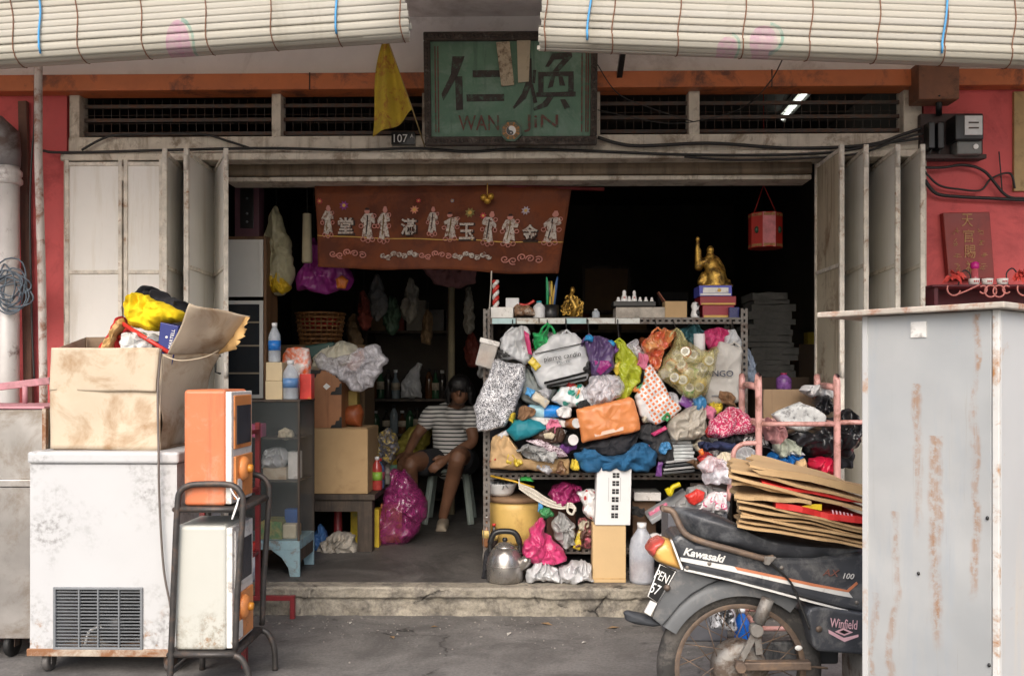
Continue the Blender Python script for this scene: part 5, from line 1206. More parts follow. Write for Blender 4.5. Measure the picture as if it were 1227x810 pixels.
for i in range(24):
    a_ = 2 * math.pi * i / 24; MB().tube([bc_ + Vector((rb * .82 * math.cos(a_), rb * .82 * math.sin(a_), 0)), bc_ + Vector((rb * math.cos(a_), rb * math.sin(a_), hb_))], .005, 6).build("stake", M_WICK, bs)
MB().lathe([(0, 0), (rb * .8, 0), (rb * .8, .01), (0, .01)], bc_, 24).build("bottom", M_WICK, bs)
bag("red_cloth", "dark red cloth heaped in the wicker basket", "cloth", [(358, 392), (362, 382), (384, 377), (404, 381), (410, 392), (384, 398)], 6.42, .2, M_REDCLOTH, .01, 18, 7)
# heap on the wooden box
a, b = at(366, 431, 5.9), at(401, 409, 5.9)
tag(MB().obox(((a.x + b.x) / 2, 5.98, (a.z + b.z) / 2), (b.x - a.x, .16, (b.z - a.z) * .75), (0, R(-8), 0)).build("green_case", M("dark_green_case", (.012, .06, .05), .4), bev=.01), "dark green case on the heap above the wooden box", "case")
bag("paper_bundle", "bundle of white and cream papers above the wooden box", "papers", [(373, 445), (374, 428), (398, 412), (412, 408), (428, 415), (432, 428), (420, 440), (395, 446)], 5.95, .2, M("cream_paper", (.58, .55, .44), .8, 0, .15, 9), .012, 18, 8)
bag("orange_packet", "salmon orange packet in the clear bag above the wooden box", "packet", [(413, 442), (424, 424), (437, 416), (438, 432), (426, 446)], 5.88, .06, M("salmon_packet", (.55, .22, .12), .5), .006, 20, 9)
M_CLEARF = glass("crinkled_clear_film", (.80, .80, .84), .55, .12)
_k = NT("crinkled_clear_bag"); _n = _k.noise(16, 9, .7, 1.5); _k.set(Base_Color=(.74, .72, .76), Roughness=.18, Alpha=_k.ramp(_n, [(.35, .28), (.62, .85)])); _k.bump(_k.ridged(14), .8, .006); M_CLBAG = _k.m
bag("clear_plastic_bag", "crumpled clear plastic bag spilling over the wooden box", "bag", [(374, 432), (385, 424), (405, 428), (420, 424), (436, 414), (452, 414), (460, 424), (468, 432), (455, 446), (449, 462), (436, 470), (422, 468), (412, 458), (400, 448), (385, 444)], 5.86, .16, M_CLBAG, .02, 20, 11, n=80)
bag("orange_pot", "dull orange plastic pot beside the wooden box", "pot", [(411, 508), (409, 494), (418, 486), (432, 484), (436, 494), (433, 512)], 6.0, .16, M("dull_orange_plastic", (.28, .07, .02), .5), .002, 6, 12)
pbox("yellow_card", "dull yellow card folder behind the wooden box", "folder", (411, 468), (428, 486), 6.05, .1, M("dull_yellow_card", (.36, .26, .07), .7), base=ctz - .02)
# bottles and packets on the table's right end
cols = [(.55, .42, .04), (.10, .16, .30), (.45, .06, .05), (.10, .22, .08), (.55, .5, .45), (.30, .10, .3), (.5, .35, .03)]
spots = [(452, 6.02, .17), (459, 6.1, .2), (465, 6.0, .22), (456, 6.3, .24), (467, 6.35, .2), (461, 6.55, .25), (470, 6.6, .2)]
lab7 = ["yellow bottle at the low table's edge beside the carton", "dark blue bottle on the low table beside the carton", "red bottle on the low table's corner above the purple bag", "green bottle behind the yellow bottle on the low table", "pale bottle at the back corner of the low table", "purple bottle at the back of the low table", "mustard bottle at the far end of the low table"]
for (px, Y, h), cc, lb in zip(spots, cols, lab7):
    q = atz(px, Y, ttz)
    if q.x > tx1 + .005: q.x = tx1 - .005
    bottle(lb, q, h, .034, M("bottle_tint_%d" % len(MATS), cc, .25), M_WCAP if cc[0] > .2 else M_REDPL, M("label_tint_%d" % len(MATS), (cc[2] + .2, cc[0], cc[1]), .4, 0, .4, 40))
bag("sachet_heap", "heap of coloured sachets on the low table above the purple bag", "sachets", [(449, 548), (452, 522), (462, 512), (474, 518), (478, 538), (470, 556), (458, 560)], 6.25, .14, M("mixed_sachets", (.10, .10, .12), .35, 0, .8, 30, dirt=(.5, .36, .05), da=.42, ds=26), .02, 26, 14)
# under the table
bag("blue_bag", "crumpled blue plastic bag under the low table", "bag", [(375, 660), (376, 640), (384, 628), (391, 638), (396, 652), (390, 661)], 5.9, .14, film("blue_film", (.08, .20, .45)), .012, 22, 15)
bag("rag_heap", "heap of pale grey rags under the low table", "rags", [(378, 664), (384, 652), (398, 640), (412, 636), (424, 642), (430, 655), (430, 664), (400, 666)], 5.85, .2, M("pale_rag", (.42, .38, .32), .95, 0, .25, 25, .8, 50), .018, 34, 16, n=90, rings=14)
q = atz(405, 6.0, FZ); tag(MB().lathe([(.05, 0), (.05, .02), (.028, .03), (.026, .30), (.03, .318), (0, .318)], q, 16).build("red_post", M_REDST), "short red post standing under the low table", "post")
pbox("yellow_packet", "yellow packet standing under the low table", "packet", (420, 611), (433, 644), 6.1, .08, M("yellow_packet", (.62, .45, .03), .45, 0, .2, 14, dirt=(.1, .25, .1), da=.3, ds=12), base=FZ)
pbox("yellow_carton", "narrow yellow carton beside the low table's leg", "carton", (447, 610), (454, 654), 5.95, .1, M("yellow_print_card", (.66, .45, .03), .5), base=FZ)
# --- magenta bag with orange box
bxo = pbox("orange_box", "orange red box inside the magenta plastic bag", "box", (456, 604), (482, 648), 6.08, .12, M("orange_red_box", (.62, .20, .09), .5, 0, .2, 8, dirt=(.55, .08, .03), da=.36, ds=10), base=FZ + .008)
_k = NT("magenta_film"); _n = _k.noise(11, 8, .65, 1.4); _k.set(Base_Color=_k.mix(_n, (.15, .012, .075), (.36, .05, .19)), Roughness=.15, Alpha=_k.ramp(_n, [(.35, .45), (.62, .9)])); _k.b.inputs["Coat Weight"].default_value = .4; _k.bump(_k.ridged(12), .8, .006); M_MAGF = _k.m
bag("magenta_bag", "magenta plastic bag knotted over an orange box on the floor", "bag", [(453, 652), (454, 620), (460, 592), (468, 575), (472, 558), (480, 566), (486, 560), (492, 572), (504, 585), (514, 602), (510, 620), (500, 636), (492, 652), (470, 655)], 6.1, .26, M_MAGF, .02, 13, 17, n=80)
# --- yellow sack, stool, person
bag("yellow_sack", "dull yellow sack behind the seated person", "sack", [(470, 548), (474, 530), (492, 512), (512, 502), (518, 520), (508, 548)], 7.35, .25, M("dull_yellow_sack", (.36, .30, .05), .7, 0, .2, 6, .4, 50), .015, 12, 18)
SX = at(539, 560, 7.05).x; sz = .565
st = thing("plastic_stool", "pale green plastic stool under the seated person", "stool", (SX, 7.05, FZ))
M_STOOL = M("pale_green_plastic", (.28, .33, .30), .45, 0, .1, 8)
MB().box(SX - .15, SX + .15, 6.9, 7.2, sz - .03, sz).build("seat", M_STOOL, st, bev=.015, seg=3)
for sx in (-1, 1):
    for sy in (-1, 1):
        t_ = Vector((SX + sx * .125, 7.05 + sy * .125, sz - .02)); b_ = Vector((SX + sx * .175, 7.05 + sy * .175, FZ)); MB().bar(b_, t_, .045, .03, (sx, sy, 0)).build("leg", M_STOOL, st, bev=.006)
for sx in (-1, 1): MB().bar((SX + sx * .15, 6.92, .36), (SX + sx * .15, 7.18, .36), .012, .03).build("stretcher", M_STOOL, st)

person = thing("person", "seated person in striped shirt and black shorts leaning forward on stool", "person", (SX, 7.05, sz))
M_SKIN = M("brown_skin", (.19, .09, .05), .55, 0, .12, 10, .1, 90); M_HAIR = M("black_hair", (.010, .009, .009), .45, 0, .4, 40, .7, 120)
def limb(mb, pts, rad, n=14, seg=6):
    P = smooth_path(pts, seg); m_ = len(pts) - 1; rr = []
    for i in range(len(P)):
        t = i / (len(P) - 1) * m_; k_ = min(int(t), m_ - 1); f = t - k_; f = f * f * (3 - 2 * f); rr.append(rad[k_] * (1 - f) + rad[k_ + 1] * f)
    mb.tube(P, rr, n); mb.ball(P[0], rr[0], n, 8); mb.ball(P[-1], rr[-1], n, 8)
def merge(o, vox, sm=6, fac=.5):
    r = o.modifiers.new("remesh", 'REMESH'); r.mode = 'VOXEL'; r.voxel_size = vox; r.use_smooth_shade = True
    s = o.modifiers.new("smooth", 'SMOOTH'); s.factor = fac; s.iterations = sm; return o
pel = at(542, 551, 7.08); che = at(540, 507, 7.02); nek = at(547, 486, 6.9); hed = at(551, 468, 6.79)
shL, shR = at(518, 495, 6.95), at(564, 496, 6.96); elL, elR = at(499, 522, 6.9), at(566, 529, 6.84); haL, haR = at(488, 543, 6.70), at(536, 549, 6.70)
hiL, hiR = at(528, 553, 7.05), at(557, 553, 7.05); knL, knR = at(492, 556, 6.62), at(549, 548, 6.60); anL, anR = at(490, 618, 6.72), at(531, 613, 6.74)
anL.z = anR.z = FZ + .085
def body_mb(mb):
    limb(mb, [pel, pel.lerp(che, .5) + Vector((0, .01, 0)), che, nek + Vector((0, .03, -.05))], [.135, .125, .13, .085])
    mb.ball(pel, (.175, .13, .11)); mb.ball(che + Vector((0, 0, .03)), (.165, .105, .13))
    for s_, e_, h_ in ((shL, elL, haL), (shR, elR, haR)):
        limb(mb, [che.lerp(s_, .6), s_, s_.lerp(e_, .5), e_, e_.lerp(h_, .45), h_], [.075, .058, .048, .040, .038, .026])
    limb(mb, [nek + Vector((0, .02, -.06)), nek, hed + Vector((0, .02, -.05))], [.06, .05, .05])
    mb.ball(hed, (.076, .092, .105), 18, 12); mb.ball(hed + Vector((0, -.045, -.045)), (.052, .05, .058))         # skull and jaw
    mb.ball(hed + Vector((0, -.098, -.018)), (.014, .018, .022)); mb.ball(hed + Vector((0, -.086, -.058)), (.026, .012, .010))   # nose, lips
    for s in (-1, 1): mb.ball(hed + Vector((s * .078, .004, -.012)), (.010, .02, .028)); mb.ball(hed + Vector((s * .032, -.082, .012)), (.020, .012, .009))
    for h_, k_, a_ in ((hiL, knL, anL), (hiR, knR, anR)):
        limb(mb, [h_, h_.lerp(k_, .5) + Vector((0, 0, .01)), k_, k_.lerp(a_, .35) + Vector((0, .03, 0)), a_], [.098, .085, .062, .056, .036])
        limb(mb, [a_ + Vector((0, .04, -.05)), a_ + Vector((0, -.04, -.052)), a_ + Vector((0, -.15, -.062))], [.036, .036, .024])
    for h_, e_ in ((haL, elL), (haR, elR)):
        d = (h_ - e_).normalized(); sd = d.cross(Vector((0, -1, .3))).normalized(); dn = sd.cross(d).normalized()
        if dn.z > 0: dn = -dn
        pc = h_ + d * .05; limb(mb, [h_, pc, h_ + d * .075], [.028, .034, .030]); mb.ball(pc, (.036, .030, .030))
        for i, ln in enumerate((.068, .078, .074, .056)):
            r0_ = h_ + d * .085 + sd * (.026 - i * .0175); limb(mb, [r0_ - d * .02, r0_ + d * ln * .45 + dn * .008, r0_ + d * ln * .75 + dn * .028, r0_ + d * ln * .85 + dn * .05], [.0105, .010, .009, .008], 8, 4)
        limb(mb, [h_ + d * .02 + sd * .022, h_ + d * .05 + sd * .05, h_ + d * .085 + sd * .055 + dn * .02], [.014, .012, .010], 8, 4)
bm_ = MB(); body_mb(bm_); merge(bm_.build("body", M_SKIN, person), .007, 4)
k = NT("striped_shirt"); sp_ = k.new("ShaderNodeSeparateXYZ"); k.link(k.tc.outputs["Object"], sp_.inputs[0])
wv = k.math('SINE', k.math('ADD', k.math('MULTIPLY', sp_.outputs[2], 2 * math.pi / .030), k.math('MULTIPLY', k.noise(5, 2), 3)))
k.set(Base_Color=k.mix(k.ramp(wv, [(.45, 0), (.55, 1)]), (.62, .61, .58), (.02, .02, .024)), Roughness=.9); k.bump(k.noise(14, 4), .3, .01); M_SHIRT = k.m
s_ = MB(); limb(s_, [pel + Vector((0, 0, -.02)), pel.lerp(che, .5), che, nek + Vector((0, .03, -.075))], [.152, .145, .146, .10]); s_.ball(pel + Vector((0, 0, .02)), (.185, .145, .10)); s_.ball(che + Vector((0, 0, .03)), (.18, .12, .135))
for a_, e_ in ((shL, elL), (shR, elR)): limb(s_, [che.lerp(a_, .5), a_, a_.lerp(e_, .42)], [.085, .066, .064])
merge(s_.build("shirt", M_SHIRT, person), .010, 6)
s_ = MB(); s_.ball(pel + Vector((0, 0, -.03)), (.192, .15, .085))
for h_, k_ in ((hiL, knL), (hiR, knR)): limb(s_, [h_ + Vector((0, .02, 0)), h_.lerp(k_, .6)], [.112, .100])
merge(s_.build("shorts", M_BLACKCLOTH, person), .010, 6)
s_ = MB(); s_.ball(hed + Vector((0, .022, .018)), (.094, .10, .108), 18, 12); s_.ball(hed + Vector((0, -.035, .04)), (.086, .075, .078))
for i in range(26):
    a_ = R(-35 + 250 * i / 25); d = Vector((math.cos(a_), math.sin(a_), 0)); s_.tube([hed + d * .07 + Vector((0, .02, .05)), hed + d * .100 + Vector((0, .02, -.02)), hed + d * .098 + Vector((0, .025, -.09 - .02 * random.random()))], [.022, .022, .010], 6)
merge(s_.build("hair", M_HAIR, person), .008, 2)
rh = random.Random(3)
for i in range(90):
    a_ = rh.uniform(0, 6.28); e_ = rh.uniform(.1, 1.4); d = Vector((math.cos(a_) * math.cos(e_), math.sin(a_) * math.cos(e_), math.sin(e_))); p0 = hed + Vector((d.x * .092, d.y * .1 + .01, d.z * .115 + .01)); o_ = Vector((d.x, d.y, 0)) * .5
    MB().tube([p0, p0 + o_ * .03 + Vector((0, 0, -.02)), p0 + o_ * .05 + Vector((rh.uniform(-.01, .01), rh.uniform(-.01, .01), -.07))], [.004, .004, .001], 5).build("hair_lock", M_HAIR, person)
for a_, nm in ((anL, 0), (anR, 1)):
    s_ = MB(); limb(s_, [a_ + Vector((0, .045, -.052)), a_ + Vector((0, -.04, -.055)), a_ + Vector((0, -.15, -.062))], [.042, .044, .036]); s_.box(a_.x - .042, a_.x + .042, a_.y - .18, a_.y + .08, FZ, FZ + .012)
    merge(s_.build("shoe", M("beige_slip_on", (.36, .30, .23), .7), person), .008, 4)

# --- hanging things on the left
_k = NT("milky_yellow_bag"); _n = _k.noise(13, 7, .65, 1.2); _k.set(Base_Color=_k.mix(_k.noise(4, 3), (.40, .38, .24), (.58, .54, .36)), Roughness=.22, Alpha=_k.ramp(_n, [(.3, .6), (.65, .95)])); _k.bump(_k.ridged(14), .7, .005); M_MILK = _k.m
hb = bag("hanging_bag", "milky clear plastic bag hanging beside the tall cupboard", "bag", [(330, 246), (335, 250), (341, 270), (349, 292), (353, 320), (351, 340), (342, 354), (330, 355), (322, 345), (320, 315), (316, 285), (322, 262)], 5.75, .16, M_MILK, .012, 14, 20)
q = at(331, 248, 5.75); ORG[hb.name] = hb.location.copy(); MB().tube([q, Vector((q.x, 5.75, zc - .03))], .003, 6).build("string", M_CABLE, hb)
bag("yellow_fruit", "yellow fruit lying in the milky hanging bag", "fruit", [(324, 350), (324, 335), (334, 326), (346, 332), (348, 346), (338, 354)], 5.745, .175, M("banana_yellow", (.60, .40, .02), .5, 0, .2, 20), .012, 24, 21)
_k = NT("violet_film"); _n = _k.noise(12, 8, .65, 1.3); _k.set(Base_Color=_k.mix(_n, (.14, .015, .13), (.40, .05, .32)), Roughness=.18); _k.bump(_k.ridged(14), .8, .006); M_VIO = _k.m
vb = bag("violet_bag", "violet plastic bag hanging below the red banner's corner", "bag", [(356, 346), (356, 330), (362, 318), (370, 300), (376, 285), (384, 292), (386, 312), (400, 318), (420, 320), (425, 332), (420, 345), (404, 350), (378, 352)], 5.85, .2, M_VIO, .02, 15, 22, n=72)
ORG[vb.name] = vb.location.copy(); q = at(376, 287, 5.85); MB().tube([q, Vector((q.x, 5.85, zc - .03))], .003, 6).build("string", M_CABLE, vb)
bag("orange_sachet", "orange sachet in front of the violet hanging bag", "sachet", [(404, 346), (402, 334), (410, 330), (418, 336), (414, 346)], 5.75, .04, M("orange_sachet", (.60, .17, .03), .4), .004, 20, 23)
ps = thing("paper_scroll", "rolled cream paper hanging beside the red banner", "scroll", at(368, 315, 5.6))
MB().lathe([(.028, 0), (.032, .01), (.026, .30), (0, .30)], at(368, 315, 5.62), 16).build("roll", M("cream_scroll", (.42, .37, .25), .8, 0, .2, 8), ps)
q = at(368, 258, 5.62); MB().tube([q + Vector((0, 0, -.02)), Vector((q.x, 5.62, zc - .03))], .003, 6).build("string", M_CABLE, ps)

# --- banner
BNY = 5.46
bn = thing("banner", "rust red embroidered banner with silver figures hung across the doorway", "banner", at(530, 325, BNY))
BT = [at(377, 218, BNY), at(685, 225, BNY), at(669, 328, BNY), at(381, 320, BNY)]
def bnp(u, v, off=0):
    p = BT[0].lerp(BT[1], u).lerp(BT[3].lerp(BT[2], u), v)
    sag = .016 * math.sin(u * 26 + v) + .022 * math.sin(u * 13 + v * 4) * v + .025 * noise.noise(Vector((u * 9, v * 3, 2)))
    p.y += sag * (.4 + .6 * v) + off; p.z -= .006 * math.sin(u * math.pi * 3) * v; return p
M_BAN = M("rust_red_banner_cloth", (.155, .038, .010), .8, 0, .2, 5, .3, 120, dirt=(.095, .022, .007), da=.46, ds=4)
M_SILVER = M("silver_embroidery", (.52, .47, .42), .5, .1, .35, 60, .6, 200, dirt=(.16, .05, .02), da=.42, ds=55); M_GOLDT = M("gold_thread", (.58, .36, .08), .5); M_SILKP = M("pink_silk", (.52, .22, .18), .6); M_BLKT = M("dark_embroidery", (.03, .015, .012), .8)
MB().sheet(lambda u, v: bnp(u, v), 70, 24, .003).build("cloth", M_BAN, bn)
MB().cyl(at(355, 216, BNY + .012), at(724, 227, BNY + .012), .011, n=10).build("rod", M("dark_red_rod", (.16, .02, .02), .5), bn)
MB().sheet(lambda u, v: bnp(u, .62 + .012 * v + .02 * math.sin(u * 3), -.004), 60, 2, .002).build("gold_line", M_GOLDT, bn)
def cp_(x, y): return ((x - 66) / (1165 - 66), (y - 65 - (x - 66) * .028) / 372)
def emb(name, x, y, w, h, pts, mt, off=-.006):
    """embroidered patch: outline in unit square mapped on the banner"""
    b_ = MB()
    for poly_ in pts:
        b_.prism([bnp(*cp_(x + (u - .5) * w, y + (v - .5) * h), off) for u, v in poly_], (0, .006, 0))
    return b_.build(name, mt, bn)
def circ(cx, cy, r, ry=None, n=12): return [(cx + r * math.cos(2 * math.pi * i / n), cy + (ry or r) * math.sin(2 * math.pi * i / n)) for i in range(n)]
figs = [(115, 235, 62, 140), (297, 252, 66, 150), (365, 250, 66, 160), (580, 240, 58, 130), (662, 262, 66, 130), (830, 270, 66, 150), (922, 275, 70, 140), (1105, 268, 72, 150)]
for i, (x, y, w_, h_) in enumerate(figs):
    lean = (.10, -.06, .08, 0, -.12, .12, -.05, .1)[i]; w_ *= (.95, 1.05, .9, .85, 1.1, 1.0, 1.1, 1.15)[i]
    robe = [(.5 - .24 + lean, .20), (.5 + .24 + lean, .20), (.5 + .46, .36), (.5 + .40, .44), (.5 + .22, .42), (.5 + .26, .56), (.5 + .38, .86), (.5 + .10, .80), (.5 + .02, .92), (.5 - .34, .90), (.5 - .22, .56), (.5 - .22, .42), (.5 - .40, .50), (.5 - .46, .40)]
    fl_ = -1 if i in (1, 4, 5) else 1; robe = [(.5 + fl_ * (u - .5) * (1 + .25 * noise.noise(Vector((u * 5, v * 5, i)))), v + .05 * noise.noise(Vector((u * 4, v * 7, i * 2)))) for u, v in robe]
    if fl_ < 0: robe = robe[::-1]
    emb("figure", x, y, w_, h_, [robe], M_SILVER)
    emb("figure_sash", x, y, w_, h_, [[(.44, .24), (.52, .24), (.50, .5), (.42, .8), (.36, .8), (.42, .5)]], M_BLKT if i % 2 else M("olive_embroidery", (.16, .10, .03), .8), -.0075)
    emb("figure_head", x, y, w_, h_, [circ(.5 + lean, .12, .17, .075)], M_SILKP, -.0075); emb("figure_cap", x, y, w_, h_, [[(.36 + lean, .09), (.64 + lean, .09), (.58 + lean, .02), (.42 + lean, .02)]], M_BLKT if i in (1, 4, 6) else M_SILKP, -.009)
    for j, (cx, cy, r_) in enumerate(((.2, .93, .13), (.5, .97, .12), (.78, .93, .13), (.9, .55, .12), (.08, .55, .12), (.88, .25, .12))):
        MB().tube([bnp(*cp_(x + (cx + r_ * math.cos(t) - .5) * w_, y + (cy + r_ * .45 * math.sin(t) - .5) * h_), -.005) for t in [2 * math.pi * q / 12 for q in range(12)]], .0030, 5, closed=True).build("figure_border", M_SILKP, bn)
for ch, x, y in (("堂", 200, 258), ("滿", 478, 266), ("玉", 735, 288), ("金", 1012, 288)):
    c_ = bnp(*cp_(x, y), -.010); o_ = text("lettering", ch, .1, c_, M_SILVER, bn, .002, w=.092, h=.096, bold=.0022); o2 = text("lettering_shadow", ch, .1, c_ + Vector((.004, .005, -.004)), M_BLKT, bn, .002, w=.104, h=.108, bold=.0035)
for x, y, r_, cc in ((190, 168, 22, (.22, .04, .22)), (500, 192, 20, (.55, .22, .14)), (516, 152, 11, (.5, .04, .06)), (742, 205, 24, (.22, .18, .05)), (800, 218, 16, (.45, .04, .06)), (982, 195, 20, (.42, .36, .42)), (85, 150, 14, (.42, .05, .05)), (660, 150, 9, (.3, .3, .36))):
    emb("flower", x, y, r_ * 2, r_ * 2, [[(.5 + (.5 if j % 2 else .28) * math.cos(j * math.pi / 8), .5 + (.5 if j % 2 else .28) * math.sin(j * math.pi / 8)) for j in range(16)]], M("petal_silk_%d" % x, cc, .7)); emb("flower_heart", x, y, r_, r_, [circ(.5, .5, .35)], M_GOLDT, -.008)
for x, w_, n_ in ((205, 170, 5), (435, 170, 7), (600, 150, 5), (765, 170, 7), (990, 190, 5)):
    sc2 = MB()
    for j in range(n_):
        cx = x - w_ / 2 + (j + .5) * w_ / n_; cy = 378 + (x - 200) * .028 + 8 * math.sin(j * 2.1); r_ = w_ / n_ * .55
        sc2.tube([bnp(*cp_(cx + r_ * (1 - .055 * q) * math.cos(q * .6 + j), cy + r_ * .8 * (1 - .055 * q) * math.sin(q * .6 + j)), -.005) for q in range(15)], .0042 if n_ == 5 else .0065, 5)
    sc2.build("scrollwork", M_SILVER if n_ == 7 else M_SILKP, bn)
be = thing("gold_bells", "cluster of small gold bells hanging before the red banner", "bells", at(584, 243, 5.4))
for dx, dz in ((-.022, 0), (.02, .006), (0, -.018)): MB().ball(at(584, 237, 5.4) + Vector((dx, 0, dz)), .021, 12, 8).build("bell", M("bell_gold", (.55, .32, .05), .3, .6, .2, 10), be)
MB().tube([at(584, 234, 5.4), at(584, 205, 5.4)], .003, 6).build("string", M_GOLDT, be)
MB().cyl(at(584, 207, 5.4), at(584, 198, 5.36), .006, n=6).build("hook", M_BLK, be)

# --- back of the room: bottle shelf
BSY = 7.75; sx0, sx1 = at(440, 470, BSY).x, at(535, 470, BSY).x
bsf = thing("back_shelf", "dark wooden shelf of bottles behind the seated person", "shelf", ((sx0 + sx1) / 2, 7.95, FZ))
zsb = [at(480, 520, BSY).z, at(480, 478, BSY).z]
for z in [FZ + .08] + zsb + [1.65]: MB().box(sx0, sx1, BSY, 8.15, z - .02, z).build("board", M_WOODD, bsf)
for x in (sx0 - .02, sx1): MB().box(x, x + .02, BSY, 8.15, FZ, 1.9).build("side_panel", M_WOODD, bsf)
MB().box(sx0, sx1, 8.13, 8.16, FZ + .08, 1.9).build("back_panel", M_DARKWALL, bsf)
bl = ["green glass bottle", "brown glass bottle", "clear glass bottle", "dark sauce bottle"]
bcol = [(.03, .08, .04), (.07, .03, .012), (.20, .24, .26), (.03, .025, .022)]
pos = [("upper", 1, [448, 456, 465, 474, 514, 522, 530], .26), ("lower", 0, [450, 463, 472, 482, 491, 500], .22)]
for nm, zi, pxs, hh in pos:
    for i, px in enumerate(pxs):
        kd = (i * 3 + zi) % 4
        bottle("%s on the %s back shelf %s" % (bl[kd], nm, "beside the white carrier bag" if (zi == 1 and px in (474, 514)) else "among other bottles"), atz(px, BSY + .1, zsb[zi]), hh * random.uniform(.85, 1.1), .036, M("bottle_glass_%d" % kd, bcol[kd], .12), M_WCAP if i % 3 == 0 else M_BLK, M("shelf_bottle_label", (.36, .30, .22), .7, 0, .3, 30) if i % 2 else None, i % 2, "bottles on the back shelf")
bag("carrier_bag", "white carrier bag with handles among bottles on the back shelf", "bag", [(480, 477), (481, 458), (488, 448), (500, 434), (506, 436), (503, 452), (506, 477)], BSY + .04, .1, M_WBAG, .01, 18, 30)

# dim goods crowding the left of the room
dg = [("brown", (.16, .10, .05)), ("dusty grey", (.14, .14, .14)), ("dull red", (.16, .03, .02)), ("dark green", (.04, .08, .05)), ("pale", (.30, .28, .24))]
for i, (px0, px1, py0, py1) in enumerate(((446, 470, 432, 396), (472, 496, 432, 385), (498, 512, 432, 402), (514, 532, 432, 390))):
    z_ = zsb[1] + (1.65 - zsb[1]) * .0
for z_, row in ((1.65, ((444, 466, .22), (468, 484, .16), (487, 510, .26), (512, 532, .18))), (1.9, ())):
    for i, (p0, p1, h_) in enumerate(row):
        nm, c_ = dg[(i * 2) % 5]; a_, b_ = at(p0, 400, BSY + .05).x, at(p1, 400, BSY + .05).x
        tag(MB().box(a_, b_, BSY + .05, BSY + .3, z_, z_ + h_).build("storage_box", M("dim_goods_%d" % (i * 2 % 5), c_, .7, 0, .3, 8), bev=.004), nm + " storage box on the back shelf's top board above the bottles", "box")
hang = [(436, 372, 10, 26, 6.7, 2, "dull red"), (452, 356, 12, 30, 6.9, 1, "dusty grey"), (470, 378, 11, 24, 7.0, 3, "dark green"), (492, 360, 13, 28, 7.2, 4, "pale"), (512, 392, 10, 22, 7.1, 0, "brown"), (562, 372, 10, 30, 7.3, 4, "yellowish pale"), (424, 398, 12, 22, 6.8, 0, "tan"), (566, 420, 12, 22, 7.6, 2, "dark red")]
for i, (px, py, a_, b_, Y_, ci, nm) in enumerate(hang):
    pts = [(px + a_ * (1 + .25 * math.sin(2 * t + i)) * math.cos(t) * (.55 + .45 * (math.sin(t) + 1) / 2), py + b_ * math.sin(t)) for t in [2 * math.pi * j / 14 for j in range(14)]]
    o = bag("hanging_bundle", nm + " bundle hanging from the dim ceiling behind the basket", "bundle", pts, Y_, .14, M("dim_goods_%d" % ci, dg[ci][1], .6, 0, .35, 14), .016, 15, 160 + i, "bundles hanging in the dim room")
    ORG[o.name] = o.location.copy(); q = at(px, py - b_ * .9, Y_); MB().tube([q, Vector((q.x, Y_, zc - .03))], .003, 6).build("string", M_CABLE, o)

# ================================================================ the steel rack and its heap
RY0, RY1 = 5.12, 5.56; rx0, rx1 = at(579, 500, RY0).x, at(896, 500, RY0).x
zT, zM, zL, zB = at(740, 381, RY0).z, at(740, 567, RY0).z, at(690, 656, RY0).z, FZ + .03
M_ANGLE = M("grimy_slotted_angle", (.16, .145, .13), .6, .4, .25, 16, .2, 60, dirt=(.09, .06, .045), da=.42, ds=14)
M_SHELF = M("grimy_shelf_plate", (.13, .12, .11), .6, .2, .25, 10); M_STRIP = M("pale_price_strip", (.55, .56, .52), .5, 0, .12, 14, dirt=(.30, .22, .15), da=.36, ds=16, )
rack = thing("steel_rack", "slotted angle steel rack heaped with bags at the doorway", "shelf rack", ((rx0 + rx1) / 2, 5.34, FZ))
def slotted(a, b, w, wdir, ndir, th, pitch=.034, hole=.016, mb=None):
    """flat flange from a to b of width w with a row of real slots"""
    mb = mb or MB(); a, b, wd, nd = Vector(a), Vector(b), Vector(wdir), Vector(ndir); d = (b - a); L = d.length; d.normalize()
    def bx_(t0, t1, s0, s1):
        mb.add([a + d * t + wd * s + nd * n_ for t in (t0, t1) for s in (s0, s1) for n_ in (0, th)], [(0, 1, 3, 2), (4, 6, 7, 5), (0, 4, 5, 1), (2, 3, 7, 6), (0, 2, 6, 4), (1, 5, 7, 3)])
    bx_(0, L, 0, w * .36); bx_(0, L, w * .64, w); n_ = int(L / pitch)
    for i in range(n_ + 1):
        t0 = i * pitch; bx_(t0, min(L, t0 + pitch - hole), w * .36, w * .64)
    return mb
zP = at(590, 370, RY0).z
for x, sx in ((rx0, 1), (rx1, -1)):
    for y, sy in ((RY0, 1), (RY1, -1)):
        m_ = slotted((x, y, FZ), (x, y, zP), .038, (sx, 0, 0), (0, sy, 0), .0025); slotted((x, y + sy * .003, FZ), (x, y + sy * .003, zP), .038, (0, sy, 0), (sx, 0, 0), .0025, mb=m_)
        m_.build("post", M_ANGLE, rack)
for z, mt in ((zT, M_STRIP), (zM, M_ANGLE), (zL, M_ANGLE), (zB, M_ANGLE)):
    s_ = MB().box(rx0 + .004, rx1 - .004, RY0 + .004, RY1 - .004, z - .004, z - .001).build("shelf", M_SHELF, rack)
    slotted((rx0 + .04, RY0 - .003, z - .034), (rx1 - .04, RY0 - .003, z - .034), .036, (0, 0, 1), (0, 1, 0), .003).build("shelf_edge", mt if z != zT else M_ANGLE, s_)
    if z == zT:
        xx = rx0 + .05; i = 0
        for wd_ in (.13, .12, .14, .11, .15, .13):
            MB().box(xx, xx + wd_, RY0 - .008, RY0 - .0035, z - .032, z - .002).build("price_strip", M_STRIP if i % 3 else M("pale_teal_strip", (.36, .50, .50), .5, 0, .15, 12), s_); xx += wd_ + .008; i += 1

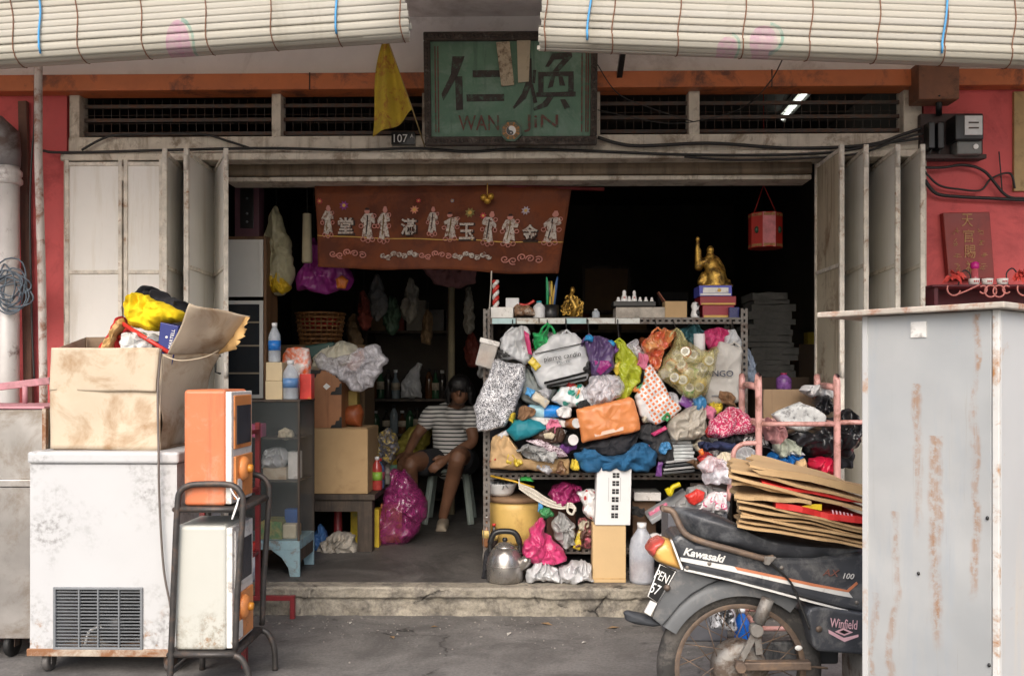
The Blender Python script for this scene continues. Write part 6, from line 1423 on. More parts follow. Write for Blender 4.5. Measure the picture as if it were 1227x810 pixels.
def strung(o, px, py, Y, top=None, mt=None):
    """a cord from the bag up to the shelf edge"""
    ORG[o.name] = o.location.copy(); z = zT - .01 if top is None else top
    MB().tube([at(px, py, Y), Vector((at(px, py, Y).x, RY0 - .012, z))], .0028, 6).build("cord", mt or M_CABLE, o)
    for s_ in (-1, 1): MB().tube(smooth_path([at(px + s_ * 9, py + 9, Y), at(px + s_ * 6, py + 1, Y - .02), at(px + s_ * 1.5, py - 3, Y), at(px, py - 5, Y)], 4), [.010, .009, .008, .007, .006, .006, .006, .006, .006, .005, .005, .005, .004], 7).build("handle", o.data.materials[0], o)
    return o
GRP = None
def pattern_mat(name, base, ink, scale=60, thr=.5, kindn='noise'):
    k = NT(name)
    if kindn == 'noise': f = k.ramp(k.noise(scale, 3, .5, 2.5), [(thr - .02, 0), (thr + .02, 1)])
    elif kindn == 'check':
        ch = k.new("ShaderNodeTexChecker"); ch.inputs["Scale"].default_value = scale; mp = k.new("ShaderNodeMapping"); mp.inputs["Rotation"].default_value = (0, R(35), 0); k.link(k.tc.outputs["Object"], mp.inputs[0])
        sx_ = k.new("ShaderNodeSeparateXYZ"); k.link(mp.outputs[0], sx_.inputs[0])
        a = k.math('GREATER_THAN', k.math('FRACT', k.math('MULTIPLY', sx_.outputs[0], scale)), .42); b = k.math('GREATER_THAN', k.math('FRACT', k.math('MULTIPLY', sx_.outputs[2], scale)), .42)
        so = k.new("ShaderNodeSeparateXYZ"); k.link(k.tc.outputs["Object"], so.inputs[0])
        f = k.math('MULTIPLY', k.math('MULTIPLY', a, b), k.math('GREATER_THAN', k.math('ADD', so.outputs[0], k.math('MULTIPLY', so.outputs[2], .55)), .045 + thr))
    elif kindn == 'dots':
        vo = k.new("ShaderNodeTexVoronoi"); vo.inputs["Scale"].default_value = scale; k.link(k.vec(), vo.inputs["Vector"]); f = k.ramp(vo.outputs["Distance"], [(thr - .03, 1), (thr + .03, 0)])
    k.set(Base_Color=k.mix(f, base, ink), Roughness=.4); k.b.inputs["Coat Weight"].default_value = .25; k.bump(k.ridged(16), .25, .004); return k.m
# ---- hanging bags
M_WFILM = film("white_poly_film", (.68, .69, .70), .3); M_GREENF = film("green_poly_film", (.03, .42, .12)); M_PURF = film("purple_poly_film", (.12, .07, .19), .25)
M_YGF = film("lime_poly_film", (.50, .56, .04), .25); M_ORF = film("orange_poly_film", (.80, .30, .10), .25, bs=10, bump=.4); M_BEIGEF = film("beige_poly_film", (.55, .50, .42), .25); M_BLKF = film("black_poly_film", (.012, .012, .014), .2, tr=0, bump=.9)
M_TEALF = film("teal_nylon", (.015, .24, .30), .45, coat=.1); M_MAGP = film("hot_pink_film", (.66, .06, .20), .2); M_GREYF = film("grey_clear_film", (.42, .42, .41), .2)
M_BWPAT = pattern_mat("black_scribble_print", (.70, .70, .72), (.05, .05, .06), 85, .5)
jr = thing("snack_tub", "cloudy plastic tub of brown snacks hanging at the rack's corner", "tub", at(580, 443, 5.02))
T4 = [at(*q, 5.02) for q in ((577, 405), (598, 411), (589, 443), (569, 437))]
MB().prism(T4, (0, .09, 0)).build("tub", glass("cloudy_tub", (.62, .58, .54), .6, .15), jr, bev=.006)
MB().prism([T4[0].lerp(T4[3], .0) + Vector((-.006, -.006, .004)), T4[1] + Vector((.006, -.006, .004)), T4[1].lerp(T4[2], .15) + Vector((.006, -.006, 0)), T4[0].lerp(T4[3], .15) + Vector((-.006, -.006, 0))], (0, .102, 0)).build("lid", M_TRIMW, jr, bev=.004)
blob([(578, 420), (592, 423), (587, 440), (571, 435)], 5.065, .075, .006, 30, seed=3).build("snacks", M("brown_snacks", (.36, .19, .08), .8, 0, .4, 30), jr)
MB().tube([at(584, 408, 5.04), Vector((rx0 + .02, RY0 - .01, zT))], .003, 6).build("cord", M_CABLE, jr)
strung(bag("white_bag", "grey white plastic bag stuffed full beside the green bag", "bag", [(627, 388), (634, 394), (638, 427), (631, 438), (617, 432), (601, 432), (599, 406), (612, 396)], 5.03, .14, M_WFILM, .016, 15, 41), 614, 397, 5.03)
bag("pink_pouch", "hot pink pouch strip tucked in the stuffed white bag", "pouch", [(628, 396), (634, 400), (638, 426), (633, 424), (629, 408)], 4.965, .03, M_MAGP, .003, 20, 42)
strung(bag("green_bag", "green knotted plastic bag beside the white printed bag", "bag", [(639, 399), (650, 399), (657, 389), (660, 391), (656, 402), (660, 412), (654, 419), (641, 418)], 5.04, .1, M_GREENF, .012, 22, 43), 656, 392, 5.04)
bag("patterned_bag", "white tote bag with dense black printed pattern hanging at rack end", "bag", [(593, 428), (612, 434), (630, 438), (630, 455), (618, 488), (607, 510), (590, 514), (573, 518), (568, 486), (580, 462)], 5.01, .12, M_BWPAT, .012, 10, 44, prof=4)
# white printed bag
wpb = strung(bag("printed_bag", "white shopping bag with black lettering and black striped hem", "bag", [(638, 424), (662, 401), (688, 398), (701, 410), (707, 442), (704, 456), (650, 466), (645, 462), (636, 442)], 5.02, .09, M_WFILM, .006, 9, 45, prof=6), 679, 400, 5.02)
text("lettering", "pierre cardin", .03, at(674, 428, 4.956), M_BLK, wpb, .002, (R(90), R(-9), 0), w=.20, h=.034)
text("lettering", "Paris", .02, at(675, 433.5, 4.957), M_GREYP, wpb, .002, (R(90), R(-9), 0), w=.07, h=.014)
for (a_, b_, t_) in (((641, 424), (700, 411), 1), ((652, 459), (703, 446), 2.6), ((655, 463), (703, 452), 3.4)):
    MB().prism([at(a_[0], a_[1] - t_ / 2, 4.958), at(b_[0], b_[1] - t_ / 2, 4.958), at(b_[0], b_[1] + t_ / 2, 4.965), at(a_[0], a_[1] + t_ / 2, 4.965)], (0, .012, 0)).build("stripe", M_BLK, wpb)
strung(bag("purple_bag", "dark purple plastic bag with blue knots hanging on the rack", "bag", [(701, 405), (712, 403), (724, 404), (737, 413), (736, 438), (727, 450), (716, 455), (709, 449), (702, 418)], 4.99, .11, M_PURF, .012, 14, 46), 706, 405, 4.99)
for px, py, lb in ((706, 405, "blue knotted twist above the purple bag's left shoulder"), (732, 411, "blue knotted twist at the purple bag beside the lime bag")):
    bag("blue_twist", lb.replace("'s left shoulder", " near the white printed bag"), "knot", [(px - 6, py + 3), (px - 4, py - 3), (px + 2, py - 4), (px + 6, py), (px + 4, py + 5)], 4.965, .05, film("sky_blue_film", (.03, .30, .62)), .004, 30, int(px))
bag("pink_pouch", "magenta pouch showing through the purple bag's lower half", "pouch", [(712, 432), (730, 432), (733, 438), (720, 450), (713, 444)], 4.94, .02, film("dull_magenta", (.35, .03, .22)), .003, 20, 47)
bag("clear_bag", "clear white plastic bag of scraps below the purple bag", "bag", [(698, 468), (706, 452), (722, 447), (742, 450), (749, 462), (744, 474), (730, 484), (712, 485), (699, 480)], 4.98, .12, M_CLBAG, .016, 20, 48)
bag("scrap_bundle", "pastel scraps packed inside the clear bag on the rack", "scraps", [(702, 466), (710, 456), (738, 454), (744, 464), (730, 480), (708, 480)], 4.995, .09, M("pastel_scraps", (.62, .52, .50), .6, 0, .2, 20, dirt=(.62, .30, .20), da=.36, ds=20), .012, 28, 49)
strung(bag("lime_bag", "lime yellow plastic bag hanging beside the clear netting", "bag", [(738, 408), (746, 409), (758, 424), (768, 440), (768, 455), (758, 468), (751, 480), (740, 478), (743, 455), (737, 435)], 5.01, .09, M_YGF, .014, 17, 50), 742, 410, 5.01)
bag("clear_netting", "crinkled clear netting bag behind the lime bag", "bag", [(748, 408), (765, 410), (774, 424), (772, 442), (758, 438), (750, 420)], 5.07, .1, M_CLBAG, .018, 24, 51)
bag("checked_bag", "white plastic bag printed with orange squares below the red bag", "bag", [(772, 440), (779, 436), (790, 452), (803, 475), (818, 489), (803, 502), (786, 510), (766, 498), (759, 474), (771, 458)], 4.99, .09, pattern_mat("orange_square_print", (.70, .68, .67), (.75, .20, .06), 42, -.06, 'check'), .008, 11, 52, prof=4)
_k = NT("red_amber_film"); _n = _k.noise(14, 5, .6, 1); _k.set(Base_Color=_k.mix(_k.ramp(_k.noise(13, 3), [(.42, 0), (.58, 1)]), (.60, .10, .04), (.62, .28, .10)), Roughness=.18, Alpha=_k.ramp(_n, [(.3, .75), (.6, 1)])); _k.b.inputs["Coat Weight"].default_value = .5; _k.bump(_k.ridged(18), .8, .005)
strung(bag("red_bag", "red plastic bag of bright packets hanging beside the can bag", "bag", [(768, 413), (777, 401), (794, 394), (809, 395), (810, 402), (800, 420), (793, 430), (788, 446), (776, 430)], 5.0, .12, _k.m, .018, 20, 53), 788, 397, 5.0)
_k = NT("yellow_clear_film"); _n = _k.noise(9, 7, .6, 1.3); _k.set(Base_Color=_k.mix(_n, (.55, .47, .16), (.66, .60, .32)), Roughness=.12, Alpha=_k.ramp(_n, [(.35, .22), (.65, .62)])); _k.b.inputs["Coat Weight"].default_value = .5; _k.bump(_k.ridged(14), .9, .006); M_YCL = _k.m
cbg = strung(bag("can_bag", "yellowish clear bag bulging with empty drink cans", "bag", [(812, 396), (824, 408), (839, 419), (848, 421), (858, 414), (862, 420), (858, 436), (850, 462), (846, 472), (831, 479), (813, 472), (804, 463), (788, 449), (798, 427), (806, 413)], 4.965, .20, M_YCL, .014, 14, 54), 811, 398, 4.965)
M_ALUC = M("bright_can_end", (.66, .65, .62), .3, .6, .1, 20)
cans = [(821, 421, "red"), (831, 425, "plain"), (850, 432, "gold"), (803, 438, "red"), (816, 436, "pink"), (828, 448, "plain"), (818, 455, "gold"), (826, 464, "green"), (839, 449, "green"), (838, 464, "gold"), (808, 452, "gold"), (843, 440, "plain"), (812, 428, "plain")]
ccol = {"red": (.55, .04, .03), "plain": (.55, .54, .52), "gold": (.58, .38, .06), "pink": (.62, .25, .25), "green": (.08, .36, .10)}
for i, (px, py, cn) in enumerate(cans):
    q = at(px, py, 4.93 + .012 * (i % 3)); t_ = thing("drink_can", "empty %s drink can lying in the yellowish clear bag" % cn, "can", q, "drink cans in the yellowish clear bag")
    d_ = Vector((random.uniform(-.5, .5), 1, random.uniform(-.5, .5))).normalized()
    MB().tube([q + d_ * .004, q + d_ * .010, q + d_ * .085, q + d_ * .09], [.026, .031, .031, .026], 18).build("body", M("can_paint_" + cn, ccol[cn], .3, .3, .15, 20), t_)
    MB().tube([q, q + d_ * .006], [.025, .027], 18).build("end", M_ALUC, t_); MB().tube([q - d_ * .0015, q + d_ * .002], [.016, .016], 14).build("recess", M("can_shadow", (.30, .29, .27), .35, .6), t_)
mg = strung(bag("shop_bag", "pale cream shopping bag lettered MANGO beside the can bag", "bag", [(846, 440), (862, 409), (872, 411), (889, 418), (887, 450), (885, 483), (845, 485), (843, 470)], 5.05, .09, film("cream_shop_film", (.62, .59, .54), .4, bump=.3, coat=.1), .006, 9, 55, prof=6), 880, 414, 5.05)
text("lettering", "MANGO", .03, at(858, 447.5, 4.990), M("navy_ink", (.03, .04, .07), .6), mg, .003, w=.185, h=.032)
MB().box(at(853, 474, 5.0).x, at(868, 474, 5.0).x, 4.998, 5.01, at(860, 475, 5.0).z, at(860, 473.6, 5.0).z).build("small_print", M_GREYP, mg)
bag("pink_bag", "hot pink plastic bag stuffed behind the cream shopping bag", "bag", [(843, 396), (858, 393), (874, 395), (870, 408), (862, 418), (850, 419), (844, 410)], 5.1, .1, M_MAGP, .012, 20, 56)
tag(MB().tube([at(838, 400, 5.1), at(838, 426, 5.1)], .032, 18).build("paper_roll", M("white_tissue", (.72, .71, .70), .9, 0, .05)), "white paper roll between the can bag and pink bag", "roll")
bag("white_pouch", "white folded pouch above the cream shopping bag", "pouch", [(866, 397), (880, 393), (889, 412), (887, 424), (868, 420)], 5.09, .07, M_WFILM, .008, 16, 57)
bag("blue_grey_bag", "blue grey plastic bag bulging behind the rack's far post", "bag", [(890, 412), (898, 420), (905, 436), (907, 450), (900, 460), (890, 462)], 5.25, .14, film("blue_grey_film", (.28, .34, .44)), .012, 16, 58)
bag("teal_print_bag", "white bag with teal print wedged under the striped hem", "bag", [(660, 480), (672, 463), (698, 460), (706, 476), (717, 486), (704, 490), (675, 487)], 5.02, .1, pattern_mat("teal_blot_print", (.66, .68, .68), (.02, .26, .20), 17, .36, 'dots'), .008, 14, 59)
bag("grey_cloth", "grey cloth hanging between patterned bag and printed bag", "cloth", [(630, 440), (642, 452), (650, 466), (668, 466), (660, 480), (640, 490), (626, 480), (622, 462)], 5.07, .1, M("grey_green_cloth", (.22, .24, .23), .9, 0, .15, 10, .3, 90), .01, 14, 60)
obg = bag("orange_bag", "flat folded orange plastic bag across the rack's middle", "bag", [(690, 490), (706, 486), (754, 475), (760, 478), (768, 516), (740, 522), (697, 531)], 4.96, .07, M_ORF, .006, 9, 61, prof=7)
ORG[obg.name] = obg.location.copy(); MB().prism([at(712, 519, 4.922), at(747, 511, 4.922), at(747, 515.5, 4.922), at(713, 523.5, 4.922)], (0, .012, 0)).build("label_strip", M("pale_strip", (.75, .52, .40), .4), obg)
bag("beige_bag", "crumpled beige plastic sack beside the folded orange bag", "bag", [(799, 516), (806, 500), (825, 487), (842, 482), (848, 500), (846, 516), (838, 528), (803, 528)], 5.0, .14, M_BEIGEF, .018, 16, 62)
# ---- heap on the middle shelf
def zc5(L): return [(560 + x / 5.785, 450 + y / 5.785) for x, y in L]
bag("brown_paper_bag", "torn brown paper bag lying along the middle shelf's edge", "paper bag", zc5([(150, 640), (160, 430), (250, 385), (305, 440), (320, 535), (450, 590), (600, 590), (705, 565), (710, 680), (450, 660)]), 5.04, .14, M_KRAFT, .012, 12, 63)
bag("dark_heap", "dark heap of mixed cloth filling the middle shelf", "cloth heap", [(584, 566), (586, 520), (610, 490), (660, 486), (720, 488), (770, 500), (810, 505), (845, 520), (850, 566), (700, 570)], 5.34, .36, M_BLACKCLOTH, .02, 9, 64)
tag(MB().obox(at(652, 503, 5.06), (.235, .12, .035), (R(8), R(7), R(4))).build("flat_box", M_TRIMW, bev=.004), "flat white box with green label on the heap", "box")
bt_ = thing("detergent_bottle", "blue bottle with white label lying on the rack heap", "bottle", at(655, 493, 5.04)); d_ = Vector((1, .05, -.02)).normalized(); q = at(632, 492, 5.04)
MB().tube([q, q + d_ * .01, q + d_ * .17, q + d_ * .205, q + d_ * .215], [.026, .034, .034, .016, .014], 16).build("body", M("blue_detergent", (.02, .22, .62), .25, 0, .2, 14), bt_); MB().tube([q + d_ * .01, q + d_ * .09], [.0348, .0348], 16, cap=False).build("paper_label", M("aqua_label", (.36, .58, .66), .35, 0, .25, 20), bt_); MB().tube([q + d_ * .205, q + d_ * .235], .018, 12).build("cap", M_BLUECAP, bt_)
tag(MB().tube([at(634, 470, 5.06), at(655, 484, 5.04)], .020, 14).build("paper_tube", M("white_tissue"), bev=.002), "white paper tube above the blue bottle", "tube")
bag("teal_hat", "teal cloth cap on the middle shelf beside the patterned bag", "cap", zc5([(265, 380), (330, 312), (420, 295), (500, 318), (558, 365), (480, 412), (400, 440), (330, 455), (300, 420)]), 4.99, .13, M_TEALF, .006, 8, 65)
bag("clear_pack", "clear plastic packs in front of the teal cap", "packs", zc5([(330, 520), (400, 470), (480, 480), (560, 500), (640, 570), (600, 605), (500, 600), (400, 560)]), 4.98, .09, M_GREYF, .02, 28, 66)
bag("brown_pouch", "dark brown pouch beside the teal cap", "pouch", zc5([(450, 420), (540, 360), (640, 345), (690, 400), (660, 465), (560, 470), (480, 450)]), 4.99, .09, M("dark_brown_leather", (.055, .03, .02), .4), .008, 16, 67)
bag("pale_sandal", "pale sandal strap lying on the dark brown pouch", "sandal", zc5([(525, 405), (580, 390), (610, 410), (590, 440), (540, 435)]), 4.94, .03, M_PAPERO2, .004, 20, 68)
for px, py, lb, c1, c2, r_ in ((691, 507, "brown drink can with bright end beside the orange bag", (.42, .16, .05), (.66, .65, .62), .030), (687, 527, "black jar with white lid beside the orange bag", (.02, .02, .02), (.66, .64, .62), .033)):
    q = at(px, py, 4.94); d_ = Vector((-.45, 1, -.1)).normalized(); t_ = thing("drink_can" if r_ < .031 else "jar", lb, "can" if r_ < .031 else "jar", q)
    MB().tube([q + d_ * .002, q + d_ * .012, q + d_ * .1], [r_ - .003, r_, r_], 18).build("body", M("jar_" + str(px), c1, .3), t_); MB().tube([q - d_ * .003, q + d_ * .006], [r_ - .004, r_ - .002], 18).build("lid", M("jarlid_" + str(px), c2, .3, .4 if r_ < .031 else 0), t_)
bag("striped_magazine", "bent glossy magazine under the black jar", "magazine", zc5([(400, 450), (500, 440), (650, 500), (700, 560), (640, 570), (520, 500)]), 4.97, .04, pattern_mat("magazine_print", (.45, .36, .40), (.10, .05, .06), 50, .52), .004, 14, 69)
bag("blue_trousers", "crumpled blue trousers along the middle shelf edge", "trousers", [(687, 545), (698, 535), (712, 543), (735, 547), (752, 541), (761, 530), (772, 529), (789, 543), (788, 554), (774, 566), (740, 562), (702, 566), (694, 556)], 4.99, .14, M("blue_denim", (.012, .09, .20), .85, 0, .25, 12, .4, 120), .018, 13, 70)
bag("black_trousers", "black cloth between the orange bag and blue trousers", "cloth", [(694, 536), (720, 526), (766, 518), (764, 530), (750, 542), (735, 547), (712, 543)], 5.02, .1, M_BLACKCLOTH, .01, 16, 71)
bag("black_jacket", "dark grey jacket heaped under the checked bag", "jacket", [(764, 512), (780, 506), (800, 512), (808, 540), (806, 558), (788, 552), (776, 535), (766, 525)], 5.03, .13, M("charcoal_cloth", (.035, .035, .038), .9, 0, .25, 10, .3, 100), .014, 14, 72)
bag("pink_cloth", "bright pink cloth strip in the charcoal jacket", "cloth", [(779, 520), (797, 510), (800, 514), (784, 523)], 4.955, .03, M_MAGP, .003, 20, 73)
for i in range(6):
    z0_ = at(815, 551 - i * 4.2, 5.0).z; xo = .004 * ((i * 7) % 5 - 2)
    tag(MB().obox(((at(804, 500, 5.0).x + at(831, 500, 5.0).x) / 2 + xo, 5.12, z0_), (at(831, 500, 5.0).x - at(804, 500, 5.0).x, .22, .016), (0, R(random.uniform(-2, 2)), R(random.uniform(-4, 4)))).build("folded_paper", M("pale_newsprint", (.52, .55, .55), .9, 0, .2, 30), bev=.003), "pale folded newspaper stacked under the beige sack", "newspaper", "pale newspapers under the beige sack")
for i in range(4):
    z0_ = at(815, 567 - i * 4.5, 4.98).z; tag(MB().obox((at(815, 560, 4.98).x, 5.08, z0_), (.17, .2, .012), (R(-4), R(-6), R(i * 3 - 4))).build("magazine", M("grey_magazine_%d" % (i % 2), ((.05, .055, .06), (.36, .36, .36))[i % 2], .35), bev=.002), ("dark" if i % 2 == 0 else "pale") + " magazine in the stack on the middle shelf's end", "magazine", "magazines on the middle shelf's end")

# ---- top shelf
def stand(px, Y): return atz(px, Y, zT)
q = stand(594, 5.25); cs = thing("twisted_candle", "red and white twisted candle standing on the rack top", "candle", q)
for ph, mt in ((0, M_REDPL), (math.pi, M_TRIMW)):
    MB().tube([q + Vector((.010 * math.cos(t * 22 + ph), .010 * math.sin(t * 22 + ph), t * .22)) for t in [i / 40 for i in range(41)]], .011, 8).build("strand", mt, cs)
pbox("white_tray", "white tray at the rack top's end", "tray", (588, 368), (615, 378), 5.16, .18, M_TRIMW, base=zT)
pbox("white_box", "small white box on the tray at the rack top", "box", (606, 357), (622, 368), 5.2, .09, M("white_card", (.62, .62, .62), .6), base=at(600, 368, 5.2).z - .004)
bag("cat_figure", "small brown animal figurine on the rack top", "figurine", [(616, 379), (616, 367), (620, 364), (626, 366), (634, 366), (640, 371), (642, 379)], 5.18, .07, M("brown_speckled_glaze", (.20, .11, .06), .4, 0, .5, 40, dirt=(.5, .46, .4), da=.36, ds=26), .006, 28, 80)
tag(MB().tube(pxpath([(620, 364), (630, 366), (638, 362), (640, 360)], 5.24), .009, 8).build("red_tool", M_REDPL), "red handled tool lying on the rack top", "tool")
bottle("white bottle with teal cap on the rack top", stand(646, 5.19), .10, .034, M("white_plastic", (.62, .62, .62), .35), M("teal_cap", (.03, .30, .36), .4))
q = stand(660, 5.22); pot = thing("brush_pot", "black pot holding coloured brushes on the rack top", "pot", q); MB().lathe([(.04, 0), (.045, .01), (.045, .08), (.04, .08), (.038, .01), (0, .01)], q, 18).build("pot", M_BLK, pot)
for i, (px, c_) in enumerate(((655, (.03, .30, .12)), (661, (.52, .36, .05)), (665, (.45, .28, .05)), (668, (.04, .10, .24)), (658, (.12, .08, .05)))):
    tp_ = at(px, 332 + 5 * (i % 3), 5.22); b_ = MB().tube([q + Vector((.01 * (i - 2), 0, .01)), q.lerp(tp_, .8), tp_], [.006, .009, .004], 8).build("brush", M("brush_%d" % i, c_, .5), pot)
M_GOLD = M("antique_gold", (.50, .30, .06), .32, .75, .3, 16, .3, 50, dirt=(.10, .055, .015), da=.44, ds=20)
q = stand(686, 5.24); gd = thing("gold_ornament", "gold filigree dragon ornament on the rack top", "ornament", q)
MB().box(q.x - .06, q.x + .06, 5.2, 5.28, zT, zT + .012).build("base", M_BLK, gd, bev=.003)
for i in range(26):
    a = random.uniform(0, 6.28); c_ = q + Vector((.05 * math.sin(i * .9), .01 * math.cos(i), .02 + .13 * (i / 26) * (1 - .4 * abs(math.sin(i * .9))))); r_ = random.uniform(.012, .022)
    MB().tube([c_ + Vector((r_ * (1 - t * .6) * math.cos(a + t * 7), .015 * t, r_ * (1 - t * .6) * math.sin(a + t * 7))) for t in [j / 10 for j in range(11)]], .0055, 6).build("curl", M_GOLD, gd)
MB().ball(q + Vector((0, 0, .165)), (.015, .015, .022), 10, 7).build("head", M_GOLD, gd); MB().tube([q + Vector((0, 0, .01)), q + Vector((.02, 0, .07)), q + Vector((-.01, 0, .12)), q + Vector((0, 0, .16))], [.02, .018, .014, .01], 8).build("stem", M_GOLD, gd)
bottle("small clear cup jar beside the gold ornament", stand(714, 5.2), .055, .022, M_PET, M_WCAP)
tr_ = pbox("black_tray", "dark tray carrying white figurines on the rack top", "tray", (735, 361), (786, 368), 5.2, .16, M_BLK, base=at(760, 367, 5.2).z)
pbox("paper_stack", "stack of papers and a white box under the figurine tray", "papers", (738, 368), (798, 379), 5.19, .18, M("mixed_paper_stack", (.36, .32, .27), .8, 0, .5, 14), base=zT)
for i, (px, h, r_) in enumerate(((741, .03, .014), (748, .07, .020), (754, .035, .013), (760, .068, .016), (767, .03, .013), (774, .03, .013), (781, .028, .012))):
    q = atz(px, 5.27, at(px, 361, 5.2).z); t_ = thing("china_figure", ["stubby white china figurine at the dark tray's end by the gold ornament", "tall white china figurine with pink blush on the dark tray", "short white china figurine between two tall ones on the tray", "tall slim white china figurine on the dark tray", "small white china duck beside the tall slim figurine", "small white china duck between two others on the tray", "small white china duck at the tray's end by the carton"][i], "figurine", q, "white china figurines on the dark tray")
    MB().lathe([(r_, 0), (r_ * 1.05, h * .15), (r_ * .75, h * .5), (r_ * .5, h * .64), (r_ * .62, h * .8), (r_ * .4, h * .95), (0, h)], q, 14).build("body", M("white_china", (.75, .74, .72), .25), t_)
    if h > .05: MB().ball(q + Vector((0, -r_ * .7, h * .35)), (r_ * .4, r_ * .3, h * .12), 8, 6).build("sash", M("china_pink", (.55, .25, .22), .3), t_)
sc3 = thing("open_carton", "small open brown carton beside the gold statue's books", "carton", stand(810, 5.2)); a, b = at(797, 379, 5.18), at(823, 361, 5.18)
MB().box(a.x, b.x, 5.18, 5.184, zT, b.z).box(a.x, a.x + .004, 5.184, 5.29, zT, b.z).box(b.x - .004, b.x, 5.184, 5.29, zT, b.z).box(a.x, b.x, 5.29, 5.294, zT, b.z).box(a.x + .004, b.x - .004, 5.184, 5.29, zT, zT + .004).build("case", M_KRAFT, sc3)
MB().prism([(a.x, 5.185, b.z), (a.x, 5.285, b.z), (a.x - .035, 5.27, b.z + .055), (a.x - .035, 5.2, b.z + .055)], (.003, 0, .002)).build("flap", M("reddish_flap", (.26, .09, .05), .8), sc3)
q = stand(833, 5.2); pz = thing("panda_figure", "tiny black and white figurine beside the open carton", "figurine", q); MB().lathe([(.022, 0), (.026, .02), (.018, .05), (.024, .07), (.016, .09), (0, .095)], q, 14).build("body", MATS["white_china"], pz); MB().ball(q + Vector((.012, -.016, .03)), (.014, .012, .02), 8, 6).build("patch", M_BLK, pz); MB().ball(q + Vector((.01, -.014, .075)), (.008, .01, .012), 8, 6).build("patch", M_BLK, pz)
zb_ = zT
for i, (p0, p1, y0, c_, lb) in enumerate(((842, 880, 366, (.28, .015, .03), "dark red boxed book at the bottom under the gold statue"), (839, 882, 355, (.26, .012, .02), "red boxed book in the middle under the gold statue"), (838, 877, 342, (.08, .09, .42), "violet blue boxed book directly under the gold statue"))):
    a, b = at(p0, y0 + 11, 5.2), at(p1, y0, 5.2); h_ = b.z - zb_
    bk_ = thing("boxed_book", lb, "book", ((a.x + b.x) / 2, 5.28, zb_)); MB().box(a.x, b.x, 5.2, 5.38, zb_ + .001, zb_ + h_).build("cover", M("book_%d" % i, c_, .4, 0, .15, 8), bk_, bev=.002)
    MB().box(a.x + .006, b.x - .006, 5.197, 5.2005, zb_ + h_ * .08, zb_ + h_ * .26).build("gold_edge" if i < 2 else "panel", M_GOLDT if i < 2 else M_TRIMW, bk_)
    if i == 2: MB().box(a.x + .02, b.x - .02, 5.1965, 5.2, zb_ + h_ * .3, zb_ + h_ * .8).build("label_panel", M_TRIMW, bk_); MB().ball(((a.x + b.x) / 2 + .02, 5.197, zb_ + h_ * .55), (.012, .003, .010), 8, 6).build("seal", M_GOLDT, bk_)
    zb_ += h_
pbox("blue_tin", "small dark blue tin beside the red boxed books", "tin", (874, 368), (886, 378), 5.16, .05, M("navy_tin", (.01, .015, .12), .3), base=zT)
# gold statue: two figures on a rock
S0 = atz(858, 5.29, zb_); gs = thing("gold_statue", "gold statue of a robed figure with raised arm on boxed books", "statue", S0)
def gp(px, py): return at(px, py, 5.29)
g_ = MB(); limb(g_, [gp(858, 342), gp(857, 330), gp(853, 318), gp(851, 308)], [.070, .062, .045, .028]); g_.ball(gp(851, 300), (.022, .024, .028))           # seated body and head
limb(g_, [gp(848, 312), gp(838, 316), gp(836, 304), gp(836, 292)], [.026, .020, .016, .012]); g_.ball(gp(836, 287), (.013, .012, .018)); limb(g_, [gp(837, 320), gp(838, 300)], [.024, .012])
limb(g_, [gp(857, 312), gp(864, 322), gp(866, 334)], [.026, .022, .018]); limb(g_, [gp(850, 330), gp(844, 336), gp(846, 342)], [.032, .026, .02]); limb(g_, [gp(862, 328), gp(866, 338), gp(872, 341)], [.034, .026, .018])
g_.ball(gp(872, 338), (.02, .02, .018)); g_.ball(gp(858, 341) , (.09, .05, .014)); limb(g_, [gp(843, 330), gp(840, 338)], [.02, .024])
merge(g_.build("figure", M_GOLD, gs), .005, 2)
MB().lathe([(.095, 0), (.098, .006), (.09, .014), (0, .016)], S0, 28, sx=1, sy=.62).build("base", M_GOLD, gs)
# ---- lantern
q = at(917, 298, 5.7); ln = thing("red_lantern", "red octagonal paper lantern hanging in the dark doorway", "lantern", q)
w_ = (at(937, 270, 5.7).x - at(897, 270, 5.7).x) / 2; h_ = at(917, 257, 5.7).z - q.z; M_LRED = M("red_lantern_paper", (.48, .03, .02), .5, 0, .15, 8); M_LPINK = M("pink_lantern_panel", (.66, .22, .25), .5, 0, .25, 24)
for i in range(8):
    a0_, a1_ = math.pi / 4 * i + math.pi / 8, math.pi / 4 * (i + 1) + math.pi / 8
    A_, B_ = q + Vector((w_ * math.cos(a0_), w_ * math.sin(a0_), 0)), q + Vector((w_ * math.cos(a1_), w_ * math.sin(a1_), 0)); up = Vector((0, 0, h_))
    p_ = MB().add([A_, B_, B_ + up, A_ + up], [(0, 1, 2, 3)]).build("panel", M_LPINK if i == 5 else M_LRED, ln)
    out = ((A_ + B_) / 2 - q).normalized() * .003
    for v0, v1 in ((.02, .10), (.9, .98)):
        MB().add([A_.lerp(B_, .06) + up * v0 + out, A_.lerp(B_, .94) + up * v0 + out, A_.lerp(B_, .94) + up * v1 + out, A_.lerp(B_, .06) + up * v1 + out], [(0, 1, 2, 3)]).build("gilt_band", M_GOLDP, p_)
    if i in (4, 6): MB().ball((A_ + B_) / 2 + up * .5 + out, (.014, .008, .022), 10, 7).build("medallion", M_DGREEN, p_)
MB().lathe([(w_ * 1.02, 0), (w_ * 1.02, .006), (0, .006)], q, 8).build("bottom", M_LRED, ln); MB().lathe([(w_ * 1.02, h_ - .006), (w_ * 1.02, h_), (0, h_)], q, 8).build("top", M_LRED, ln)
tp_ = at(915, 222, 5.7)
for px in (903, 931): MB().tube([at(px, 257, 5.7), tp_], .003, 6).build("string", M_LRED, ln)
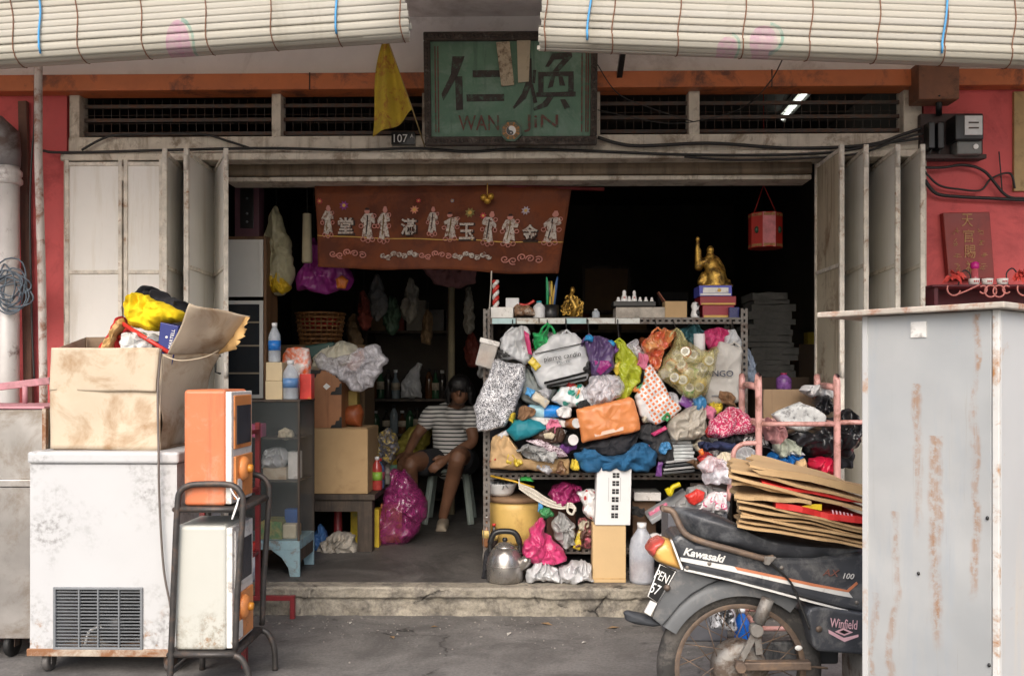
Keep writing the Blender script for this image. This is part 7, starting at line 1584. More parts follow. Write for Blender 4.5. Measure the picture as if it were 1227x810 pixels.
MB().tube([tp_, Vector((tp_.x, 5.7, zc - .03))], .003, 6).build("string", M_LRED, ln)

# ---- lower shelves
zm_ = zL
bs_c = atz(600, 5.22, at(600, 599, 5.15).z)
pt = thing("yellow_drum", "squat yellow drum with brown lid on the rack's lower shelf", "drum", atz(618, 5.32, zL)); qd = atz(618, 5.32, zL); rD = (at(652, 620, 5.15).x - at(583, 620, 5.15).x) / 2; hD = at(618, 602, 5.15).z - zL
MB().lathe([(rD * .9, 0), (rD, .02), (rD, hD * .8), (rD * .98, hD)], qd, 30).build("drum", M("mustard_enamel", (.60, .40, .12), .5, 0, .12, 5, dirt=(.40, .24, .07), da=.33, ds=5), pt); MB().lathe([(rD * 1.05, hD * .97), (rD * 1.06, hD * 1.06), (rD * .9, hD * 1.1), (0, hD * 1.12)], qd, 30).build("lid", M("brown_wood_lid", (.22, .13, .07), .7), pt)
q = atz(600, 5.26, zL + hD * 1.115); eb = thing("enamel_basin", "white enamel basin on the yellow drum's lid", "basin", q)
r_ = (at(620, 585, 5.2).x - at(580, 585, 5.2).x) / 2; MB().lathe([(r_ * .62, 0), (r_ * .8, .02), (r_ * .94, .055), (r_ * 1.02, .066), (r_ * 1.0, .072), (r_ * .9, .06), (r_ * .6, .012), (0, .012)], q, 28).build("bowl", M("white_enamelware", (.74, .74, .72), .25, 0, .04), eb)
bag("grey_scraps", "grey crumpled scraps heaped in the white enamel basin", "scraps", [(586, 584), (590, 577), (602, 574), (614, 578), (617, 584)], 5.26, .16, M_GREYF, .012, 26, 90)
rp = thing("rope_bundle", "bundle of pale rope hanging across the rack's lower shelf", "rope", at(655, 595, 5.07))
M_ROPE = M("pale_cotton_rope", (.58, .54, .46), .9, 0, .15, 40, .4, 150)
for i in range(7): MB().tube(pxpath([(622, 580 + i * .8), (638, 586 + i * 1.7), (655, 597 + i * 1.4), (672, 604 + i * .9), (684, 603 + i * .8), (690, 609 + i * .6)], 5.06 + .004 * (i % 3)), .005, 7).build("strand", M_ROPE, rp)
MB().tube(pxpath([(681, 602), (680, 612), (686, 616), (689, 608)], 5.05), .007, 7).build("knot", M_ROPE, rp); MB().tube([at(622, 582, 5.06), Vector((at(622, 570, 5.1).x, RY0, zM - .02))], .005, 6).build("tie", M_ROPE, rp)
tag(MB().tube([at(588, 570, 5.1), at(614, 576, 5.08), at(640, 584, 5.1)], .006, 8).build("yellow_stick", M("yellow_lacquer", (.60, .36, .03), .4)), "yellow stick lying under the middle shelf", "stick")
bag("green_sponge", "green sponge under the middle shelf beside the rope", "sponge", [(622, 576), (624, 571), (636, 571), (640, 577)], 5.12, .06, M("green_sponge", (.04, .34, .07), .9), .003, 30, 91)
bag("magenta_heap", "shiny magenta plastic heap under the middle shelf", "bag", [(656, 592), (664, 580), (685, 578), (699, 586), (692, 602), (676, 608), (664, 604)], 5.14, .16, film("magenta_heap_film", (.36, .03, .14)), .02, 20, 92)
bag("red_net_bag", "white bag with red print beside the white window box", "bag", [(692, 590), (704, 584), (714, 588), (714, 610), (711, 625), (699, 614)], 5.08, .1, pattern_mat("red_blot_print", (.68, .66, .65), (.50, .05, .05), 20, .3, 'dots'), .012, 18, 93)
bag("grey_clear_bag", "grey clear plastic bag on the rack's lower tray", "bag", [(668, 612), (689, 626), (691, 652), (678, 657), (664, 645), (660, 632)], 5.08, .12, M_GREYF, .018, 18, 94)
bag("mixed_packets", "mixed small packets beside the grey clear bag", "packets", [(690, 656), (691, 628), (700, 620), (711, 628), (712, 656)], 5.12, .12, M("mixed_packet_print", (.12, .06, .05), .4, 0, .8, 30, dirt=(.5, .12, .16), da=.42, ds=26), .02, 28, 95)
pbox("dark_carton", "dark red brown carton behind the rope bundle", "carton", (655, 605), (690, 655), 5.3, .2, M("dark_red_carton", (.11, .045, .03), .8), base=zL)
for px, lb, c_, cp2, h_ in ((583, "brown sauce bottle with white cap by the rack post", (.20, .09, .04), M_WCAP, .17), (592, "dark sauce bottle with red cap by the yellow drum", (.03, .022, .02), M_REDPL, .13)):
    bottle(lb, atz(px, 5.14, zL), h_, .024, M("sauce_%d" % px, c_, .2), cp2, M("sauce_label", (.50, .36, .12), .5, 0, .5, 40), 1)
pbox("tin_pair", "grey tin under the sauce bottles on the rack base", "tin", (578, 663), (592, 694), 5.2, .1, M_ALU, base=zB)
# kettle in front
KY = 4.99; kc = atz(605, KY, FZ); kt = thing("steel_kettle", "dented steel kettle with black handle on the step", "kettle", kc); kr = (at(627, 675, KY).x - at(583, 675, KY).x) / 2
hK = at(605, 655, KY).z - FZ; M_STEELK = M("dull_steel", (.36, .34, .32), .3, .8, .15, 8, .1, 20, dirt=(.22, .20, .18), da=.36, ds=6)
MB().lathe([(kr * .92, 0), (kr, .012), (kr, hK * .45), (kr * .93, hK * .7), (kr * .72, hK * .92), (kr * .55, hK)], kc, 36).build("body", M_STEELK, kt)
ld = MB().lathe([(kr * .58, hK * .985), (kr * .56, hK * 1.02), (kr * .35, hK * 1.12), (0, hK * 1.16)], kc, 28).build("lid", M_STEELK, kt); MB().lathe([(.008, hK * 1.14), (.016, hK * 1.2), (.012, hK * 1.27), (0, hK * 1.28)], kc, 12).build("knob", M_BLK, ld)
MB().tube(smooth_path([kc + Vector((-kr * .82, 0, hK * .85)), kc + Vector((-kr * .80, 0, hK * 1.12)), kc + Vector((-kr * .55, 0, hK * 1.40)), kc + Vector((0, 0, hK * 1.46)), kc + Vector((kr * .55, 0, hK * 1.40)), kc + Vector((kr * .80, 0, hK * 1.12)), kc + Vector((kr * .82, 0, hK * .85))]), [.012] * 8 + [.016] * 33 + [.012] * 8, 10).build("handle", M_BLK, kt)
MB().tube(smooth_path([kc + Vector((kr * .8, -.02, hK * .45)), kc + Vector((kr * 1.25, -.04, hK * .7)), kc + Vector((kr * 1.45, -.05, hK * 1.0))]), [.03] * 8 + [.022] * 8 + [.016], 12).build("spout", M_STEELK, kt)
MB().lathe([(kr * 1.003, hK * .47), (kr * 1.012, hK * .49), (kr * 1.003, hK * .51)], kc, 36).build("seam", M_STEELK, kt)
bag("black_cloth", "black cloth hanging beside the steel kettle", "cloth", [(577, 692), (580, 662), (588, 652), (594, 660), (590, 680), (584, 694)], 5.06, .08, M_BLACKCLOTH, .008, 20, 96)
bag("pink_knot_bag", "bright pink knotted plastic bag on white bags by the kettle", "bag", [(627, 648), (636, 640), (634, 634), (646, 620), (652, 619), (653, 627), (647, 635), (660, 643), (672, 654), (682, 667), (674, 675), (640, 677), (628, 664)], 4.99, .17, M_MAGP, .018, 16, 97)
bag("white_floor_bag", "crumpled white plastic bag on the step beside the kettle", "bag", [(631, 697), (630, 684), (640, 673), (656, 672), (668, 680), (672, 697)], 4.97, .17, M_WFILM, .016, 16, 98)
bag("white_floor_bag", "crumpled white plastic bag with red print beside the kraft carton", "bag", [(668, 698), (670, 680), (684, 674), (700, 672), (710, 676), (711, 697)], 4.99, .17, film("white_poly_film_two", (.64, .64, .65), .3), .018, 18, 99)
# white window box on kraft carton, jug
a, b = at(710, 697, 4.96), at(750, 629, 4.96); kx = thing("kraft_carton", "plain kraft carton standing on the step beside the jug", "carton", ((a.x + b.x) / 2, 5.02, FZ))
MB().box(a.x, b.x, 4.96, 5.10, FZ, b.z).build("case", M("light_kraft", (.56, .39, .20), .8, 0, .06, 4, .15, 60), kx, bev=.004); MB().box(a.x + .002, b.x - .002, 4.9585, 4.961, FZ + .02, FZ + .024).build("seam", M_KRAFTD, kx)
q0, q1 = at(713, 629, 4.95), at(757, 558, 4.95); wbx = thing("window_box", "white carton printed with black window squares on kraft carton", "carton", ((q0.x + q1.x) / 2, 5.0, b.z))
rotm = lambda u, v, y: Vector((q0.x + (q1.x - q0.x) * u + .010 * (v - .5) * 0, y, b.z + .001 + (q1.z - b.z) * v))
MB().prism([rotm(.0, 0, 4.95) , rotm(.96, 0, 4.95), rotm(1.0, 1, 4.95), rotm(.06, 1, 4.95)], (0, .12, 0)).build("case", M("white_box_card", (.68, .68, .67), .6, 0, .04, 5), wbx, bev=.003)
for i in range(6):
    v = .12 + i * .135; u0_ = .44 + .008 * i
    for (du, dv) in ((0, 0), (.10, 0), (0, .045), (.10, .045)):
        MB().prism([rotm(u0_ + du, v + dv, 4.9485), rotm(u0_ + du + .085, v + dv, 4.9485), rotm(u0_ + du + .085, v + dv + .038, 4.9485), rotm(u0_ + du, v + dv + .038, 4.9485)], (0, .002, 0)).build("print", M_BLK, wbx)
for u_ in (.36, .68): MB().prism([rotm(u_, .4, 4.9488), rotm(u_ + .008, .4, 4.9488), rotm(u_ + .02, .8, 4.9488), rotm(u_ + .012, .8, 4.9488)], (0, .002, 0)).build("print", M_GREYP, wbx)
jc = atz(769, 4.98, FZ); jw = (at(784, 670, 4.98).x - at(754, 670, 4.98).x) / 2; jh = at(769, 626, 4.98).z - FZ; jg = thing("plastic_jug", "cloudy plastic jug half full of brown liquid on the step", "jug", jc)
MB().lathe([(jw * .92, 0), (jw, .015), (jw, jh * .6), (jw * .85, jh * .74), (jw * .4, jh * .88), (jw * .32, jh * .93), (0, jh * .93)], jc, 24).build("body", glass("cloudy_jug_plastic", (.66, .70, .78), .55, .2), jg)
MB().lathe([(jw * .88, .008), (jw * .95, .02), (jw * .95, jh * .34), (0, jh * .34)], jc, 24).build("liquid", M("brown_liquid", (.28, .17, .12), .15), jg); MB().lathe([(jw * .36, jh * .9), (jw * .38, jh), (0, jh)], jc, 16).build("cap", M_WCAP, jg)
MB().lathe([(jw * 1.01, jh * .25), (jw * 1.01, jh * .6)], jc, 24, sx=1, sy=1).build("paper_label", M("torn_white_label", (.62, .62, .60), .7, alpha=.8), jg) if False else None
# right end of the lower shelf
pbox("white_tray", "white plastic tray under the middle shelf's end", "tray", (760, 590), (792, 601), 5.14, .2, M_TRIMW, base=at(770, 600, 5.14).z)
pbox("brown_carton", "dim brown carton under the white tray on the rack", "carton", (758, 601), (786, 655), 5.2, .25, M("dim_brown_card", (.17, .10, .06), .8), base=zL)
tag(MB().obox(at(800, 606, 5.1), (.26, .16, .03), (R(10), R(-32), 0)).build("grey_appliance", M("grey_appliance", (.34, .35, .36), .4, 0, .15, 10), bev=.006), "slanted grey appliance lid under the rack's end", "appliance")
tag(MB().tube(pxpath([(799, 585), (803, 592), (806, 584), (815, 580)], 5.05), .014, 10).build("yellow_hook", M("yellow_plastic", (.68, .55, .01), .35)), "bright yellow curved plastic hook at the rack's end", "hook")
for i, (px, py) in enumerate(((772, 634), (785, 638), (797, 640))):
    q = at(px, py, 5.08); q.z = zL + .045; tag(MB().lathe([(.018, -.025), (.045, -.025), (.045, .025), (.018, .025), (.018, -.025)], q, 22, 'y').build("paper_roll", M("white_tissue")), ["white paper roll beside the dim brown carton", "white paper roll between two others on the lower tray", "white paper roll under the grey appliance lid"][i], "roll", "paper rolls on the lower tray")
bag("base_heap", "dark heap of cloth on the rack's base shelf", "cloth heap", [(630, 692), (640, 666), (700, 664), (760, 668), (860, 660), (890, 692), (760, 696)], 5.36, .3, M("charcoal_cloth"), .02, 12, 100)

# ================================================================ pink tube trolley and the right side of the room
M_PINKT = M("pink_painted_tube", (.52, .27, .24), .42, 0, .15, 14, .1, 60, dirt=(.24, .11, .08), da=.40, ds=12)
YN, YF = 4.42, 4.78
tr = thing("tube_trolley", "pink painted tube trolley heaped with bags behind the motorcycle", "trolley", (at(950, 600, 4.6).x, 4.6, 0))
def P7(px, py, Y=YN): return at(px, py, Y)
def hoop7(pxn, pxf, pyt):
    n_, f_ = P7(pxn, pyt, YN), P7(pxf, pyt, YF); f_.x = P7(pxf, pyt, YF).x
    pts = [Vector((n_.x, YN, .03)), Vector((n_.x, YN, n_.z - .05)), Vector((n_.x - .004, YN + .015, n_.z - .012)), Vector((n_.x - .02, YN + .06, n_.z)), Vector((f_.x + .01, YF - .06, n_.z)), Vector((f_.x, YF - .012, n_.z - .012)), Vector((f_.x, YF, n_.z - .05)), Vector((f_.x, YF, .03))]
    MB().tube(smooth_path(pts, 5), .0165, 12).build("side_hoop", M_PINKT, tr); return n_, f_
nL, fL = hoop7(909, 889, 462); nR, fR = hoop7(1003, 979, 463)
for z in (at(909, 508, YN).z, .06):
    MB().tube([(nL.x, YN, z), (nR.x, YN, z)], .012, 10).build("front_bar", M_PINKT, tr); MB().tube([(fL.x, YF, z), (fR.x, YF, z)], .012, 10).build("rear_bar", M_PINKT, tr)
    for a_, b_ in ((nL, fL), (nR, fR)): MB().tube([(a_.x, YN, z), (b_.x, YF, z)], .012, 10).build("side_bar", M_PINKT, tr)
MB().tube([(nR.x, YN, at(1003, 506, YN).z), (nR.x + .22, YN, at(1003, 506, YN).z)], .012, 10).build("handle_bar", M_PINKT, tr)
MB().tube(smooth_path([P7(907, 531), P7(890, 532), P7(880, 540), P7(878, 556), P7(872, 600)], 6), .012, 10).build("loop_bar", M_PINKT, tr)
zbd = at(940, 590, YN).z
bd = MB().box(nL.x - .26, nR.x + .02, YN + .02, YF + .02, zbd - .015, zbd).build("deck", M_WOODD, tr)
MB().tube([(nL.x - .22, YN + .05, zbd), (nL.x - .25, YN + .03, 0.0)], .014, 10).build("deck_leg", M_PINKT, tr)
MB().tube([(nL.x - .22, YF - .05, zbd), (nL.x - .25, YF - .03, 0.0)], .014, 10).build("deck_leg", M_PINKT, tr)
MB().tube([(nL.x - .25, YN + .03, .06), (nL.x, YN, .06)], .012, 10).build("foot_bar", M_PINKT, tr)
for a_ in (nL, fL, nR, fR):
    y_ = YN if a_ in (nL, nR) else YF
    MB().lathe([(.012, -.012), (.03, -.010), (.03, .010), (.012, .012)], (a_.x, y_, .03), 16, 'x').build("wheel", M_BLACK, tr)
def zc7(L): return [(820 + x / 5.064, 430 + y / 5.064) for x, y in L]
k = NT("floral_pink_print"); vo = k.new("ShaderNodeTexVoronoi"); vo.inputs["Scale"].default_value = 110; k.link(k.vec(), vo.inputs["Vector"])
k.set(Base_Color=k.mix(k.ramp(vo.outputs["Distance"], [(.40, 0), (.46, 1)]), (.66, .42, .46), (.45, .03, .10)), Roughness=.85); k.bump(k.noise(12, 4), .3, .01)
bag("floral_cloth", "pink floral cloth heaped against the pink trolley", "cloth", zc7([(135, 455), (150, 380), (220, 320), (290, 288), (340, 302), (430, 400), (425, 445), (300, 462), (200, 482)]), 4.62, .22, k.m, .012, 10, 110)
bag("red_cloth", "dark red cloth edge under the pink floral cloth", "cloth", zc7([(125, 440), (150, 390), (175, 420), (185, 480), (150, 480)]), 4.66, .1, M_REDCLOTH, .008, 16, 111)
bag("navy_cloth", "navy cloth with pale piping under the floral cloth", "cloth", zc7([(85, 510), (110, 490), (200, 505), (300, 505), (320, 530), (240, 560), (130, 560), (95, 540)]), 4.6, .18, M("navy_cotton", (.012, .02, .065), .85, 0, .2, 10, .3, 120), .014, 16, 112)
bag("zebra_cloth", "black and white patterned cloth inside the pink trolley", "cloth", zc7([(330, 500), (360, 465), (430, 460), (520, 490), (520, 540), (430, 535), (360, 530)]), 4.64, .14, pattern_mat("zebra_print", (.62, .60, .58), (.02, .02, .02), 22, .5), .010, 16, 113)
bag("black_shirt", "black shirt between floral cloth and zebra cloth", "cloth", zc7([(200, 480), (260, 450), (360, 455), (370, 500), (300, 515), (220, 510)]), 4.66, .14, M_BLACKCLOTH, .012, 16, 114)
bag("white_pouch", "grey white pouch behind the trolley's loop bar", "pouch", zc7([(290, 600), (300, 550), (370, 540), (440, 560), (450, 620), (380, 640), (310, 630)]), 4.55, .14, M_WFILM, .016, 20, 115)
bag("cream_cloth", "cream cloth scrap beside the red packets on the trolley deck", "cloth", zc7([(195, 590), (230, 560), (290, 565), (300, 620), (260, 640), (210, 630)]), 4.5, .1, M("cream_cotton", (.58, .52, .40), .85, 0, .1, 8), .012, 18, 116)
bag("red_packet", "bright red packets at the trolley deck's end", "packets", zc7([(100, 660), (110, 605), (190, 590), (245, 630), (250, 690), (150, 690)]), 4.48, .12, M("bright_red_packet", (.64, .05, .04), .35, 0, .2, 10, dirt=(.65, .60, .55), da=.33, ds=12), .012, 20, 117)
bag("orange_packet", "small orange packet above the red packets", "packet", zc7([(85, 560), (110, 545), (125, 580), (100, 590)]), 4.55, .05, M("orange_packet", (.70, .17, .03), .4), .004, 24, 118)
bag("blue_bag", "bright blue plastic bag in the pink trolley", "bag", zc7([(490, 620), (510, 570), (600, 565), (720, 585), (715, 620), (620, 650), (520, 645)]), 4.58, .18, film("cobalt_film", (.01, .14, .42), .3), .014, 16, 119)
bag("grey_cloth", "pale grey folded cloth over the blue bag", "cloth", zc7([(520, 545), (600, 540), (700, 555), (735, 585), (700, 590), (560, 575)]), 4.56, .1, M("pale_grey_cotton", (.46, .47, .48), .85), .008, 14, 120)
bs_ = [at(*q, 4.86) for q in zc7([(480, 185), (740, 185), (790, 265), (720, 440), (590, 560), (480, 560)])]
tag(MB().prism(bs_[::-1], (0, .012, 0)).build("carton_sheet", M("brown_card_sheet", (.28, .19, .11), .85, 0, .15, 5, .2, 50, streak=(.20, .13, .08), sa=.42), bev=.002), "brown carton sheet standing upright in the pink trolley", "carton")
bag("newspaper_fold", "folded newspaper lying across the pink trolley", "newspaper", zc7([(525, 335), (600, 300), (700, 260), (780, 290), (862, 345), (860, 385), (800, 410), (730, 442), (650, 425), (590, 412)]), 4.52, .07, None or M("newsprint", (.50, .51, .50), .9, 0, .1, 8, .1, 40, dirt=(.16, .16, .16), da=.40, ds=26), .006, 12, 121, prof=7)
bag("black_refuse_bag", "big crumpled black refuse bag in the pink trolley", "bag", zc7([(590, 450), (640, 430), (720, 440), (800, 415), (880, 390), (960, 330), (1030, 325), (1025, 420), (1000, 520), (960, 570), (860, 600), (760, 590), (690, 540), (620, 490)]), 4.6, .26, M_BLKF, .022, 12, 122)
bag("black_refuse_bag", "small black refuse bag beside the white cloth atop the trolley", "bag", zc7([(780, 280), (800, 230), (850, 215), (900, 240), (910, 320), (860, 350), (800, 330)]), 4.68, .16, M_BLKF, .018, 16, 123)
bag("white_cloth", "white cloth bundle on top of the pink trolley", "cloth", zc7([(690, 195), (740, 160), (800, 155), (880, 180), (895, 235), (830, 225), (770, 235), (730, 225)]), 4.72, .15, M("white_cotton", (.60, .60, .60), .9, 0, .06, 8, .3, 100), .014, 16, 124)
bag("red_bag", "red plastic bag at the trolley's inner corner", "bag", zc7([(745, 640), (760, 605), (880, 590), (900, 640), (895, 695), (790, 700)]), 4.5, .14, film("red_film", (.55, .012, .05), .3), .012, 16, 125)
bag("yellow_scrap", "mustard paper scrap under the red bag", "paper", zc7([(840, 700), (890, 680), (900, 720), (850, 730)]), 4.47, .04, M("mustard_paper", (.45, .30, .06), .8), .004, 20, 126)
bag("tan_scrap", "tan paper tube beside the red bag in the trolley", "paper", zc7([(670, 680), (680, 620), (730, 600), (740, 680)]), 4.5, .08, M_KRAFT, .006, 18, 127)
for i, (pts, Y_, dp_, mt_, nm) in enumerate((([(905, 560), (912, 515), (950, 505), (1000, 500), (1024, 512), (1022, 560), (960, 566)], 4.78, .2, M_BLACKCLOTH, "black cloth heap filling the back of the pink trolley"),
    ([(990, 520), (1000, 500), (1018, 490), (1028, 500), (1028, 535), (1012, 548), (996, 540)], 4.56, .2, M_BLKF, "shiny black bag bulging past the trolley's outer hoop"),
    ([(912, 512), (920, 500), (938, 508), (944, 522), (930, 532), (916, 526)], 4.55, .12, M("faded_rose_cloth", (.42, .20, .20), .85, 0, .2, 12, .4, 100), "faded rose cloth beside the folded newspaper"),
    ([(925, 532), (940, 524), (962, 534), (960, 546), (936, 548)], 4.53, .1, M("sage_cloth", (.28, .30, .24), .9, 0, .2, 12, .4, 100), "sage cloth above the bright blue bag"),
    ([(838, 556), (850, 545), (866, 548), (880, 560), (876, 580), (846, 580)], 4.42, .14, M_CLBAG, "clear plastic bag over the red packets"),
    ([(884, 568), (900, 556), (912, 560), (914, 576), (892, 580)], 4.46, .1, M("cream_cotton"), "cream cloth end under the trolley's loop bar"))):
    bag("cloth_bundle" if i not in (1, 4) else "plastic_bag", nm, "cloth" if i not in (1, 4) else "bag", pts, Y_, dp_, mt_, .018, 15, 400 + i)
# bag of oddments between rack and seat
bag("oddment_bag", "clear grey bag of oddments between the rack and motorcycle seat", "bag", zc3([(205, 215), (215, 175), (260, 130), (330, 120), (400, 150), (390, 225), (300, 225), (250, 225)]), 4.5, .2, M_GREYF, .02, 16, 128)
bag("red_heart", "shiny red heart shaped packet in the oddment bag", "packet", zc3([(240, 160), (265, 150), (285, 135), (315, 150), (310, 175), (275, 195), (255, 185)]), 4.385, .05, M_REDPL, .004, 18, 129)
bag("pale_toy", "pale pink cloth toy beside the red heart packet", "toy", zc3([(285, 205), (310, 170), (350, 145), (395, 150), (390, 215), (320, 215)]), 4.4, .08, pattern_mat("toy_print", (.66, .60, .60), (.50, .05, .15), 26, .58), .008, 18, 130)
tag(MB().box(at(800, 700, 4.4).x, at(872, 700, 4.4).x, 4.4, 4.62, 0, at(830, 614, 4.4).z).build("crate", M("grey_crate", (.10, .10, .11), .6, 0, .2, 8), bev=.01), "dark grey crate on the road under the oddment bag", "crate")
# oddments seen through the motorcycle's rear wheel
bottle("blue drink bottle on the road behind the motorcycle's rear wheel", (at(889, 760, 4.25).x, 4.25, 0), .2, .035, M("cobalt_plastic", (.01, .12, .50), .3), M_WCAP)
bag("silver_bundle", "silver and black bundle on the road behind the rear wheel", "bundle", [(850, 752), (853, 726), (868, 718), (878, 726), (882, 752)], 4.2, .14, pattern_mat("silver_black_wrap", (.55, .55, .56), (.03, .03, .03), 14, .5), .014, 16, 131)

# ---- right side of the dark room
npz_ = 0
x0, x1 = at(897, 400, 5.95).x, at(955, 400, 5.95).x
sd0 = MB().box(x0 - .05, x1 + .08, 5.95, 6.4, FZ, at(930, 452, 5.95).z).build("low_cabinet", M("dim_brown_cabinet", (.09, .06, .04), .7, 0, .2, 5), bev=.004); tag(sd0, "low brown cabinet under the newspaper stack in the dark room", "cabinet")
z = at(930, 452, 5.95).z; zt_ = at(930, 352, 5.95).z; i = 0
while z < zt_:
    h = random.uniform(.028, .05); dx = random.uniform(-.02, .02); ww = (x1 - x0) * random.uniform(.85, 1.0)
    if z > zt_ - .1: ww *= .8
    cx_ = (x0 + x1) / 2 + dx
    def npf(u, v, s_): return Vector((cx_ + (u - .5) * ww, 5.97 + v * .32, z + (h if s_ else 0) + .006 * noise.noise(Vector((u * 3 + i, v * 2, i * 1.7)))))
    mb = MB(); vs = [npf(a / 8, b / 3, s_) for s_ in (0, 1) for b in range(4) for a in range(9)]; fs = []
    for s_ in (0, 1):
        for b in range(3):
            for a in range(8):
                o_ = s_ * 36 + b * 9 + a; fs.append((o_, o_ + 1, o_ + 10, o_ + 9))
    rim = list(range(9)) + [17, 26, 35] + list(range(34, 26, -1)) + [18, 9]
    fs += [(rim[a], rim[(a + 1) % len(rim)], rim[(a + 1) % len(rim)] + 36, rim[a] + 36) for a in range(len(rim))]
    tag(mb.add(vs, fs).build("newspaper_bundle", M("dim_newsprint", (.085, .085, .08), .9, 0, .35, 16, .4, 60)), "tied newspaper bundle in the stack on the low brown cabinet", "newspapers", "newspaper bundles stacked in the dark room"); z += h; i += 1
pbox("amber_box", "small yellow box glinting in the dark room", "box", (968, 398), (983, 413), 6.5, .1, M("amber_card", (.40, .30, .03), .4), base=None)
a_, b_ = at(955, 414, 6.45), at(1000, 414, 6.45); tag(MB().box(a_.x, b_.x, 6.4, 6.8, FZ, at(975, 413, 6.5).z).build("dim_cupboard", M("dim_brown_cabinet"), bev=.004), "dim brown cupboard under the small yellow box", "cupboard")
q = atz(939, 5.5, at(939, 467, 5.5).z); bottle("pink lidded violet jar above the upright carton sheet", q, .10, .045, M("violet_jar", (.26, .10, .36), .3, 0, .5, 40), M_MAGP, name="jar", cat="jar")
tag(MB().box(at(905, 500, 5.4).x, at(975, 500, 5.4).x, 5.4, 5.75, FZ, q.z).build("side_cabinet", M("dim_brown_cabinet"), bev=.004), "brown side cabinet behind the trolley carrying the violet jar", "cabinet")
# framed picture and shelf far back
a_, b_ = at(701, 372, 9.6), at(752, 322, 9.6); pf = thing("framed_picture", "brown framed board on the dark room's back wall", "picture", ((a_.x + b_.x) / 2, 9.6, a_.z)); MB().box(a_.x, b_.x, 9.6, 9.63, a_.z, b_.z).build("board", M("dull_brown_board", (.14, .085, .045), .8), pf); MB().box(a_.x - .03, b_.x + .03, 9.58, 9.6, b_.z, b_.z + .03).box(a_.x - .03, b_.x + .03, 9.58, 9.6, a_.z - .03, a_.z).box(a_.x - .03, a_.x, 9.58, 9.6, a_.z, b_.z).box(b_.x, b_.x + .03, 9.58, 9.6, a_.z, b_.z).build("frame", M_WOODD, pf)
ds = thing("tall_shelf", "tall dark shelf of boxes at the back of the room", "shelf", (at(720, 500, 9.7).x, 9.9, FZ))
ax0, ax1 = at(600, 400, 9.65).x, at(880, 400, 9.65).x
for z in (FZ + .1, .7, 1.25, 1.75): MB().box(ax0, ax1, 9.65, 10.2, z - .03, z).build("board", M_WOODD, ds)
for x in (ax0 - .04, ax1, (ax0 + ax1) / 2): MB().box(x, x + .04, 9.65, 10.2, FZ, 1.78).build("side_panel", M_WOODD, ds)
bcols = [(.14, .085, .04), (.10, .02, .015), (.07, .07, .08), (.14, .12, .06), (.03, .06, .05)]; dn = ["brown", "dark red", "grey", "khaki", "dark green"]
for zi, z in enumerate((.7, 1.25, 1.75)):
    x = ax0 + .05; i = 0
    while x < ax1 - .3:
        w_ = random.uniform(.18, .34); h_ = random.uniform(.15, .4); kd = (i * 2 + zi) % 5
        tag(MB().box(x, x + w_, 9.68, 10.0, z, z + h_).build("storage_box", M("storage_%d" % kd, bcols[kd], .8, 0, .2, 5), bev=.004), "%s storage box on the tall back shelf's %s board" % (dn[kd], ("lowest", "middle", "top")[zi]), "box", "storage boxes on the tall back shelf"); x += w_ + random.uniform(.02, .12); i += 1
# pink towel and pale post behind the person
bag("pink_towel", "dull pink towel hanging behind the banner's lower edge", "towel", [(505, 322), (540, 320), (572, 322), (570, 340), (548, 346), (520, 340)], 6.6, .1, M("dull_pink_towel", (.22, .10, .10), .9), .012, 14, 140)
ORG["pink_towel"] = bpy.data.objects["pink_towel"].location.copy(); q = at(540, 322, 6.6); MB().tube([q, Vector((q.x, 6.6, zc - .03))], .003, 6).build("string", M_CABLE, bpy.data.objects["pink_towel"])
tag(MB().cyl(atz(541, 7.4, FZ), Vector((at(541, 400, 7.4).x, 7.4, zc - .03)), .028, n=12).build("room_post", M("pale_room_post", (.26, .22, .14), .7)), "pale post standing in the room behind the seated person", "post")
cable("pale_rope", "thin pale cord hanging from the lintel beside the rack's end", [(589, 325), (588, 350), (586, 375)], 5.3, .004, M_ROPE, "cord")
tin = thing("paint_tin", "red topped white tin standing behind the coin machines", "tin", atz(299, 4.98, FZ)); q = atz(299, 4.98, FZ)
MB().lathe([(.045, 0), (.045, .15)], q, 20).build("body", M("white_tin_print", (.62, .62, .66), .4, 0, .05, 5, dirt=(.03, .07, .30), da=.36, ds=8), tin); MB().lathe([(.0455, .15), (.0455, .205), (.03, .212), (0, .212)], q, 20).build("lid", M_REDPL, tin)

# ---- more bags packed in the gaps of the rack
fill = [((600, 440), 26, 20, "stone grey", (.30, .30, .29)), ((632, 452), 24, 18, "dull silver", (.42, .42, .43)), ((652, 430), 18, 18, "olive", (.16, .16, .06)), ((690, 478), 26, 16, "charcoal", (.05, .05, .055)), ((716, 462), 24, 18, "tan", (.40, .28, .16)), ((752, 470), 22, 20, "dark green", (.03, .10, .05)), ((776, 450), 18, 22, "pale blue", (.34, .42, .50)), ((792, 478), 26, 20, "black", (.015, .015, .016)), ((824, 488), 26, 16, "dark brown", (.08, .045, .025)), ((858, 492), 22, 14, "kraft", (.34, .22, .11)), ((870, 508), 22, 18, "charcoal grey", (.05, .05, .05)), ((612, 470), 22, 24, "off white", (.52, .50, .46)), ((722, 420), 24, 16, "maroon", (.13, .02, .03)), ((664, 405), 26, 10, "dull white", (.48, .47, .45)), ((784, 416), 20, 14, "rust", (.28, .08, .03)), ((826, 402), 18, 12, "dusty teal", (.05, .15, .17)), ((620, 492), 22, 18, "slate", (.10, .12, .14)), ((668, 472), 22, 14, "cream", (.50, .46, .36)), ((850, 530), 30, 24, "ash grey", (.22, .22, .22)), ((756, 500), 24, 18, "wine red", (.16, .02, .03))]
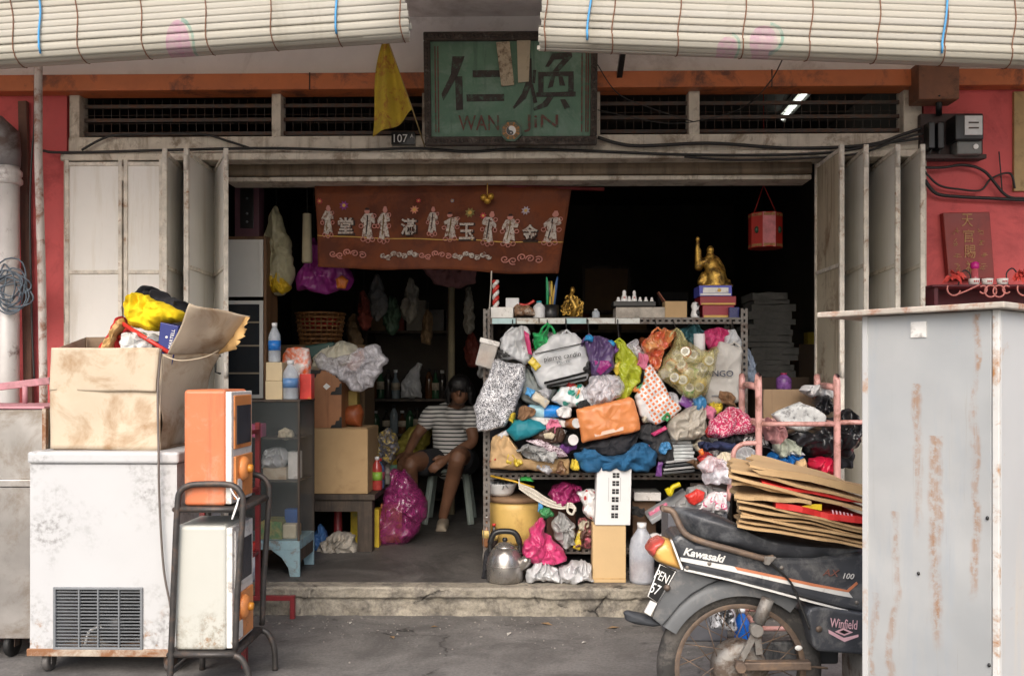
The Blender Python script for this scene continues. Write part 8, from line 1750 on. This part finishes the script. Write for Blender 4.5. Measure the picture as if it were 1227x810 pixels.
for i, ((px, py), a_, b_, nm, c_) in enumerate(fill):
    pts = [(px + a_ * (1 + .22 * math.sin(3 * t + i)) * math.cos(t), py + b_ * (1 + .22 * math.cos(2 * t + i)) * math.sin(t)) for t in [2 * math.pi * j / 14 for j in range(14)]]
    bag("stuffed_bag", nm + " plastic bag stuffed behind the hanging bags of the rack", "bag", pts, 5.22 + .02 * (i % 3), .16, film("filler_film_%d" % i, c_, .3), .022, 17, 200 + i, "bags stuffed behind the rack's hanging bags")

near = [((600, 418), "the snack tub"), ((598, 475), "the black patterned tote"), ((672, 432), "the white lettered bag"), ((718, 428), "the purple bag"), ((722, 468), "the clear bag of scraps"), ((752, 445), "the lime bag"), ((786, 475), "the orange squared bag"), ((788, 415), "the red bag of packets"), ((828, 440), "the bag of cans"), ((866, 450), "the cream lettered bag"), ((728, 503), "the folded orange bag"), ((655, 495), "the blue bottle"), ((632, 514), "the teal cap"), ((640, 548), "the clear packs"), ((740, 552), "the blue trousers"), ((823, 508), "the beige sack"), ((818, 545), "the pale newspapers"), ((690, 590), "the magenta heap"), ((770, 620), "the white tray"), ((660, 690), "the white step bags")]
cset = [("white", (.66, .66, .65)), ("red", (.50, .04, .04)), ("yellow", (.60, .45, .04)), ("sky blue", (.08, .30, .58)), ("pink", (.62, .18, .28)), ("green", (.06, .28, .10)), ("silver", (.50, .50, .52)), ("orange", (.66, .24, .06)), ("black", (.02, .02, .02)), ("cream", (.56, .50, .38)), ("violet", (.18, .06, .26)), ("brown", (.22, .12, .06))]
rnd = random.Random(5); used = set()
gaps = [(596, 452), (604, 424), (640, 436), (634, 470), (646, 478), (654, 470), (684, 464), (692, 470), (706, 440), (735, 420), (744, 440), (756, 462), (768, 468), (770, 432), (780, 452), (800, 446), (806, 478), (822, 482), (838, 482), (848, 492), (856, 488), (700, 486), (676, 494), (664, 512), (672, 520), (650, 522), (664, 540), (678, 536), (690, 556), (716, 558), (770, 548), (780, 530), (798, 500), (774, 498), (796, 536), (838, 534), (846, 548), (856, 540), (620, 512), (604, 520), (596, 546), (618, 552), (652, 560), (672, 562), (838, 556), (790, 562), (612, 500), (630, 494), (882, 492), (872, 478), (655, 616), (648, 604), (700, 630), (694, 646), (764, 612), (790, 612), (776, 652), (798, 650), (668, 690), (640, 668)]
for i, (px, py) in enumerate(gaps):
    nb = min(near, key=lambda n_: (n_[0][0] - px) ** 2 + (n_[0][1] - py) ** 2)[1]
    for t_ in range(12):
        ci = (rnd.randrange(12) + t_) % 12
        if (cset[ci][0], nb) not in used: break
    used.add((cset[ci][0], nb)); nm, c_ = cset[ci]; a_, b_, r_ = rnd.uniform(7, 14), rnd.uniform(5, 10), rnd.uniform(0, 3.1); kd = rnd.randrange(3)
    if kd == 2: pts = [(px + x * math.cos(r_) - y * math.sin(r_), py + x * math.sin(r_) + y * math.cos(r_)) for x, y in ((-a_, -b_ * .7), (a_, -b_ * .6), (a_ * .95, b_ * .7), (-a_ * .9, b_ * .6))]
    else: pts = [(px + a_ * rr * math.cos(t) * math.cos(r_) - b_ * rr * math.sin(t) * math.sin(r_), py + a_ * rr * math.cos(t) * math.sin(r_) + b_ * rr * math.sin(t) * math.cos(r_)) for t, rr in ((2 * math.pi * j / 11, rnd.uniform(.65, 1.25)) for j in range(11))]
    kn = ("scrap_bag", "rag", "packet")[kd]; mt = film("scrap_film_%d" % ci, c_, .28) if kd == 0 else M("scrap_cloth_%d" % ci, c_, .85, 0, .2, 14, .4, 120) if kd == 1 else M("scrap_print_%d" % ci, c_, .35, 0, .15, 10, dirt=tuple(min(1, .12 + .5 * (1 - q)) for q in c_), da=.36, ds=22)
    bag(kn, "small %s %s tucked beside %s" % (nm, ("plastic bag", "rag", "packet")[kd], nb), ("bag", "rag", "packet")[kd], pts, 5.0 + rnd.uniform(-.03, .04) if py < 575 else 5.08, .05 if kd < 2 else .03, mt, .012 if kd < 2 else .004, 26, 300 + i, n=48, rings=9, soft=1 if kd < 2 else 0)
# grit and litter on the road by the step
g_ = MB(); rnd = random.Random(9)
for i in range(700):
    x = rnd.uniform(-2.6, 2.4); y = SF - .02 - abs(rnd.gauss(0, .28)); r_ = rnd.uniform(.0015, .006) * (1.6 if rnd.random() < .08 else 1)
    if y < 3.2: continue
    p = [(x + r_ * rnd.uniform(.6, 1.3) * math.cos(a), y + r_ * rnd.uniform(.6, 1.3) * math.sin(a), 0) for a in (0, 1.6, 3.1, 4.7)]; t_ = (x, y, r_ * rnd.uniform(.5, 1.1))
    g_.add(p + [t_], [(0, 1, 4), (1, 2, 4), (2, 3, 4), (3, 0, 4)])
kind(tag(g_.build("grit", M("pale_grit", (.19, .175, .155), .9, 0, .5, 60)), "pale grit scattered on the road along the step", "grit"), "stuff")
lf = [(520, 752, "brown"), (610, 760, "pale"), (655, 748, "brown"), (700, 770, "pale"), (470, 765, "brown"), (735, 752, "brown"), (420, 748, "pale")]
for i, (px, py, nm) in enumerate(lf):
    Y_ = 1.27 * 1100 / (py - 450); c = at(px, py, Y_); a = i * 1.3; w_ = .02 + .008 * (i % 3)
    d1 = Vector((math.cos(a), math.sin(a), 0)) * w_; d2 = Vector((-math.sin(a), math.cos(a), 0)) * w_ * .45; c.z = .002
    tag(MB().add([c - d1, c + d2 + Vector((0, 0, .006)), c + d1 + Vector((0, 0, .003)), c - d2 + Vector((0, 0, .007)), c + Vector((0, 0, .001))], [(0, 1, 4), (1, 2, 4), (2, 3, 4), (3, 0, 4)]).build("litter_scrap", M("litter_" + nm, (.22, .14, .07) if nm == "brown" else (.42, .40, .36), .9)), "tiny %s litter scrap on the road before the step" % nm, "litter", "litter scraps on the road")
